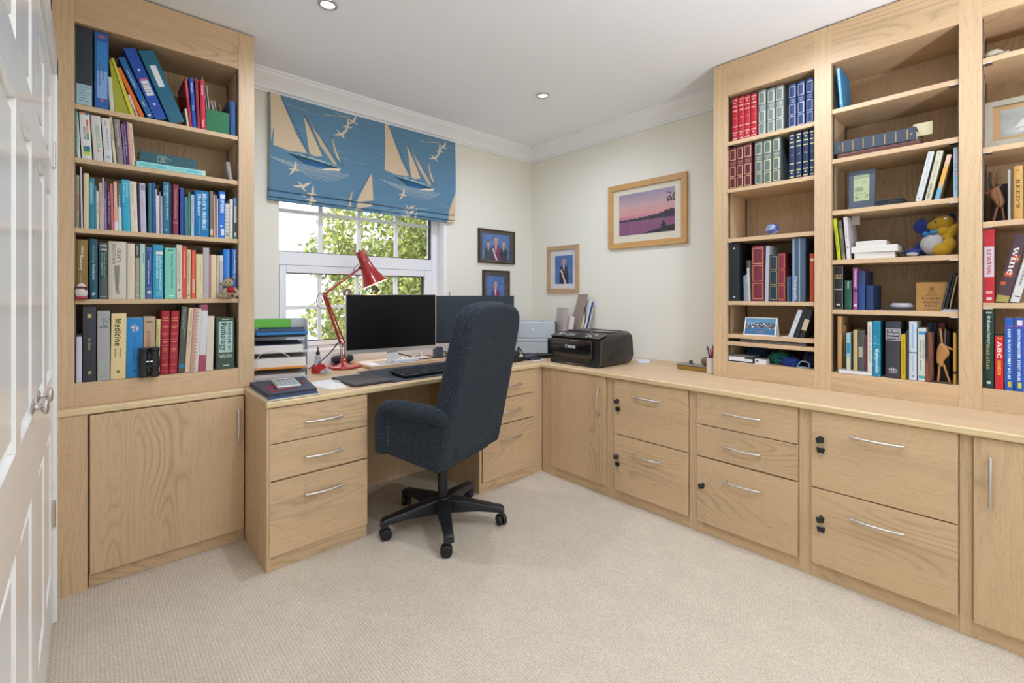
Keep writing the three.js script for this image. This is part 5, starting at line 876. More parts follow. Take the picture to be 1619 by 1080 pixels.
// ------------------------------------------------------------------ swivel chair
M.wool = phys({ map: dataTex(512, 512, (u, v) => { const k = 0.72 + 0.5 * (pnoise(u, v, 90, 90, 1) - 0.5) + 1.5 * Math.max(0, pnoise(u, v, 70, 70, 2) - 0.6) + 0.3 * (pnoise(u, v, 120, 40, 3) - 0.5); return [cl(46 * k), cl(55 * k), cl(65 * k)]; }, true, [0.2, 0.2]), roughness: 1, sheen: 0.35, sheenRoughness: 0.6, sheenColor: new THREE.Color(0x8494ac), bumpMap: dataTex(256, 256, (u, v) => { const k = 200 * pnoise(u, v, 110, 110, 7); return [k, k, k]; }, false, [0.1, 0.1]), bumpScale: 0.0012 });
{
  const t = thing('office_chair', 'high-backed swivel armchair in dark navy wool on black star base', 'chair', [1.41, 0, -2.13], 20.3 * Math.PI / 180);
  const tilt = 0.215;
  const s = new THREE.Shape(); s.moveTo(-0.287, 0.0); s.lineTo(0.287, 0.0);
  s.bezierCurveTo(0.29, 0.25, 0.284, 0.42, 0.275, 0.58); s.bezierCurveTo(0.27, 0.73, 0.262, 0.775, 0.17, 0.802); s.quadraticCurveTo(0, 0.832, -0.17, 0.802); s.bezierCurveTo(-0.262, 0.775, -0.27, 0.73, -0.275, 0.58); s.bezierCurveTo(-0.284, 0.42, -0.29, 0.25, -0.287, 0.0);
  const back = extr(s, 0.045, 0.032, 6, 24).translate(0, 0, -0.077).rotateX(tilt).translate(0, 0.402, 0.22);
  obj('backrest', flat(back), M.wool, t);
  const seat = new RoundedBoxGeometry(0.44, 0.13, 0.5, 5, 0.05).rotateX(-0.0).translate(0, 0.505, -0.03).rotateX(0.06);
  obj('seat_cushion', flat(seat), M.wool, t);
  obj('underseat', [flat(new RoundedBoxGeometry(0.42, 0.05, 0.34, 2, 0.015).rotateX(0.06).translate(0, 0.425, 0.03))], M.wool, t);
  for (const sx of [-1, 1]) {
    const sp = extr(shape([[0.16, 0.408], [-0.135, 0.452], [-0.14, 0.66], [0.21, 0.66]]), 0.035, 0.012, 3).rotateY(-Math.PI / 2);  // (z, y) -> thickness along -x
    const side = obj('side_panel', flat(at(sp, sx > 0 ? 0.287 : -0.24, 0, 0)), M.wool, t);
    const arm = [tube([[0, 0.47, -0.148], [0, 0.56, -0.15], [0, 0.64, -0.146], [0, 0.674, -0.118], [0, 0.683, -0.07], [0, 0.678, 0.08], [0, 0.672, 0.225]], 0.041, 16, 48), ball(0.041, 0, 0.672, 0.225, 1, 1, 1, 18), ball(0.041, 0, 0.47, -0.148, 1, 0.7, 1, 18)];
    obj('armrest', arm.map((g) => flat(at(g.scale(1.12, 1, 1), sx * 0.268, 0, 0))), M.wool, t);
    const st = obj('stitching', [0, 1, 2, 3, 4, 5, 6, 7].map((i) => box(0.002, 0.009, 0.002, sx * 0.2885, 0.5 + i * 0.018, -0.104 + i * 0.001, 0)), std(0x6d7886, 0.9), t); st.userData.kind = 'stuff';
  }
  const cx = 0.017 * 0.938 - 0.01 * 0.347, cz = 0.017 * 0.347 + 0.01 * 0.938;
  obj('gas_column', [cyl(0.027, 0.027, 0.2, cx, 0.23, cz, 24), cyl(0.021, 0.021, 0.12, cx, 0.36, cz, 20), lathe([[0, 0.395], [0.03, 0.395], [0.032, 0.335], [0.029, 0.33], [0, 0.33]], 24).translate(cx, 0, cz)], M.black, t);
  obj('mechanism', box(0.2, 0.03, 0.22, cx, 0.398, cz + 0.01, 0.006), M.black, t);
  obj('hub', lathe([[0, 0.155], [0.034, 0.155], [0.046, 0.145], [0.05, 0.1], [0.046, 0.068], [0, 0.068]], 30).translate(cx, 0, cz), M.blackPlastic = std(0x1d2024, 0.42), t);
  for (let i = 0; i < 5; i++) {
    const a = (46.7 + 72 * i + 20.3) * Math.PI / 180;
    const prof = extr(shape([[0.03, 0.148], [0.12, 0.141], [0.29, 0.112], [0.322, 0.108], [0.336, 0.096], [0.338, 0.066], [0.316, 0.066], [0.308, 0.078], [0.2, 0.084], [0.03, 0.072]]), 0.036, 0.006, 3);
    prof.translate(0, 0, -0.018); const p = prof.attributes.position;
    for (let j = 0; j < p.count; j++) { const r = p.getX(j), y = p.getY(j); p.setZ(j, p.getZ(j) * (1.35 - 0.5 * r / 0.33) * (1.22 - 2.2 * Math.max(0, y - 0.07))); }
    prof.computeVertexNormals();
    const ca = Math.cos(a), sa = Math.sin(a);
    obj('leg', toCreasedNormals(prof, 0.7).rotateY(-a).translate(cx, 0, cz), M.blackPlastic, t);
    const c = new THREE.Group(); c.name = i ? `caster_00${i}` : 'caster'; c.position.set(cx + 0.326 * ca, 0, cz + 0.326 * sa); c.rotation.y = [0.9, 2.2, -0.6, 0.5, 1.7][i]; t.add(c);
    const wheel = lathe([[0, -0.01], [0.012, -0.0105], [0.024, -0.011], [0.0285, -0.008], [0.0295, 0], [0.0285, 0.008], [0.024, 0.011], [0.012, 0.0105], [0, 0.01]], 26).rotateX(Math.PI / 2);
    for (const dz of [-0.0135, 0.0135]) obj('wheel', wheel.clone().translate(0.012, 0.0298, dz), M.black, c);
    const hood = new THREE.CylinderGeometry(0.0325, 0.0325, 0.05, 22, 1, false, 0.2, Math.PI - 0.1).rotateX(Math.PI / 2).translate(0.012, 0.031, 0);
    obj('fork', [box(0.014, 0.05, 0.005, 0.008, 0.045, 0, 0.002), cyl(0.0075, 0.0075, 0.03, 0, 0.062, 0, 14)], M.blackPlastic, c);
  }
}
// ------------------------------------------------------------------ on the desk
const D = 0.7703;                                                // desk top
{
  const t = tag(obj('riser_board', grain(span(1.325, 2.2, D, D + 0.02, -3.06, -2.775, 0.002), 'x'), M.oakPlain), 'low oak riser board lying on the desk under both monitors', 'board');
}
const RB = D + 0.0205;
M.mat = std(0x3a424c, 0.75); M.tablet = std(0x45474d, 0.4); M.silver = std(0xc4c1ba, 0.35, { metalness: 0.6 });
M.screen = phys({ color: 0x0a0a0a, roughness: 0.4, specularIntensity: 0.35 }); M.screenGrey = phys({ color: 0x27323a, roughness: 0.4, specularIntensity: 0.6 });
M.plastic = std(0xd5d8da, 0.5); M.navy = std(0x27334a, 0.6);
{
  const t = tag(obj('desk_mat', plan([[1.222, -2.295], [1.95, -2.295], [1.95, -2.77], [1.222, -2.755]], D, D + 0.0025, 0.0008), M.mat), 'dark slate desk mat under the black keyboard', 'mat');
  const k = thing('closed_tablet', 'closed dark grey tablet near the desk edge', 'tablet', [1.122, D, -2.46]);
  obj('body', box(0.222, 0.007, 0.3, 0, 0.0075, 0, 0.003), M.tablet, k); obj('cover', box(0.224, 0.003, 0.302, 0, 0.0125, 0, 0.0015), std(0x3b3d43, 0.6), k);
  for (const sx of [-1, 1]) for (const sz of [-1, 1]) obj('foot', cyl(0.006, 0.006, 0.004, sx * 0.09, 0.002, sz * 0.13, 10), M.black, k);
}
{
  const t = thing('monitor', 'monitor with black screen and silver chin behind the red lamp', 'monitor', [1.512, RB, -2.834], 8.6 * -Math.PI / 180 * -1);
  t.rotation.y = -Math.atan2(0.093, 0.612);
  const y0 = 0.868 - RB, y1 = 1.2505 - RB;
  obj('housing', box(0.619, y1 - y0, 0.022, 0, (y0 + y1) / 2, -0.012, 0.003), M.silver, t);
  obj('screen', box(0.613, y1 - y0 - 0.028, 0.004, 0, (y0 + y1) / 2 + 0.0125, 0.0002, 0.001), M.screen, t);
  obj('sensor', cyl(0.003, 0.003, 0.002, 0.09, y0 + 0.012, 0, 10).rotateX(0), M.black, t);
  obj('stand', [extr(shape([[-0.045, 0], [0.045, 0], [0.03, 0.13], [-0.03, 0.13]]), 0.006, 0.001).rotateX(-0.25).translate(0.0, 0.004, -0.005), box(0.06, 0.05, 0.03, 0, 0.13, -0.035, 0.004)], M.silver, t);
  obj('base_plate', box(0.2, 0.005, 0.16, 0, 0.0025, -0.04, 0.002), M.silver, t);
}
{
  const t = thing('monitor', 'slate grey monitor half hidden behind the chair back', 'monitor', [2.168, RB, -2.765]);
  t.rotation.y = -Math.atan2(0.23, 0.577); 
  obj('housing', box(0.612, 0.352, 0.02, 0, 0.275, -0.013, 0.003), M.black, t);
  obj('screen', box(0.604, 0.328, 0.004, 0, 0.284, -0.0012, 0.001), M.screenGrey, t);
  obj('stand', [box(0.05, 0.18, 0.025, 0, 0.1, -0.035, 0.004)], M.black, t);
  obj('base_plate', cyl(0.11, 0.1, 0.01, 0, 0.005, -0.04, 30), M.black, t);
}
{
  const t = thing('keyboard', 'black computer keyboard propped on the desk mat', 'keyboard', [1.545, D + 0.0027, -2.44], 0.03);
  const tilt = 0.06, R = (g) => g.rotateX(tilt).translate(0, 0.017, 0);
  obj('case', R(box(0.45, 0.014, 0.185, 0, 0, 0, 0.005)), M.black, t);
  obj('rim', [R(box(0.452, 0.003, 0.01, 0, 0.006, 0.09, 0.001)), R(box(0.008, 0.003, 0.186, -0.222, 0.006, 0, 0.001))], std(0x4c5558, 0.3), t);
  for (const [x, z] of [[-0.2, 0.075], [0.2, 0.075]]) obj('foot', cyl(0.006, 0.007, 0.009, x, 0.0045, z, 10), M.black, t);
  for (const [x, z] of [[-0.2, -0.08], [0.2, -0.08]]) obj('foot', box(0.02, 0.018, 0.012, x, 0.009, z, 0.002), M.black, t);
  const keyM = std(0x30343a, 0.42), one = new RoundedBoxGeometry(0.0155, 0.007, 0.0155, 1, 0.002).rotateX(tilt), rows = [];
  for (let r = 0; r < 6; r++) for (let c = 0; c < 21; c++) {
    if (c === 14 || c === 17) continue;
    if (r === 5 && c > 3 && c < 9) continue;
    const x = -0.205 + c * 0.0198 + (c > 14 ? -0.012 : 0) + (c > 17 ? -0.009 : 0) + (r > 0 && c < 14 ? 0.003 * ((r * 2) % 3) : 0), z = -0.07 + r * 0.0275 * 0.98;
    const k = new THREE.Mesh(one, keyM); k.position.set(x, 0.0265 - z * Math.sin(tilt), z); k.name = `key_${String(r * 21 + c).padStart(3, '0')}`; k.castShadow = k.receiveShadow = true; t.add(k);
  }
  obj('space_bar', R(box(0.095, 0.007, 0.0155, -0.07, 0.0095, 0.0648, 0.002)), keyM, t);
}
// ---- the red lamp
{
  const t = thing('desk_lamp', 'red jointed desk lamp with a flared red shade', 'lamp', [1.232, D, -2.985]);
  obj('base', lathe([[0, 0], [0.104, 0], [0.109, 0.005], [0.108, 0.013], [0.098, 0.019], [0.06, 0.024], [0.025, 0.028], [0.02, 0.045], [0.018, 0.06], [0, 0.06]], 44), M.red, t);
  const J = [-0.002, 0.15, 0.0], Eb = [-0.122, 0.482, 0.0], A = [0.112, 0.66, 0.01];
  obj('post', [rod([-0.012, 0.045, 0], [-0.012, 0.16, 0], 0.007), rod([0.014, 0.045, 0], [0.012, 0.165, 0], 0.006), ball(0.013, -0.012, 0.155, 0), cyl(0.02, 0.014, 0.02, 0, 0.055, 0)], M.red, t);
  obj('spring', [-0.012, 0.016].map((x) => rod([x, 0.07, 0.012], [x - 0.006, 0.16, 0.008], 0.0055)), M.chrome, t);
  obj('lower_arm', [rod([-0.014, 0.15, 0], [Eb[0] - 0.004, Eb[1] - 0.005, 0], 0.0085, 0.0095, 10)], M.red, t);
  obj('lower_arm', [rod([0.012, 0.16, 0.0], [Eb[0] + 0.012, Eb[1] - 0.016, 0], 0.0052, 0.0052, 10)], M.red, t);
  obj('elbow', [at(new THREE.CylinderGeometry(0.015, 0.015, 0.022, 18).rotateX(Math.PI / 2), Eb[0], Eb[1], 0), box(0.034, 0.03, 0.01, Eb[0] + 0.004, Eb[1] - 0.004, 0, 0.004)], M.red, t);
  obj('upper_arm', [rod(Eb, A, 0.0085, 0.0075, 10)], M.red, t);
  obj('cable', [tube([[-0.1, 0.485, 0.01], [-0.15, 0.49, 0.015], [-0.176, 0.45, 0.015], [-0.16, 0.4, 0.01], [-0.115, 0.39, 0.01]], 0.0022, 6, 30), tube([[0.06, 0.63, 0.012], [0.075, 0.665, 0.02], [0.105, 0.69, 0.02], [0.1, 0.72, 0.02], [0.112, 0.74, 0.01]], 0.0022, 6, 24), tube([[-0.03, 0.17, -0.005], [-0.075, 0.11, -0.015], [-0.15, 0.045, -0.02], [-0.21, 0.012, -0.03]], 0.0035, 6, 24)], M.black, t);
  const top = V([0.117, 0.767, 0.0]), dir = V([0.085, -0.225, 0.045]).normalize();
  const q = new THREE.Quaternion().setFromUnitVectors(new THREE.Vector3(0, -1, 0), dir);
  const prof = [[0.033, 0], [0.034, -0.03], [0.036, -0.07], [0.044, -0.115], [0.058, -0.16], [0.075, -0.2], [0.094, -0.235]];
  const outer = prof.map(([r, y]) => [r, y]), inner = prof.map(([r, y]) => [r - 0.0022, y + 0.001]).reverse();
  const put = (g) => g.applyQuaternion(q).translate(top.x, top.y, top.z);
  const sh = obj('shade', put(lathe([[0.001, 0.004], [0.026, 0.004], ...outer], 44)), M.red, t);
  obj('reflector', put(lathe([...inner.slice(0, -1), [0.03, -0.004], [0.001, -0.003]], 44)), std(0xf2eee6, 0.4), sh);
  obj('cap', put(lathe([[0, 0.016], [0.007, 0.014], [0.008, 0.004], [0, 0.003]], 16)), M.black, sh);
  obj('knuckle', [rod(A, [0.137, 0.675, 0.01], 0.007), ball(0.012, A[0], A[1], A[2]), rod([0.112, 0.735, 0.008], [0.126, 0.72, 0.005], 0.006)], M.black, t);
  const bulb = put(lathe([[0, -0.19], [0.018, -0.183], [0.029, -0.16], [0.027, -0.135], [0.014, -0.105], [0.012, -0.06], [0, -0.06]], 20));
  obj('bulb', bulb, std(0xffffff, 0.4, { emissive: 0xffd9a8, emissiveIntensity: 4 }), sh);
  const l = new THREE.PointLight(0xffd3a0, DESKLAMP, 0, 2); const p = dir.clone().multiplyScalar(0.197).add(top).add(t.position); l.position.copy(p); l.castShadow = true; scene.add(l);
}
// ---- letter trays and what lies in them
const TR = { p: [0.828, D, -2.925], a: -15.3 * Math.PI / 180 };
const inTray = (x, y, z) => { const c = Math.cos(TR.a), s = Math.sin(TR.a); return [TR.p[0] + x * c + z * s, TR.p[1] + y, TR.p[2] - x * s + z * c]; };
{
  const white = phys({ color: 0xeef1f4, roughness: 0.4, transmission: 0.55, thickness: 0 });
  [0.002, 0.062, 0.15, 0.238].forEach((y, i) => {
    const t = thing('letter_tray', ['lowest letter tray standing on the desk beside the window', 'second letter tray from the desk, holding an orange envelope', 'third letter tray from the desk, holding white papers', 'topmost letter tray holding blue and green folders'][i], 'letter tray', inTray(0, y, 0), TR.a);
    const up = i < 3 ? [0.06, 0.088, 0.088][i] : 0.1;
    obj('floor', box(0.282, 0.003, 0.275, 0, 0.0015, 0, 0.001), white, t);
    for (const sx of [-1, 1]) obj('side_wall', extr(shape([[-0.138, 0], [0.138, 0], [0.138, 0.014], [0.1, up - 0.002], [-0.138, up - 0.002]]), 0.003, 0.0005, 1).rotateY(-Math.PI / 2).translate(sx * 0.1425 + 0.0015, 0, 0), white, t);
    obj('back_wall', box(0.282, up - 0.004, 0.003, 0, up / 2, -0.1365, 0.001), white, t);
    obj('front_lip', box(0.282, 0.014, 0.003, 0, 0.009, 0.137, 0.001), white, t);
  });
  const sheet = (name, label, cat, w, d, h, x, y, z, col, turn = 0, tiltx = 0, group) => { const o = obj(name, box(w, h, d, 0, h / 2, 0, Math.min(0.0012, h / 3)), typeof col === 'number' ? std(col, 0.7) : col, scene); const p = inTray(x, y, z); o.position.set(...p); o.rotation.set(tiltx, TR.a + turn, 0, 'YXZ'); tag(o, label, cat, group); return o; };
  sheet('paper_stack', 'white papers in the lowest letter tray', 'papers', 0.255, 0.25, 0.026, 0.0, 0.006, 0.0, M.paper, 0.02);
  sheet('paper_stack', 'thick stack of white papers in the second letter tray', 'papers', 0.262, 0.262, 0.05, 0.0, 0.0745, 0.012, M.paper, 0.02);
  sheet('envelope', 'orange envelope sticking out of the second letter tray', 'envelope', 0.274, 0.27, 0.008, 0.0, 0.066, 0.03, 0xd98a24, -0.05);
  sheet('paper_stack', 'white papers with a dark clip in the third letter tray', 'papers', 0.255, 0.26, 0.042, -0.005, 0.155, 0.02, M.paper, -0.03);
  sheet('document_folder', 'dark blue-black folder among papers in the third letter tray', 'folder', 0.23, 0.24, 0.004, -0.01, 0.198, 0.012, 0x2b3350, 0.06);
  sheet('document_folder', 'black folder under the blue one in the topmost letter tray', 'folder', 0.262, 0.255, 0.012, 0.004, 0.243, 0.026, 0x171a20, -0.04);
  sheet('document_folder', 'bright blue folder in the topmost letter tray', 'folder', 0.258, 0.26, 0.013, 0.008, 0.2555, 0.024, 0x2f7fc0, 0.05);
  sheet('document_folder', 'navy folder on the blue one in the topmost letter tray', 'folder', 0.245, 0.25, 0.008, 0.01, 0.2695, 0.0, 0x27415f, -0.03, 0.03);
  sheet('document_folder', 'lime green folder leaning upright at the back of topmost tray', 'folder', 0.2, 0.004, 0.05, -0.038, 0.285, -0.06, 0x6cc04a, 0.0, -0.12);
  sheet('document_folder', 'pale grey folder upright behind the lime green one', 'folder', 0.27, 0.003, 0.055, 0.004, 0.28, -0.09, 0xc9ccc6, 0, -0.1);
  const wires = obj('charging_cable', [tube([inTray(-0.1, 0.15, 0.155), inTray(-0.112, 0.12, 0.16), inTray(-0.1, 0.08, 0.165), inTray(-0.12, 0.064, 0.16)], 0.0018, 6, 24), tube([inTray(-0.1, 0.15, 0.155), inTray(-0.06, 0.165, 0.15), inTray(0.0, 0.16, 0.155), inTray(0.05, 0.13, 0.16)], 0.0018, 6, 24)], std(0xe2e2e0, 0.5)); tag(wires, 'thin white cable dangling in front of the letter trays', 'cable');
}
// ---- folders, calculator, loose papers
{
  const corner = [[0.602, -2.648], [0.594, -2.262], [0.815, -2.262], [0.878, -2.64]];
  const grow = (k, dx, dz) => corner.map(([x, z]) => [0.72 + (x - 0.72) * k + dx, -2.455 + (z + 2.455) * k + dz]);
  tag(obj('paper_stack', [plan(grow(0.98, -0.003, 0.004), D, D + 0.002), plan(grow(0.99, 0.0, 0.006).map(([x, z], i) => [x + 0.004 * i, z]), D + 0.002, D + 0.004), plan(grow(0.97, 0.012, 0.0), D + 0.004, D + 0.0065)], std(0xd6cfb8, 0.9)), 'loose cream and white papers under the folders on desk corner', 'papers');
  tag(obj('document_folder', plan(grow(0.97, 0.004, 0.0), D + 0.007, D + 0.0115, 0.001), std(0x4a5f86, 0.6)), 'steel blue folder, lowest of the folders on desk corner', 'folder');
  tag(obj('document_folder', plan(grow(0.965, 0.0, -0.006), D + 0.012, D + 0.02, 0.002), std(0x3d475e, 0.6)), 'grey-blue folder, middle of the folders on desk corner', 'folder');
  const f = thing('document_folder', 'dark slate folder with red elastic under the calculator', 'folder', [0, D + 0.0205, 0]);
  obj('board', plan(grow(0.96, 0.001, -0.012), 0, 0.011, 0.003), std(0x353b4a, 0.55), f);
  obj('elastic', [tube([[0.612, 0.0125, -2.36], [0.64, 0.0128, -2.39], [0.655, 0.0125, -2.43]], 0.0035, 6, 12), tube([[0.622, 0.0125, -2.32], [0.67, 0.0128, -2.335], [0.71, 0.0125, -2.34]], 0.003, 6, 12), tube([[0.63, 0.0125, -2.47], [0.665, 0.013, -2.44], [0.7, 0.0125, -2.46]], 0.003, 6, 12), tube([[0.795, 0.0125, -2.45], [0.815, 0.0125, -2.47]], 0.005, 6, 8)], std(0xb83038, 0.8), f);
  const c = thing('calculator', 'silver pocket calculator on the dark slate folder', 'calculator', [0.722, D + 0.032, -2.45], -0.12);
  obj('body', box(0.108, 0.013, 0.185, 0, 0.009, 0, 0.004).rotateX(0.03), M.silver, c);
  obj('display', box(0.072, 0.002, 0.026, 0.002, 0.0175, -0.062, 0.0005), std(0x5d6a66, 0.25), c); obj('solar_strip', box(0.05, 0.002, 0.012, 0.0, 0.0185, -0.082, 0.0005), std(0xd9dcdc, 0.3), c);
  const kg = new RoundedBoxGeometry(0.0145, 0.004, 0.0135, 1, 0.0012), km = std(0xa3a8a8, 0.5);
  for (let r = 0; r < 6; r++) for (let q = 0; q < 5; q++) { const k = new THREE.Mesh(kg, km); k.position.set(-0.0385 + q * 0.0192, 0.0165 - (r * 0.0195 - 0.03) * 0.03, -0.03 + r * 0.0195); k.name = `key_${String(r * 5 + q).padStart(3, '0')}`; k.castShadow = k.receiveShadow = true; c.add(k); }
  tag(obj('paper_sheet', [plan([[0.85, -2.56], [0.905, -2.345], [0.985, -2.335], [1.02, -2.57]], D, D + 0.001), plan([[0.87, -2.6], [0.9, -2.4], [1.0, -2.39], [1.03, -2.62]], D + 0.0011, D + 0.0019)], M.paper), 'white printed sheets between the folders and closed tablet', 'papers');
  tag(obj('pen', [rod([1.0, D + 0.0065, -2.53], [1.04, D + 0.0065, -2.41], 0.0045), rod([1.04, D + 0.0065, -2.41], [1.043, D + 0.006, -2.401], 0.004, 0.001)], std(0xd8d4cc, 0.35)), 'white slim pen lying beside the closed tablet', 'pen');
  const s = thing('tape_dispenser', 'red plastic tape dispenser beside the letter trays', 'tape dispenser', [1.058, D, -2.9], 0.5);
  obj('body', extr(shape([[-0.06, 0], [0.06, 0], [0.055, 0.025], [0.02, 0.03], [0.0, 0.05], [-0.04, 0.055], [-0.06, 0.03]]), 0.04, 0.003).translate(0, 0.003, -0.02), std(0xb3201f, 0.35), s);
  obj('tape_roll', new THREE.TorusGeometry(0.02, 0.008, 10, 24).translate(-0.025, 0.055, 0), std(0x8fa3ad, 0.3), s);
  const g = thing('glue_bottle', 'small white bottle with dark nozzle beside the letter trays', 'bottle', [1.075, D, -3.0]);
  obj('body', lathe([[0, 0], [0.017, 0], [0.019, 0.02], [0.018, 0.07], [0.013, 0.095], [0.008, 0.1], [0, 0.1]], 20), std(0xb7a9bd, 0.4), g); obj('cap', lathe([[0, 0.098], [0.011, 0.098], [0.012, 0.115], [0.005, 0.12], [0.003, 0.15], [0, 0.15]], 16), M.black, g);
  const bag = thing('plastic_bag', 'crumpled clear plastic wrap in front of the red lamp base', 'plastic bag', [1.05, D + 0.001, -2.80], 0.4);
  const bg = new THREE.IcosahedronGeometry(0.038, 3).scale(1.1, 0.42, 0.6).translate(0, 0.021, 0), bp = bg.attributes.position;
  for (let i = 0; i < bp.count; i++) { const x = bp.getX(i), y = bp.getY(i), z = bp.getZ(i), n = 1 + 0.28 * Math.sin(x * 160 + z * 90) * Math.sin(y * 210 + x * 60); bp.setXYZ(i, x * n, Math.max(0, y * n), z * n); } bg.computeVertexNormals();
  obj('wrap', bg, phys({ color: 0xe6edf0, roughness: 0.12, transmission: 0.7, thickness: 0 }), bag);
  const cs = thing('spectacles_case', 'dark blue spectacles case behind the red lamp post', 'case', [1.262, D, -3.071], 0);
  obj('shell', box(0.15, 0.05, 0.045, 0, 0.048, 0, 0.02), M.navy, cs); obj('stand', box(0.1, 0.026, 0.03, 0, 0.013, 0, 0.004), M.navy, cs);
}
// ---- on the riser: extension lead, papers, cables, speaker
{
  const e = thing('extension_lead', 'white multi-socket extension lead on the riser board', 'extension lead', [1.60, RB + 0.0012, -2.835], 0.1);
  obj('body', box(0.2, 0.02, 0.06, 0, 0.01, 0, 0.006), M.plastic, e);
  for (let i = 0; i < 4; i++) { obj('switch', box(0.011, 0.004, 0.008, -0.06 + i * 0.037, 0.0215, -0.014, 0.001), std(0x60656a, 0.5), e); }
  tag(obj('paper_sheet', [plan([[1.335, -2.97], [1.35, -2.785], [1.49, -2.79], [1.5, -2.96]], RB, RB + 0.001), plan([[1.34, -3.05], [1.345, -2.95], [1.6, -2.9], [1.62, -3.05]], RB + 0.0011, RB + 0.002)], std(0xeceaf0, 0.9)), 'white papers on the riser board beneath the black-screen monitor', 'papers');
  tag(obj('paper_sheet', [plan([[1.63, -3.05], [1.64, -2.87], [1.86, -2.9], [1.87, -3.055]], RB, RB + 0.001), plan([[1.52, -2.9], [1.5, -2.787], [1.66, -2.79], [1.7, -2.88]], RB, RB + 0.0009)], std(0xe9e6e4, 0.9)), 'white sheets under the cables on the riser board', 'papers');
  const cab = (name, label, pts, r, col) => tag(obj(name, tube(pts.map(([x, y, z]) => [x, RB + y, z]), r, 6, 60), std(col, 0.5)), label, 'cable');
  cab('power_cable', 'dark grey cable trailing along the riser board edge', [[1.6, 0.05, -2.99], [1.66, 0.03, -2.93], [1.74, 0.006, -2.86], [1.84, 0.006, -2.83], [1.95, 0.008, -2.83], [2.05, 0.006, -2.85]], 0.004, 0x3c4148);
  cab('power_cable', 'thin brown cable looping behind the dark grey one', [[1.62, 0.004, -2.9], [1.72, 0.006, -2.95], [1.8, 0.018, -2.92], [1.88, 0.005, -2.9], [1.97, 0.02, -2.93], [2.06, 0.006, -2.9]], 0.003, 0x7c6a60);
  cab('power_cable', 'black cable coiling under the slate grey monitor', [[1.86, 0.004, -2.86], [1.92, 0.012, -2.9], [1.9, 0.03, -2.94], [1.98, 0.03, -2.9], [1.94, 0.006, -2.84], [2.06, 0.01, -2.88], [2.1, 0.05, -2.92]], 0.004, 0x202428);
  cab('power_cable', 'white usb cable crossing the riser board diagonally', [[1.72, 0.003, -2.82], [1.76, 0.004, -2.87], [1.8, 0.03, -2.95], [1.84, 0.09, -3.02]], 0.003, 0xdad8d2);
  const s = thing('desk_speaker', 'small dark speaker box below the slate grey monitor corner', 'speaker', [1.885, RB, -2.862], -0.3);
  obj('box', box(0.06, 0.075, 0.06, 0, 0.0405, 0, 0.004), std(0x39424d, 0.5), s); obj('foot', box(0.07, 0.004, 0.065, 0, 0.002, 0, 0.001), M.black, s); obj('side_panel', box(0.004, 0.06, 0.05, 0.031, 0.042, 0, 0.001), M.black, s);
  const o = thing('window_ornament', 'small dried flower ornament on the window sill behind the monitor', 'ornament', [1.30, 0.8875, -3.15]);
  obj('stem', [tube([[0, 0, 0], [0.01, 0.18, 0], [0.04, 0.33, 0.0], [0.075, 0.45, 0]], 0.0028, 6, 20), tube([[0.012, 0.2, 0], [0.03, 0.3, 0.01], [0.03, 0.4, 0.01]], 0.002, 5, 14)], std(0xc9c39a, 0.8), o);
  obj('foot', lathe([[0, 0], [0.022, 0], [0.024, 0.006], [0.006, 0.014], [0, 0.014]], 18), std(0x8a7868, 0.7), o);
  const pet = []; for (let i = 0; i < 14; i++) { const a = i * 2.4, r = 0.016 + 0.012 * ((i * 7) % 5) / 5; pet.push(ball(0.013, 0.03 + r * Math.cos(a), 0.378 + r * 0.9 * Math.sin(a), 0.004 * (i % 3), 1, 0.8, 0.6, 8)); }
  const hd = obj('flower_head', pet, std(0x9c8478, 0.9), o); hd.userData.kind = 'stuff';
  const pn = thing('red_pen', 'red pen standing upright behind the slate grey monitor', 'pen', [2.165, 0.8875, -3.118]);
  obj('barrel', lathe([[0, 0], [0.005, 0.002], [0.006, 0.01], [0.006, 0.365], [0.004, 0.385], [0.0025, 0.4], [0, 0.402]], 12), std(0xa8322e, 0.4), pn); obj('clip', box(0.002, 0.05, 0.002, 0, 0.345, 0.0075, 0), M.steel, pn);
}
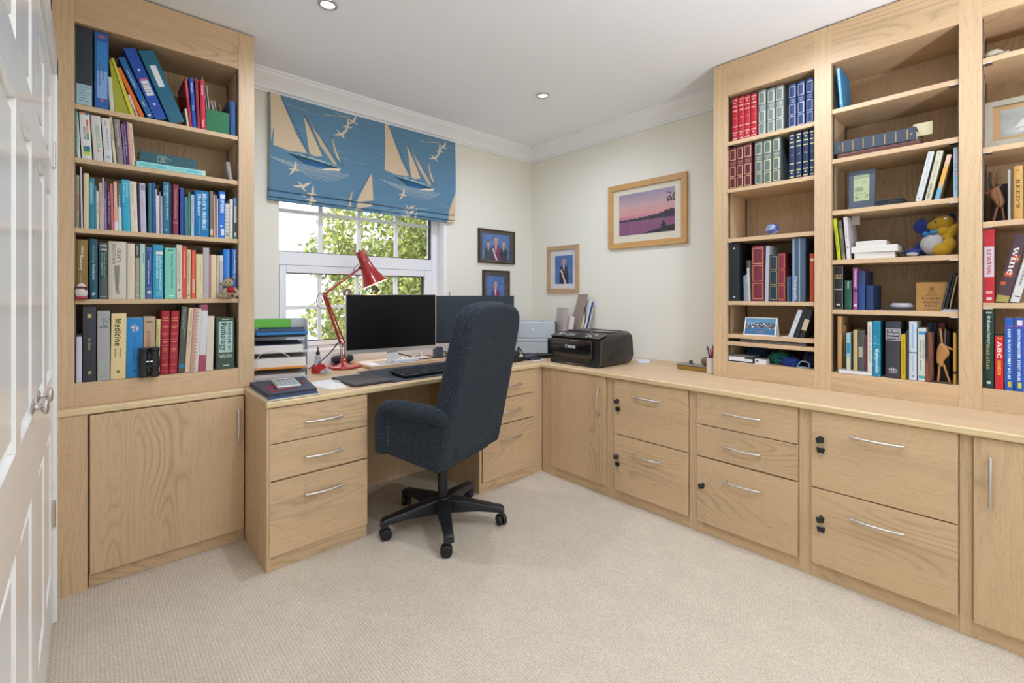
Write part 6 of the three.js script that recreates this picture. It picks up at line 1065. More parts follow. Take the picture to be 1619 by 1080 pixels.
// ---- the grey laser printer in the corner
{
  const t = thing('laser_printer', 'pale grey laser printer standing across the room corner', 'printer', [2.665, D, -2.66], -42.5 * Math.PI / 180);
  const g = std(0xb4bcc0, 0.45);
  obj('body', box(0.37, 0.26, 0.28, 0, 0.13, -0.145, 0.012), g, t);
  obj('front_flap', box(0.34, 0.125, 0.012, 0.002, 0.192, 0.001, 0.004), std(0xb9c1c6, 0.4), t);
  obj('middle_strip', box(0.37, 0.022, 0.01, 0, 0.113, -0.001, 0.002), std(0xbcc4c8, 0.4), t);
  obj('paper_drawer', box(0.36, 0.09, 0.01, 0, 0.05, -0.001, 0.003), g, t);
  obj('badge', at(extr(shape([[-0.012, -0.006], [0.012, -0.006], [0, 0.01]]), 0.003, 0.0005), 0.0, 0.2, 0.007), M.chrome, t);
  obj('vent_slot', [box(0.04, 0.003, 0.012, 0.075, 0.2605, -0.04, 0.001)], M.black, t);
  obj('side_cover', box(0.012, 0.065, 0.1, 0.19, 0.225, -0.07, 0.004), std(0x2b3036, 0.5), t);
  const dk = thing('desk_tray', 'flat black tray in front of the laser printer', 'tray', [2.54, D, -2.475], -0.6); obj('tray', [extr(shape([[-0.1, 0], [0.1, 0], [0.115, 0.022], [-0.115, 0.022]]), 0.1, 0.002).translate(0, 0.002, -0.05)], M.black, dk);
  const ph = thing('telephone', 'dark cordless telephone lying beside the black inkjet printer', 'telephone', [2.40, D, -2.41], -0.35); obj('handset', new RoundedBoxGeometry(0.13, 0.03, 0.046, 3, 0.012).rotateZ(0.16).translate(0, 0.027, 0), std(0x232c38, 0.35), ph); obj('cradle', box(0.09, 0.02, 0.06, 0.02, 0.01, 0, 0.006), std(0x2d3038, 0.5), ph);
  const pp = obj('paper_slip', [extr(shape([[-0.06, 0], [0.06, 0], [0.075, 0.01], [0.03, 0.032], [-0.03, 0.034], [-0.075, 0.012]]), 0.002, 0.0004).rotateX(-0.7).translate(2.335, D + 0.003, -2.43)], M.paper); tag(pp, 'crumpled white paper slip near the inner worktop corner', 'paper');
  tag(obj('paper_slip', plan([[2.36, -2.33], [2.47, -2.34], [2.46, -2.4], [2.37, -2.4]], D, D + 0.003), std(0xe0d0d4, 0.9)), 'pinkish paper slips tucked beside the black inkjet printer', 'paper');
  const cs = thing('charging_stand', 'black charging stand with cables beside the chair back', 'charger', [2.255, D, -2.44], 0.2);
  obj('base', box(0.12, 0.03, 0.09, 0, 0.015, 0, 0.008), M.black, cs); obj('cradle', [box(0.09, 0.05, 0.05, -0.01, 0.055, 0, 0.01), cyl(0.01, 0.008, 0.06, 0.04, 0.07, 0.01, 12), box(0.05, 0.06, 0.02, -0.02, 0.1, -0.01, 0.006)], std(0x2f3a40, 0.4), cs); obj('cord', tube([[0.045, 0.1, 0.01], [0.06, 0.06, 0.03], [0.05, 0.03, 0.05], [0.02, 0.02, 0.055]], 0.004, 6, 18), M.black, cs);
}
// ---- the black inkjet printer
{
  const t = thing('inkjet_printer', 'glossy black inkjet printer with a silver brand name', 'printer', [2.435, D, -2.046], -Math.PI / 2);   // local z = -x, x = z
  const satin = phys({ color: 0x1b1b1a, roughness: 0.3, clearcoat: 0.3, clearcoatRoughness: 0.2 });
  const W2 = 0.235;
  const body = extr(shape([[0.012, 0.0], [0.0, 0.032], [0.0, 0.17], [-0.012, 0.182], [-0.125, 0.212], [-0.36, 0.218], [-0.388, 0.195], [-0.392, 0.05], [-0.36, 0.0]].map(([z, y]) => [z - 0.012, y])), 2 * W2 - 0.05, 0.022, 3).rotateY(-Math.PI / 2).translate(W2 - 0.025, 0.004, 0);
  { const p = body.attributes.position; for (let i = 0; i < p.count; i++) { const y = p.getY(i), k = y < 0.06 ? 1 - (0.06 - y) * 1.0 : y > 0.16 ? 1 - (y - 0.16) * 2.0 : 1; p.setX(i, p.getX(i) * k); } body.computeVertexNormals(); }
  obj('body', toCreasedNormals(body, 0.5), satin, t);
  obj('front_door', new RoundedBoxGeometry(0.395, 0.118, 0.014, 4, 0.005).translate(-0.028, 0.114, 0.006), M.blackGloss, t);
  obj('paper_cassette', box(0.35, 0.035, 0.014, -0.02, 0.036, -0.004, 0.004), satin, t); obj('cassette_grip', box(0.095, 0.016, 0.004, 0.0, 0.036, 0.0045, 0.001), M.black, t);
  const cp = (g) => g.rotateX(0.26).translate(0, 0.2, -0.06);
  obj('control_panel', cp(box(0.43, 0.005, 0.1, -0.003, 0.0, 0, 0.002)), phys({ color: 0x1f1f1d, roughness: 0.25 }), t);
  obj('display', cp(box(0.085, 0.003, 0.055, -0.06, 0.004, 0.006, 0.001)), std(0x77776c, 0.2), t);
  const lab = std(0xc9ccc4, 0.4);
  for (const [x, z, w] of [[-0.165, -0.005, 0.012], [-0.145, -0.005, 0.012], [-0.165, 0.015, 0.012], [-0.145, 0.015, 0.012], [-0.125, -0.005, 0.01], [0.075, -0.015, 0.014], [0.105, 0.0, 0.01], [0.09, 0.022, 0.014], [0.12, 0.022, 0.01], [0.14, -0.02, 0.018]]) obj('button', cp(box(w * 1.25, 0.003, 0.011, x, 0.004, z, 0.001)), lab, t);
  obj('rear_lid', box(0.37, 0.006, 0.2, 0, 0.2205, -0.26, 0.002), satin, t); obj('paper_slot', box(0.26, 0.006, 0.03, 0.03, 0.2235, -0.335, 0.001), M.black, t);
  const font = await new FontLoader().loadAsync('fonts/droid/droid_serif_bold.typeface.json');
  const tg = new TextGeometry('Canon', { font, size: 0.021, depth: 0.001, curveSegments: 4 }); tg.computeBoundingBox();
  obj('brand_name', tg.translate(-(tg.boundingBox.max.x) / 2 - 0.012, 0.118, 0.0128), std(0xeceef0, 0.4), t);
}
// ---- letter rack behind it
{
  const P0 = [2.94, D, -2.485], a = -42.5 * Math.PI / 180;
  const pos = (x, y, z) => [P0[0] + x * Math.cos(a) + z * Math.sin(a), P0[1] + y, P0[2] - x * Math.sin(a) + z * Math.cos(a)];
  const r = thing('letter_rack', 'dark letter rack holding envelopes behind the black inkjet printer', 'letter rack', P0, a);
  obj('base', box(0.26, 0.012, 0.1, 0, 0.006, 0, 0.002), std(0x2c2a28, 0.5), r); for (const x of [-0.125, 0.0, 0.112]) obj('divider', box(0.008, x > 0.1 ? 0.37 : 0.16, 0.035, x, (x > 0.1 ? 0.37 : 0.16) / 2 + 0.01, 0, 0.003), std(0x3b3d3e, 0.5), r);
  const L = (label, x, w, h, lean, col, d = 0.006, y = 0.014, z = 0) => { const o = obj('envelope', [box(d, h, w, 0, h / 2, 0, 0.001)], std(col, 0.85)); o.position.set(...pos(x, y, z)); o.rotation.set(0, a + 0.5, -lean, 'YXZ'); tag(o, label, 'envelope'); };
  L('mottled pinkish envelope at the laser printer end of the letter rack', -0.1, 0.11, 0.36, 0.1, 0xb7a9a5, 0.04);
  L('crumpled white envelope leaning in the letter rack', -0.06, 0.13, 0.29, 0.16, 0xdedbd8, 0.03);
  L('tall brown envelope leaning highest in the letter rack', -0.018, 0.12, 0.49, 0.3, 0x9c8b7e, 0.012);
  L('cream envelope tucked beside the tall brown one', 0.012, 0.12, 0.34, 0.27, 0xd6cdb8, 0.012);
  L('white envelope with blue-edged neighbour in the letter rack', 0.034, 0.12, 0.44, 0.28, 0xdcdcdc, 0.014);
  L('royal blue leaflet in the letter rack', 0.052, 0.12, 0.42, 0.28, 0x2b4f96, 0.006);
  L('pale buff envelope beside the blue leaflet', 0.068, 0.12, 0.37, 0.26, 0xcfc8b4, 0.01);
  tag(obj('paper_sheet', plan([[2.855, -1.79], [2.9, -1.74], [3.05, -1.83], [3.0, -1.92]], D, D + 0.002), std(0xdfe2ea, 0.8)), 'white sheet lying between inkjet printer and picture wall', 'paper');
}
const put2 = (n, l, c, g) => tag(obj(n, g, std(0x8d9094, 0.5, { metalness: 0.3 })), l, c);
// ---- box and pen pot against the wide bookcase
{
  const b = thing('trinket_box', 'flat gilt-edged box against the picture wall', 'box', [2.862, D, -1.385], 0);
  obj('case', box(0.1, 0.028, 0.21, 0, 0.0145, 0, 0.003), std(0x6b5a48, 0.5), b); obj('gilt_edge', box(0.004, 0.02, 0.2, -0.0505, 0.0135, 0, 0.001), std(0xb08a3c, 0.35, { metalness: 0.5 }), b); obj('lid', box(0.102, 0.004, 0.214, 0, 0.0305, 0, 0.001), std(0x8a8074, 0.4), b);
  const k = thing('stapler', 'small black stapler lying on the flat gilt-edged box', 'stapler', [2.845, D + 0.0332, -1.41], 0.5); obj('body', extr(shape([[-0.05, 0.008], [-0.045, 0.018], [0.0, 0.026], [0.05, 0.014], [0.05, 0.006]]), 0.016, 0.002).translate(0, 0, -0.008), M.black, k); obj('base', box(0.09, 0.005, 0.016, 0, 0.0025, 0, 0.001), M.steel, k);
  const st = thing('pebble', 'rounded brown pebble on the flat gilt-edged box', 'pebble', [2.868, D + 0.0332, -1.32]); obj('stone', ball(0.034, 0, 0.027, 0, 0.8, 0.8, 1), std(0x8a6350, 0.5), st);
  const p = thing('pen_pot', 'white cylindrical pen pot beside the wide bookcase', 'pen pot', [2.80, D, -1.258]);
  obj('pot', lathe([[0, 0.0], [0.026, 0], [0.0275, 0.003], [0.0275, 0.094], [0.026, 0.095], [0.0245, 0.094], [0.0245, 0.005], [0, 0.005]], 30), std(0xe3e1d6, 0.4), p);
  put2('ruler', 'grey steel ruler standing between pen pot and wide bookcase', 'ruler', box(0.026, 0.315, 0.0012, 2.8, D + 0.158, -1.2265, 0.0003));
  [['blue ballpoint pen leaning out of the white pen pot', 0x2a3f8c, -0.02, -0.012, 0.16], ['pink pencil in the white pen pot', 0xc4304c, 0.0, -0.004, 0.145], ['dark teal pen in the white pen pot', 0x27505c, 0.004, 0.006, 0.165], ['dark red pen in the white pen pot', 0x9c2030, -0.004, 0.012, 0.17], ['yellow pencil in the white pen pot', 0xc9b03a, 0.01, 0.012, 0.14]].forEach(([label, col, dx, dz, h]) => {
    const o = obj('pen', [rod([2.80 - dx * 0.5, D + 0.008, -1.258 - dz * 0.4], [2.80 + dx, D + h, -1.258 + dz * 1.3], 0.004), rod([2.80 + dx, D + h, -1.258 + dz * 1.3], [2.80 + dx * 1.06, D + h + 0.008, -1.258 + dz * 1.36], 0.004, 0.001)], std(col, 0.4)); tag(o, label, 'pen');
  });
}
// ------------------------------------------------------------------ what else stands on the shelves
const fuzz = dataTex(128, 128, (u, v) => { const k = 255 * pnoise(u, v, 60, 60, 21); return [k, k, k]; }, false, [0.04, 0.04]);
const plush = (c) => phys({ color: c, roughness: 1, sheen: 0.5, sheenRoughness: 0.5, sheenColor: new THREE.Color(c).lerp(new THREE.Color(0xffffff), 0.4), bumpMap: fuzz, bumpScale: 0.002 });
const el = (x, y, z, rx, ry, rz, rot = [0, 0, 0]) => new THREE.SphereGeometry(1, 22, 16).scale(rx, ry, rz).applyMatrix4(new THREE.Matrix4().makeRotationFromEuler(new THREE.Euler(...rot))).translate(x, y, z);
const put = (name, label, cat, geos, mat, group) => tag(obj(name, geos, mat), label, cat, group);
{ // single bookcase, top shelf: green file box with papers
  const y = 2.0665, t = thing('file_box', 'green open file box with papers on the single bookcase top shelf', 'file box', [0.482, y, -2.727]);
  obj('box', [box(0.1, 0.112, 0.003, 0, 0.056, -0.0015, 0.001), box(0.003, 0.112, 0.2, -0.0485, 0.056, -0.103, 0.001), box(0.003, 0.112, 0.2, 0.0485, 0.056, -0.103, 0.001), box(0.1, 0.112, 0.003, 0, 0.056, -0.2, 0.001), box(0.1, 0.003, 0.2, 0, 0.0015, -0.103, 0.001)], std(0x1d6b3f, 0.6), t);
  const P = (label, x, h, lean, col, d, w = 0.14) => { const o = obj('paper_sheet', box(0.0022, h, w, 0, h / 2, 0, 0.0004), std(col, 0.9)); o.position.set(0.482 + x, y + 0.004, -2.727 - d); o.rotation.z = lean; tag(o, label, 'paper'); };
  P('tall grey sheet poking out of green file box beside red book', -0.03, 0.27, 0.12, 0xb9b6b0, 0.09); P('tall white sheet behind the grey one in green file box', -0.02, 0.235, 0.1, 0xd8d5cf, 0.1);
  P('short white sheet in the middle of green file box', 0.0, 0.165, 0.14, 0xdcd9d4, 0.09); P('cream sheet leaning in green file box', 0.018, 0.17, 0.16, 0xc9c0ae, 0.1); P('tan divider sheet at far end of green file box', 0.038, 0.165, 0.14, 0x9a8064, 0.11);
}
{ // a yellow folder splayed on the top shelf
  const t = thing('document_folder', 'yellow splayed document folder between white document and orange folder', 'folder', [0, 2.0668, -2.7225]);
  const Y = (pts) => shape(pts.map(([x, y]) => [x, y - 2.0735]));
  obj('cover', extr(Y([[0.0686, 2.297], [0.0735, 2.308], [0.1385, 2.0738], [0.0865, 2.0738]]), 0.19, 0.001, 1).translate(0, 0.0008, -0.194), std(0xa3a42a, 0.6), t);
  obj('spine', extr(Y([[0.0745, 2.3085], [0.0785, 2.313], [0.0843, 2.306], [0.1578, 2.0738], [0.1405, 2.0738]]), 0.2, 0.0012, 1).translate(0, 0.0008, -0.2), std(0xc7c43c, 0.55), t);
}
{ // second shelf: two books lying flat, a clear card holder
  const y = 1.8365;
  const flatBook = (name, label, [x0, x1, y0, h, z, d], col, tex, spineRough = 0.5) => {
    const t = thing(name, label, 'book', [x0, y0, z]), w = x1 - x0;
    obj('cover', [span(0, w, 0, h, -0.004, 0, 0.0016), span(0, w, 0, 0.0018, -d, -0.003, 0.0004), span(0, w, h - 0.0018, h, -d, -0.003, 0.0004)], std(col, spineRough), t);
    if (tex) obj('spine_print', new THREE.PlaneGeometry(w - 0.004, h - 0.003).translate(w / 2, h / 2, 0.0004), new THREE.MeshStandardMaterial({ map: tex, roughness: 0.5 }), t);
    obj('pages', span(0.003, w - 0.003, 0.0019, h - 0.0019, -d + 0.003, -0.0045, 0), M.pages, t);
  };
  flatBook('book', 'pale turquoise book lying flat on the single bookcase second shelf', [0.16, 0.428, y, 0.026, -2.712, 0.2], 0x8fd0cc, canvasTex(1024, 96, (c, w, h) => {
    c.fillStyle = '#93d2cf'; c.fillRect(0, 0, w, h); c.fillStyle = '#2aa2ac'; c.font = 'bold 74px sans-serif'; c.textBaseline = 'middle'; c.save(); c.scale(0.78, 1); c.fillText('PARACETAMOL', 44, h / 2 + 4); c.restore();
    c.font = '24px sans-serif'; c.fillStyle = '#3d8f98'; c.fillText('A critical bibliographic review', 450, 34); c.fillRect(440, 60, 260, 5); c.fillStyle = '#58b9c4'; c.fillRect(730, 26, 190, 44); c.fillStyle = '#c9d8c9'; c.fillRect(980, 0, 44, h);
  }));
  flatBook('book', 'dark teal hardback lying on the pale turquoise book', [0.173, 0.392, y + 0.0265, 0.05, -2.722, 0.17], 0x1f4f58, canvasTex(1024, 224, (c, w, h) => {
    c.fillStyle = '#21535c'; c.fillRect(0, 0, w, h); c.strokeStyle = '#a9bcae'; c.lineWidth = 7; c.strokeRect(310, 40, 160, 140); c.fillStyle = '#b9c9b8'; c.font = 'bold 38px serif'; c.fillText('Oxford', 335, 90); c.fillText('Text', 352, 132); c.fillText('book', 350, 168); c.font = 'bold 24px serif'; c.fillText('Vol. 1', 500, 100); c.fillText('1-13', 505, 134); c.fillStyle = '#31707c'; c.fillRect(985, 0, 12, h);
  }));
  const k = put('card_holder', 'clear grey card holder leaning at end of single bookcase second shelf', 'card holder', [box(0.018, 0.095, 0.07, 0, 0.0475, 0, 0.003), box(0.03, 0.006, 0.07, 0.004, 0.003, 0, 0.001)], phys({ color: 0xa8a4a2, roughness: 0.2, transmission: 0.35, thickness: 0 })); k.position.set(0.54, y, -2.76); k.rotation.z = 0.16;
}
{ // fourth shelf: ornament and teddy
  const t = thing('ornament', 'white and red snowman-like ornament in front of gold-brown anatomy book', 'ornament', [-0.0225, 1.2305, -2.7]);
  obj('ball', el(0, 0.03, 0, 0.02, 0.03, 0.017), std(0xd9d0c8, 0.5), t); obj('foot', lathe([[0, 0], [0.0195, 0], [0.02, 0.006], [0.017, 0.012], [0, 0.014]], 20), std(0xa5384a, 0.7), t);
  obj('scarf', [new THREE.TorusGeometry(0.0165, 0.004, 8, 24).rotateX(Math.PI / 2).translate(0, 0.05, 0), ball(0.005, 0.014, 0.043, 0.01)], std(0x6d2230, 0.8), t);
  obj('cap', lathe([[0.017, 0.052], [0.012, 0.062], [0.004, 0.07], [0, 0.071]], 18), std(0xcfc4ba, 0.8), t);
  const b = thing('teddy_bear', 'cream teddy bear ornament in red waistcoat before bright blue paperbacks', 'teddy bear', [0.528, 1.2305, -2.69], -0.35);
  const fur = plush(0xd6c29a);
  obj('body', [el(0, 0.03, 0, 0.023, 0.029, 0.02)], fur, b);
  obj('head', [el(-0.008, 0.078, 0.004, 0.025, 0.021, 0.021), el(-0.027, 0.072, 0.008, 0.013, 0.011, 0.012)], fur, b);
  for (const [x, z] of [[0.012, -0.006], [-0.012, -0.012]]) obj('ear', [el(x, 0.1, z, 0.0095, 0.0095, 0.005)], fur, b);
  obj('inner_ear', el(0.012, 0.0995, -0.0015, 0.006, 0.006, 0.003), std(0x7a4a3c, 0.9), b);
  for (const x of [-0.015, 0.003]) obj('eye', el(x, 0.082, 0.0225, 0.0028, 0.003, 0.002), M.black, b);
  obj('nose', el(-0.039, 0.075, 0.01, 0.004, 0.0035, 0.004), M.black, b);
  obj('waistcoat', [el(0.006, 0.042, 0.004, 0.0225, 0.019, 0.0205)], std(0xa81c28, 0.9), b);
  obj('arm', [tube([[0.02, 0.05, 0.008], [0.034, 0.036, 0.016], [0.036, 0.02, 0.02]], 0.0085, 10), el(0.036, 0.019, 0.02, 0.0095, 0.0095, 0.0095)], fur, b);
  obj('arm', [tube([[-0.014, 0.05, 0.012], [-0.024, 0.034, 0.02], [-0.02, 0.026, 0.022]], 0.0075, 10), el(-0.02, 0.026, 0.022, 0.0085, 0.0085, 0.0085)], fur, b);
  obj('leg', [el(0.014, 0.012, 0.02, 0.013, 0.012, 0.018), el(0.018, 0.0155, 0.036, 0.014, 0.0155, 0.006)], fur, b); obj('sole', el(0.018, 0.0155, 0.0405, 0.0085, 0.0095, 0.003), std(0x7d4238, 0.9), b);
  obj('leg', [el(-0.024, 0.011, 0.014, 0.02, 0.011, 0.013), el(-0.042, 0.013, 0.014, 0.006, 0.013, 0.011)], fur, b);
}
{ // lowest shelf: binoculars standing on their eyepieces
  const t = thing('binoculars', 'black binoculars standing upright before the tan biochemistry textbook', 'binoculars', [0.204, 0.874, -2.678]);
  const barrel = () => lathe([[0, 0], [0.0165, 0], [0.019, 0.004], [0.0185, 0.02], [0.0155, 0.028], [0.017, 0.04], [0.0195, 0.05], [0.0195, 0.092], [0.0175, 0.1], [0.0165, 0.126], [0.0185, 0.13], [0.0185, 0.134], [0.012, 0.134], [0, 0.13]], 26);
  for (const s of [-1, 1]) { obj('barrel', [barrel().translate(s * 0.0195, 0, 0)], std(0x17191d, 0.45), t); obj('eyecup', lathe([[0.012, 0.118], [0.0195, 0.118], [0.0195, 0.132], [0.012, 0.132], [0.012, 0.118]], 24).translate(s * 0.0195, 0, 0), M.black, t); }
  obj('bridge', [box(0.026, 0.05, 0.022, 0, 0.068, 0.0, 0.006), cyl(0.006, 0.006, 0.06, 0, 0.078, 0.012, 14), box(0.03, 0.012, 0.01, 0, 0.05, 0.012, 0.003)], std(0x1d2025, 0.4), t);
  obj('focus_wheel', at(new THREE.CylinderGeometry(0.009, 0.009, 0.016, 20), 0, 0.1, 0.01), M.black, t);
  obj('badge', [box(0.009, 0.006, 0.001, -0.007, 0.073, 0.0225, 0), box(0.009, 0.006, 0.001, 0.007, 0.073, 0.0225, 0)], M.chrome, t);
}
const X0 = 2.765;
{ // wide bookcase, first bay
  const g = thing('paperweight', 'blue and white glass paperweight alone on the third shelf', 'paperweight', [2.82, 1.5773, -0.925]);
  const gm = phys({ map: dataTex(128, 128, (u, v) => { const n = pnoise(u, v, 5, 5, 8) + 0.5 * pnoise(u, v, 11, 9, 9); return n > 0.85 ? [62, 84, 150] : n > 0.68 ? [190, 186, 196] : [110, 126, 150]; }), roughness: 0.08, clearcoat: 1 });
  obj('glass', el(0, 0.036, 0, 0.037, 0.036, 0.037), gm, g); obj('foot', cyl(0.018, 0.02, 0.004, 0, 0.002, 0, 20), gm, g);
  const c = thing('desk_calendar', 'tent-shaped desk calendar with a harbour picture on the fifth shelf', 'calendar', [2.79, 1.0212, -0.972], -Math.PI / 2);
  const harbour = canvasTex(512, 320, (q, w, h) => {
    q.fillStyle = '#3f76a0'; q.fillRect(0, 0, w, h); let sd = 9; const r = () => { sd = (sd * 1664525 + 1013904223) >>> 0; return sd / 4294967296; };
    q.fillStyle = '#5f93b8'; q.fillRect(0, 0, w, h * 0.3); q.fillStyle = '#2d4656'; q.beginPath(); q.moveTo(0, h * 0.4); q.lineTo(w * 0.3, h * 0.3); q.lineTo(w * 0.6, h * 0.22); q.lineTo(w, h * 0.3); q.lineTo(w, h * 0.6); q.lineTo(0, h * 0.6); q.fill();
    for (let i = 0; i < 90; i++) { q.fillStyle = ['#d9d4cc', '#b9683f', '#8fa9bc', '#3a4c58', '#c9a488', '#e6e2da'][i % 6]; q.fillRect(r() * w, h * (0.28 + 0.32 * r()), 8 + 18 * r(), 7 + 14 * r()); }
    q.fillStyle = '#35648a'; q.fillRect(0, h * 0.64, w, h); for (let i = 0; i < 120; i++) { q.globalAlpha = 0.5; q.fillStyle = ['#d98a5c', '#cf9878', '#7fa3bf', '#284c68'][i % 4]; const x = i % 4 < 2 ? w * (0.34 + 0.32 * r()) : r() * w; q.fillRect(x, h * (0.66 + 0.32 * r()), 24 * r() + 6, 4); } q.globalAlpha = 1;
    q.fillStyle = '#e9e9ee'; q.fillRect(26, 12, 12, 16);
  });
  const leanF = 0.3, leaf = (s) => box(0.168, 0.105, 0.0016, 0, 0.0525, 0, 0.0004).rotateX(-s * leanF).translate(0, 0, s * 0.032);
  obj('front_leaf', leaf(1), M.paper, c); obj('back_leaf', leaf(-1), M.paper, c); obj('picture', new THREE.PlaneGeometry(0.156, 0.093).translate(0, 0.053, 0.001).rotateX(-leanF).translate(0, 0, 0.032), new THREE.MeshStandardMaterial({ map: harbour, roughness: 0.4 }), c);
  obj('foot_strip', box(0.166, 0.001, 0.06, 0, 0.0006, 0, 0), M.paper, c);
  put('paper_sheet', 'white sheet lying flat beside the leaning white notebook', 'paper', span(2.765, 2.88, 1.0213, 1.0225, -0.86, -0.79, 0.0003), M.paper);
  const l = thing('laptop', 'thin closed grey laptop on the narrow shelf under the calendar', 'laptop', [2.88, 0.9793, -0.91]);
  obj('base', box(0.235, 0.009, 0.335, 0, 0.005, 0, 0.003), std(0x807a78, 0.4, { metalness: 0.4 }), l); obj('lid', box(0.235, 0.007, 0.335, 0, 0.0135, 0, 0.003), std(0x75706e, 0.4, { metalness: 0.4 }), l);
  const y = 0.8622;
  const b1 = thing('carton', 'flat dark carton with white labels at the lowest shelf', 'box', [2.83, y, -1.073]); obj('case', box(0.13, 0.034, 0.135, 0, 0.017, 0, 0.001), std(0x2c2d33, 0.6), b1); obj('label', [box(0.001, 0.024, 0.088, -0.0655, 0.018, -0.022, 0)], std(0xe2e4e6, 0.7), b1); obj('label', box(0.001, 0.016, 0.045, -0.0655, 0.013, 0.042, 0), std(0xd9dde0, 0.7), b1); obj('lid', box(0.132, 0.003, 0.137, 0, 0.0355, 0, 0.001), std(0x8a8580, 0.5), b1);
  const b2 = thing('carton', 'small white carton beside the flat dark one', 'box', [2.79, y, -0.967]); obj('case', box(0.055, 0.028, 0.058, 0, 0.014, 0, 0.001), std(0xe0dfdc, 0.6), b2); obj('lid', box(0.056, 0.003, 0.06, 0, 0.0295, 0, 0.001), std(0x6a6a68, 0.6), b2); obj('print', box(0.001, 0.005, 0.014, -0.028, 0.016, -0.016, 0), M.black, b2);
  const cloth = (label, x, z, rx, ry, rz, col, s) => { const gg = new THREE.IcosahedronGeometry(1, 5), p = gg.attributes.position; for (let i = 0; i < p.count; i++) { const a = p.getX(i), b = p.getY(i), d = p.getZ(i), n = 1 + 0.16 * Math.sin(a * 7 + s) * Math.sin(d * 8 + b * 5 + s) + 0.09 * Math.sin(b * 17 + a * 13 + s * 2); p.setXYZ(i, a * n * rx, Math.max(0.0, (b * n + 0.8) * ry), d * n * rz); } const q2 = prep(gg); q2.computeVertexNormals(); const o = put('cloth_bundle', label, 'cloth', q2, std(col, 0.9)); o.position.set(x, y + 0.0005, z); return o; };
  cloth('dark blue cloth bundle behind the flat dark carton', 2.95, -1.04, 0.05, 0.045, 0.075, 0x1f3f63, 1.0); cloth('teal green cloth strap bundle in the lowest shelf', 2.86, -0.9, 0.05, 0.036, 0.055, 0x17695c, 2.2); cloth('black cloth bundle behind the royal blue one', 2.93, -0.83, 0.05, 0.046, 0.06, 0x14151c, 3.1);
  cloth('royal blue cloth bundle at the lowest shelf front', 2.82, -0.83, 0.035, 0.026, 0.045, 0x1d3a86, 4.3); cloth('navy cloth bundle against the post in the lowest shelf', 2.85, -0.745, 0.05, 0.046, 0.034, 0x1a2b4a, 5.7);
  put('charging_cable', 'pale looped cable in front of the navy cloth bundle', 'cable', tube([[2.785, y + 0.01, -0.79], [2.78, y + 0.035, -0.77], [2.785, y + 0.03, -0.74], [2.78, y + 0.006, -0.735], [2.775, y + 0.005, -0.76], [2.775, y + 0.004, -0.79]], 0.003, 6, 40), std(0x8fa6bd, 0.5));
}
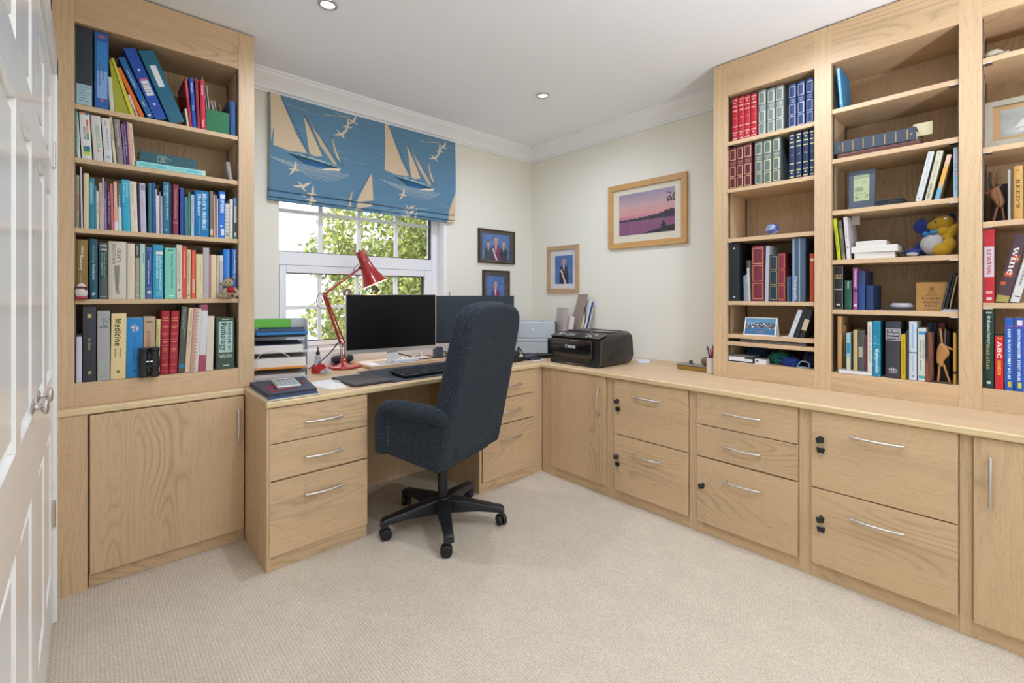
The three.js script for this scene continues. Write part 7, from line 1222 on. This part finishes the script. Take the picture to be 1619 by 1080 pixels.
{ // middle bay
  const alb = thing('photo_album', 'navy album with gilt bars lying flat on the brown one', 'album', [2.77, 1.955, -0.468]);
  obj('cover', [span(0, 0.006, 0, 0.06, -0.155, 0.158, 0.002), span(0.003, 0.22, 0, 0.003, -0.155, 0.158, 0.001), span(0.003, 0.22, 0.057, 0.06, -0.155, 0.158, 0.001)], std(0x37414f, 0.5), alb);
  for (let i = 0; i < 7; i++) obj('gilt_bar', box(0.0008, 0.046, 0.0045, -0.0003, 0.03, -0.118 + i * 0.041, 0), M.frameGold, alb);
  for (const z of [-0.132, 0.142]) obj('gilt_boss', at(cyl(0.004, 0.004, 0.0008, 0, 0, 0, 12).rotateZ(Math.PI / 2), -0.0003, 0.028, z), M.frameGold, alb);
  obj('pages', span(0.007, 0.215, 0.0035, 0.0565, -0.15, 0.153, 0), M.pages, alb);
  const br = thing('photo_album', 'brown leather album lying at the bottom of two flat albums', 'album', [2.766, 1.9283, -0.452]); obj('cover', [box(0.02, 0.0255, 0.32, 0.01, 0.0128, 0, 0.008), span(0.012, 0.23, 0, 0.003, -0.16, 0.16, 0.001), span(0.012, 0.23, 0.0225, 0.0255, -0.16, 0.16, 0.001)], std(0x5e3528, 0.45), br); obj('pages', span(0.018, 0.225, 0.0032, 0.0223, -0.155, 0.155, 0), M.pages, br);
  put('paper_slip', 'cream paper slip standing up behind the navy gilt-barred album', 'paper', span(2.86, 2.862, 1.99, 2.05, -0.33, -0.262, 0.0004).rotateX(0), std(0xd9cfa8, 0.9));
  const ck = thing('weather_clock', 'dark slate digital weather clock standing on the third shelf', 'clock', [2.785, 1.6703, -0.515], -Math.PI / 2);
  const lcd = canvasTex(256, 400, (c, w, h) => { c.fillStyle = '#a9b48a'; c.fillRect(0, 0, w, h); c.fillStyle = '#8e997a'; c.fillRect(0, 0, w, 60); c.fillStyle = '#5d6850'; c.font = '40px monospace'; c.fillText('10.3', 30, 125); c.font = '58px monospace'; c.fillText('55', 150, 140); for (let i = 0; i < 16; i++) c.fillRect(20 + i * 9, 190 + 12 * Math.sin(i), 5, 60 - 14 * Math.sin(i)); c.font = '36px monospace'; c.fillText('20 17:45', 40, 305); c.fillStyle = '#20241c'; for (const [x, y] of [[34, 335], [50, 350], [68, 362], [90, 342], [200, 350], [220, 330], [236, 325]]) { c.beginPath(); c.arc(x, y, 9, 0, 7); c.fill(); } });
  obj('case', box(0.106, 0.19, 0.022, 0, 0.097, -0.014, 0.004).rotateX(-0.06), std(0x47525f, 0.45), ck); obj('display', new THREE.PlaneGeometry(0.062, 0.128).translate(0, 0.104, -0.0022).rotateX(-0.06), new THREE.MeshStandardMaterial({ map: lcd, roughness: 0.2 }), ck); obj('stand', box(0.06, 0.012, 0.06, 0, 0.006, -0.04, 0.003), std(0x3a434e, 0.5), ck); obj('brand_bar', box(0.03, 0.002, 0.001, -0.003, 0.02, -0.0042, 0).rotateX(-0.04), std(0x8d98a2, 0.4), ck);
  const tr = thing('disc_case', 'flat black cases piled beside the weather clock', 'case', [2.81, 1.6703, -0.405]); for (let i = 0; i < 3; i++) obj('case', box(0.11, 0.008, 0.105 - i * 0.002, 0, 0.0045 + i * 0.0092, 0.001 * i, 0.001), std(0x1e242c, 0.35), tr);
  // white books lying in a stack
  const lie = (label, z0, z1, y0, h, x, d, col, turn = 0) => { const t = thing('book', label, 'book', [x, y0, (z0 + z1) / 2], turn), w = z1 - z0; obj('cover', [span(0, 0.004, 0, h, -w / 2, w / 2, 0.0015), span(0.003, d, 0, 0.0018, -w / 2, w / 2, 0.0005), span(0.003, d, h - 0.0018, h, -w / 2, w / 2, 0.0005)], std(col, 0.5), t); obj('pages', span(0.0045, d - 0.003, 0.0019, h - 0.0019, -w / 2 + 0.003, w / 2 - 0.003, 0), M.pages, t); };
  lie('white book at the bottom of the stack of three on fourth shelf', -0.54, -0.385, 1.4233, 0.03, 2.775, 0.19, 0xd9d4cc, 0.03); lie('longer white book in the middle of the stack of three', -0.553, -0.374, 1.4537, 0.032, 2.77, 0.2, 0xdedad2, -0.02); lie('small white book on top of the stack of three', -0.537, -0.418, 1.4861, 0.025, 2.79, 0.17, 0xd8d2ca, 0.02);
  put('paper_slip', 'greyish paper slip poking above the white crimson-covered paperback', 'paper', span(2.84, 2.842, 1.6, 1.645, -0.565, -0.53, 0.0005), std(0xb5a9a8, 0.9));
  // plush animal sitting sideways
  const p = thing('plush_toy', 'yellow and royal blue plush toy sitting on the fourth shelf', 'plush toy', [2.84, 1.4235, -0.25]);
  const ye = plush(0xd9a714), bl = plush(0x17368c), wh = plush(0xd6d0cc), lb = plush(0x2f86c4);
  obj('body', [el(0.01, 0.055, 0.0, 0.06, 0.056, 0.05), el(0.012, 0.1, 0.02, 0.045, 0.04, 0.035)], bl, p); obj('belly', el(-0.02, 0.055, -0.005, 0.042, 0.05, 0.046), wh, p);
  obj('head', [el(-0.002, 0.148, 0.026, 0.04, 0.036, 0.038), el(-0.006, 0.138, -0.004, 0.028, 0.023, 0.026)], ye, p); obj('chest', el(-0.012, 0.108, 0.03, 0.034, 0.03, 0.034), ye, p);
  obj('ear', [el(0.0, 0.142, -0.05, 0.02, 0.034, 0.028), el(0.004, 0.118, -0.03, 0.018, 0.03, 0.018, [0.5, 0, 0])], bl, p); obj('ear', el(0.02, 0.17, 0.05, 0.016, 0.024, 0.016), bl, p);
  obj('eye', el(-0.033, 0.152, 0.004, 0.004, 0.005, 0.004), M.black, p); obj('eye', el(-0.034, 0.163, 0.036, 0.006, 0.006, 0.006), std(0xd9d4cc, 0.4), p); obj('collar', new THREE.TorusGeometry(0.032, 0.003, 6, 24).rotateX(1.2).translate(-0.002, 0.122, 0.02), M.black, p);
  obj('bow', [el(-0.042, 0.106, -0.004, 0.012, 0.012, 0.014), el(-0.036, 0.1, -0.03, 0.012, 0.013, 0.012)], lb, p);
  obj('leg', [el(-0.045, 0.03, 0.026, 0.024, 0.03, 0.036), el(-0.05, 0.05, 0.05, 0.02, 0.028, 0.022)], ye, p); obj('arm', [el(-0.03, 0.105, 0.058, 0.024, 0.036, 0.018, [0.4, 0, 0]), el(-0.036, 0.08, 0.042, 0.018, 0.018, 0.022)], ye, p);
  obj('tail', [tube([[0.02, 0.03, -0.045], [0.0, 0.024, -0.075], [-0.02, 0.02, -0.09], [-0.03, 0.022, -0.07], [-0.03, 0.016, -0.05]], 0.017, 12, 30), el(0.02, 0.04, -0.05, 0.03, 0.03, 0.03)], bl, p); obj('paw', el(-0.045, 0.012, -0.075, 0.012, 0.01, 0.022), wh, p);
  // fifth shelf
  const dm = put('coaster', 'flat dark coaster tray under the glass dish', 'tray', span(2.79, 2.9, 1.1763, 1.184, -0.435, -0.318, 0.002), std(0x2d2a22, 0.5));
  const ds = thing('glass_dish', 'clear glass dish with coloured bits on the dark coaster', 'dish', [2.84, 1.1845, -0.37]); obj('dish', lathe([[0, 0], [0.034, 0], [0.043, 0.006], [0.044, 0.015], [0.036, 0.026], [0.033, 0.026], [0.04, 0.014], [0.036, 0.006], [0, 0.003]], 32), phys({ color: 0xe4e6ea, roughness: 0.06, transmission: 0.6, thickness: 0 }), ds); obj('sweets', [[0, 0], [0.018, 0.01], [-0.016, 0.012], [0.006, -0.02], [-0.014, -0.014]].map(([x, z]) => el(x, 0.011, z, 0.011, 0.008, 0.01)), std(0x9a6a9c, 0.5), ds).userData.kind = 'stuff';
  const te = thing('tea_box', 'square wooden tea box lettered Flowery Orange Pekoe on fifth shelf', 'box', [2.82, 1.1763, -0.262], -Math.PI / 2);
  const teaTex = canvasTex(512, 512, (c, w, h) => { c.fillStyle = '#b08546'; c.fillRect(0, 0, w, h); for (let i = 0; i < 90; i++) { c.globalAlpha = 0.1; c.fillStyle = i % 2 ? '#8c6430' : '#c9a064'; c.fillRect(0, (i * 37) % h, w, 3); } c.globalAlpha = 1; c.fillStyle = c.strokeStyle = '#37291a'; c.textAlign = 'center'; c.font = 'bold 30px serif'; c.fillText('HIMALAYAN', w / 2, 240); c.font = 'bold 62px serif'; c.fillText('FLOWERY', w / 2, 310); c.fillText('ORANGE', w / 2, 378); c.fillText('PEKOE', w / 2, 444); c.font = 'bold 24px serif'; c.fillText('ESTATE SELECTED TEA', w / 2, 492); c.lineWidth = 6; c.beginPath(); c.ellipse(w / 2, 172, 62, 20, 0, 0, 7); c.stroke(); c.beginPath(); c.moveTo(w / 2, 160); c.lineTo(w / 2, 60); for (const s of [-1, 1]) for (let i = 0; i < 3; i++) { c.moveTo(w / 2, 100 + i * 18); c.quadraticCurveTo(w / 2 + s * 30, 70 + i * 18, w / 2 + s * 48, 62 + i * 26); } c.stroke(); });
  obj('case', box(0.108, 0.127, 0.08, 0, 0.0635, -0.041, 0.0015), std(0xa67c42, 0.6), te); obj('front_print', new THREE.PlaneGeometry(0.105, 0.124).translate(0, 0.0635, 0.0003), new THREE.MeshStandardMaterial({ map: teaTex, roughness: 0.6 }), te); obj('lid', box(0.109, 0.004, 0.081, 0, 0.129, -0.041, 0.001), std(0x9c7238, 0.6), te);
  const lb2 = (label, zb, lean, h, w, col, y0) => { const o = put('notebook', label, 'notebook', [span(0, 0.13, 0, h, 0, w, 0.001)], std(col, 0.55)); o.position.set(2.8, y0, zb); o.rotation.x = lean; };
  lb2('dark slate notebook leaning against the tea box end', -0.229, 0.2, 0.16, 0.008, 0x2d3440, 1.187); lb2('black notebook leaning beside the dark slate one', -0.217, 0.19, 0.165, 0.008, 0x1c2026, 1.187); lb2('tan card leaning last against the middle bay post', -0.203, 0.16, 0.15, 0.005, 0xb59670, 1.187);
  put('paper_stack', 'grey-blue magazines lying flat under the leaning notebooks', 'papers', [span(2.765, 2.93, 1.1763, 1.1805, -0.228, -0.17, 0.0006), span(2.77, 2.93, 1.181, 1.1862, -0.219, -0.171, 0.0006)], std(0xb4bcc6, 0.6));
  // lowest shelf
  const wt = thing('flat_carton', 'long flat white carton lying before the short books', 'box', [2.752, 0.8632, -0.534], 0.06); obj('case', box(0.045, 0.016, 0.128, 0.016, 0.008, 0, 0.0015), std(0xdedede, 0.6), wt); obj('lid', box(0.046, 0.003, 0.129, 0.016, 0.0172, 0, 0.001), std(0x9a9c9a, 0.6), wt);
  M.ebony = new THREE.MeshStandardMaterial({ map: dataTex(128, 256, (u, v) => { const n = pnoise(u, v, 6, 3, 4) * 0.7 + pnoise(u, v, 40, 6, 5) * 0.3, a = Math.max(0, Math.min(1, (n - 0.5) * 5)); return [cl(48 + 80 * a), cl(33 + 42 * a), cl(27 + 18 * a)]; }, true, [0.06, 0.3]), roughness: 0.4 });
  put('wooden_bookend', 'dark polished wooden bookend block beside the carved antelope', 'bookend', grain(span(2.748, 2.86, 0.8632, 1.082, -0.277, -0.249, 0.003), 'y'), M.ebony);
  put('photo_album', 'black album standing behind the carved antelope', 'album', span(2.81, 2.94, 0.8632, 1.09, -0.244, -0.2, 0.003), std(0x121010, 0.5));
  const carved = std(0xb07b45, 0.45);
  const an = thing('carved_antelope', 'carved wooden antelope with upright horns on the lowest shelf', 'carving', [2.755, 0.8632, -0.216], 0);
  obj('base', box(0.045, 0.006, 0.056, 0.012, 0.003, -0.002, 0.002), std(0x4a3a2c, 0.5), an);
  const A = (z, y, x = 0.012) => [x, y - 0.8632, z + 0.216];
  const carve = (pts, w, bev) => { const s = new THREE.Shape(); const P = pts.map(([z, y]) => [z + 0.216, y - 0.8632]); P.forEach((p, i) => { const n = P[(i + 1) % P.length], m = [(p[0] + n[0]) / 2, (p[1] + n[1]) / 2]; if (!i) s.moveTo(...m); else { const q = P[i], r2 = P[(i + 1) % P.length]; s.quadraticCurveTo(q[0], q[1], (q[0] + r2[0]) / 2, (q[1] + r2[1]) / 2); } }); s.quadraticCurveTo(P[0][0], P[0][1], (P[0][0] + P[1][0]) / 2, (P[0][1] + P[1][1]) / 2); return extr(s, w - 2 * bev, bev, 4, 6).rotateY(-Math.PI / 2).translate(0.012 + w / 2 - bev, 0, 0); };
  obj('body', [carve([[-0.2354, 1.034], [-0.2192, 1.0364], [-0.1985, 1.0082], [-0.1973, 0.9862], [-0.2182, 0.9586], [-0.2144, 0.9334], [-0.2319, 0.9325], [-0.2446, 0.9594]], 0.026, 0.009), rod(A(-0.2225, 1.026), A(-0.189, 1.011), 0.0075, 0.0042), el(...A(-0.2225, 1.028), 0.009, 0.0085, 0.0095)], carved, an);
  obj('leg', tube([A(-0.2312, 0.945), A(-0.2335, 0.9), A(-0.2358, 0.8675)], 0.0045, 8), carved, an); obj('leg', tube([A(-0.2175, 0.945), A(-0.2087, 0.9085), A(-0.1982, 0.869)], 0.0042, 8), carved, an);
  obj('horn', tube([A(-0.2216, 1.03, 0.008), A(-0.2252, 1.067, 0.006), A(-0.2282, 1.101, 0.004)], 0.0038, 8), carved, an); obj('horn', tube([A(-0.2133, 1.028, 0.018), A(-0.214, 1.0553, 0.02), A(-0.2126, 1.1, 0.02)], 0.003, 8), std(0x6d5a4c, 0.5), an);
  const bs = thing('bamboo_stick', 'yellow bamboo stick upright beside the middle bay post', 'stick', [2.762, 0.8632, -0.1815]); obj('cane', lathe([[0, 0], [0.0055, 0], [0.0055, 0.07], [0.0066, 0.074], [0.0055, 0.078], [0.0055, 0.14], [0.0066, 0.144], [0.0055, 0.148], [0.005, 0.222], [0, 0.222]], 14), std(0xc29a3c, 0.45), bs); obj('binding', cyl(0.0062, 0.0062, 0.012, 0, 0.05, 0, 14), std(0x33242c, 0.6), bs);
}
{ // last bay
  const sh = thing('seashell', 'whitish seashell on the last bay top shelf', 'seashell', [2.79, 2.2343, -0.062]); const cur = []; for (let i = 0; i < 9; i++) { const a = i * 0.75, r = 0.021 * (1 - i * 0.085); cur.push(el(0, 0.018 + 0.006 * Math.sin(a), -0.012 + i * 0.006, r, r * 0.85, r)); } obj('whorl', cur, std(0xb3aa98, 0.7), sh); obj('spire', rod([0, 0.016, -0.028], [0, 0.034, -0.034], 0.009, 0.002), std(0xa89c88, 0.7), sh);
  const baby = canvasTex(512, 400, (c, w, h) => {
    c.fillStyle = '#8f8e86'; c.fillRect(0, 0, w, h); let sd = 4; const r = () => { sd = (sd * 1664525 + 1013904223) >>> 0; return sd / 4294967296; };
    for (let i = 0; i < 60; i++) { c.globalAlpha = 0.12; c.fillStyle = r() > 0.5 ? '#a9a8a0' : '#74736c'; c.beginPath(); c.ellipse(r() * w, r() * h, 70 * r() + 20, 50 * r() + 20, r(), 0, 7); c.fill(); } c.globalAlpha = 1;
    c.fillStyle = '#b5b3a8'; c.beginPath(); c.moveTo(w * 0.2, h * 0.78); c.bezierCurveTo(w * 0.3, h * 0.5, w * 0.36, h * 0.36, w * 0.52, h * 0.32); c.bezierCurveTo(w * 0.72, h * 0.34, w * 0.8, h * 0.5, w * 0.84, h * 0.86); c.lineTo(w * 0.2, h * 0.9); c.fill();
    c.fillStyle = '#6f6d66'; c.beginPath(); c.ellipse(w * 0.54, h * 0.2, w * 0.1, h * 0.15, 0.2, 0, 7); c.fill(); c.fillStyle = '#a3a196'; c.beginPath(); c.ellipse(w * 0.545, h * 0.23, w * 0.085, h * 0.115, 0.1, 0, 7); c.fill(); c.fillStyle = '#4a4944'; for (const x of [0.515, 0.575]) { c.beginPath(); c.arc(w * x, h * 0.22, 5, 0, 7); c.fill(); } c.fillRect(w * 0.525, h * 0.29, 22, 4);
    c.fillStyle = '#9c9a90'; c.beginPath(); c.ellipse(w * 0.18, h * 0.83, w * 0.12, h * 0.06, -0.2, 0, 7); c.fill(); c.strokeStyle = '#65645e'; c.lineWidth = 8; c.beginPath(); c.moveTo(w * 0.24, h * 0.76); c.quadraticCurveTo(w * 0.5, h * 0.7, w * 0.8, h * 0.68); c.stroke();
  });
  const f = frame('silver framed old baby photograph leaning in the last bay', 0.27, 0.198, 0.024, 0.016, std(0x9c9684, 0.4, { metalness: 0.4 }), 0, std(0xa8834c, 0.9), [0.185, 0.118, 0.004, -0.002, baby], [2.782, 1.862, 0.042], -Math.PI / 2);
  f.children.forEach((c) => c.position.set(0, 0.1, 0)); f.rotation.set(-0.16, -Math.PI / 2, 0, 'YXZ'); f.position.x = 2.79;
  const br = std(0x7c4f2c, 0.4);
  const an = thing('carved_antelope', 'darker carved wooden antelope before a black folder, last bay', 'carving', [2.78, 1.5533, -0.058], 0);
  const A = (z, y, x = 0.01) => [x, y - 1.5533, z + 0.058];
  const s2 = new THREE.Shape(), P2 = [[-0.0787, 1.6814], [-0.067, 1.7005], [-0.0495, 1.7011], [-0.0401, 1.6642], [-0.031, 1.6304], [-0.0425, 1.6079], [-0.0562, 1.6139], [-0.0668, 1.6431], [-0.0774, 1.6608]].map(([z, y]) => [z + 0.058, y - 1.5533]);
  P2.forEach((p, i) => { const r = P2[(i + 1) % 9], m = [(p[0] + r[0]) / 2, (p[1] + r[1]) / 2]; if (!i) s2.moveTo(...m); else s2.quadraticCurveTo(p[0], p[1], ...m); }); s2.quadraticCurveTo(P2[0][0], P2[0][1], (P2[0][0] + P2[1][0]) / 2, (P2[0][1] + P2[1][1]) / 2);
  obj('body', [extr(s2, 0.008, 0.009, 4, 6).rotateY(-Math.PI / 2).translate(0.014, 0, 0), rod(A(-0.072, 1.6765), A(-0.0945, 1.679), 0.0062, 0.003), el(...A(-0.072, 1.679), 0.0085, 0.009, 0.0105), rod(A(-0.0525, 1.699), A(-0.0427, 1.7059), 0.005, 0.003)], br, an);
  obj('leg', tube([A(-0.054, 1.622), A(-0.0606, 1.5886), A(-0.0663, 1.556)], 0.0042, 8), br, an); obj('leg', tube([A(-0.0425, 1.618), A(-0.0388, 1.5858), A(-0.0348, 1.556)], 0.0042, 8), br, an);
  obj('horn', tube([A(-0.072, 1.69, 0.006), A(-0.0777, 1.725, 0.005), A(-0.0749, 1.7607, 0.004)], 0.0034, 8), M.black, an); obj('horn', tube([A(-0.0646, 1.692, 0.014), A(-0.0694, 1.7236, 0.015), A(-0.0651, 1.7623, 0.016)], 0.0034, 8), br, an);
  put('document_folder', 'black folder standing behind the darker carved antelope', 'folder', span(2.86, 3.02, 1.5533, 1.72, -0.075, -0.022, 0.002), std(0x0e0f12, 0.5));
}
renderer.render(scene, camera);
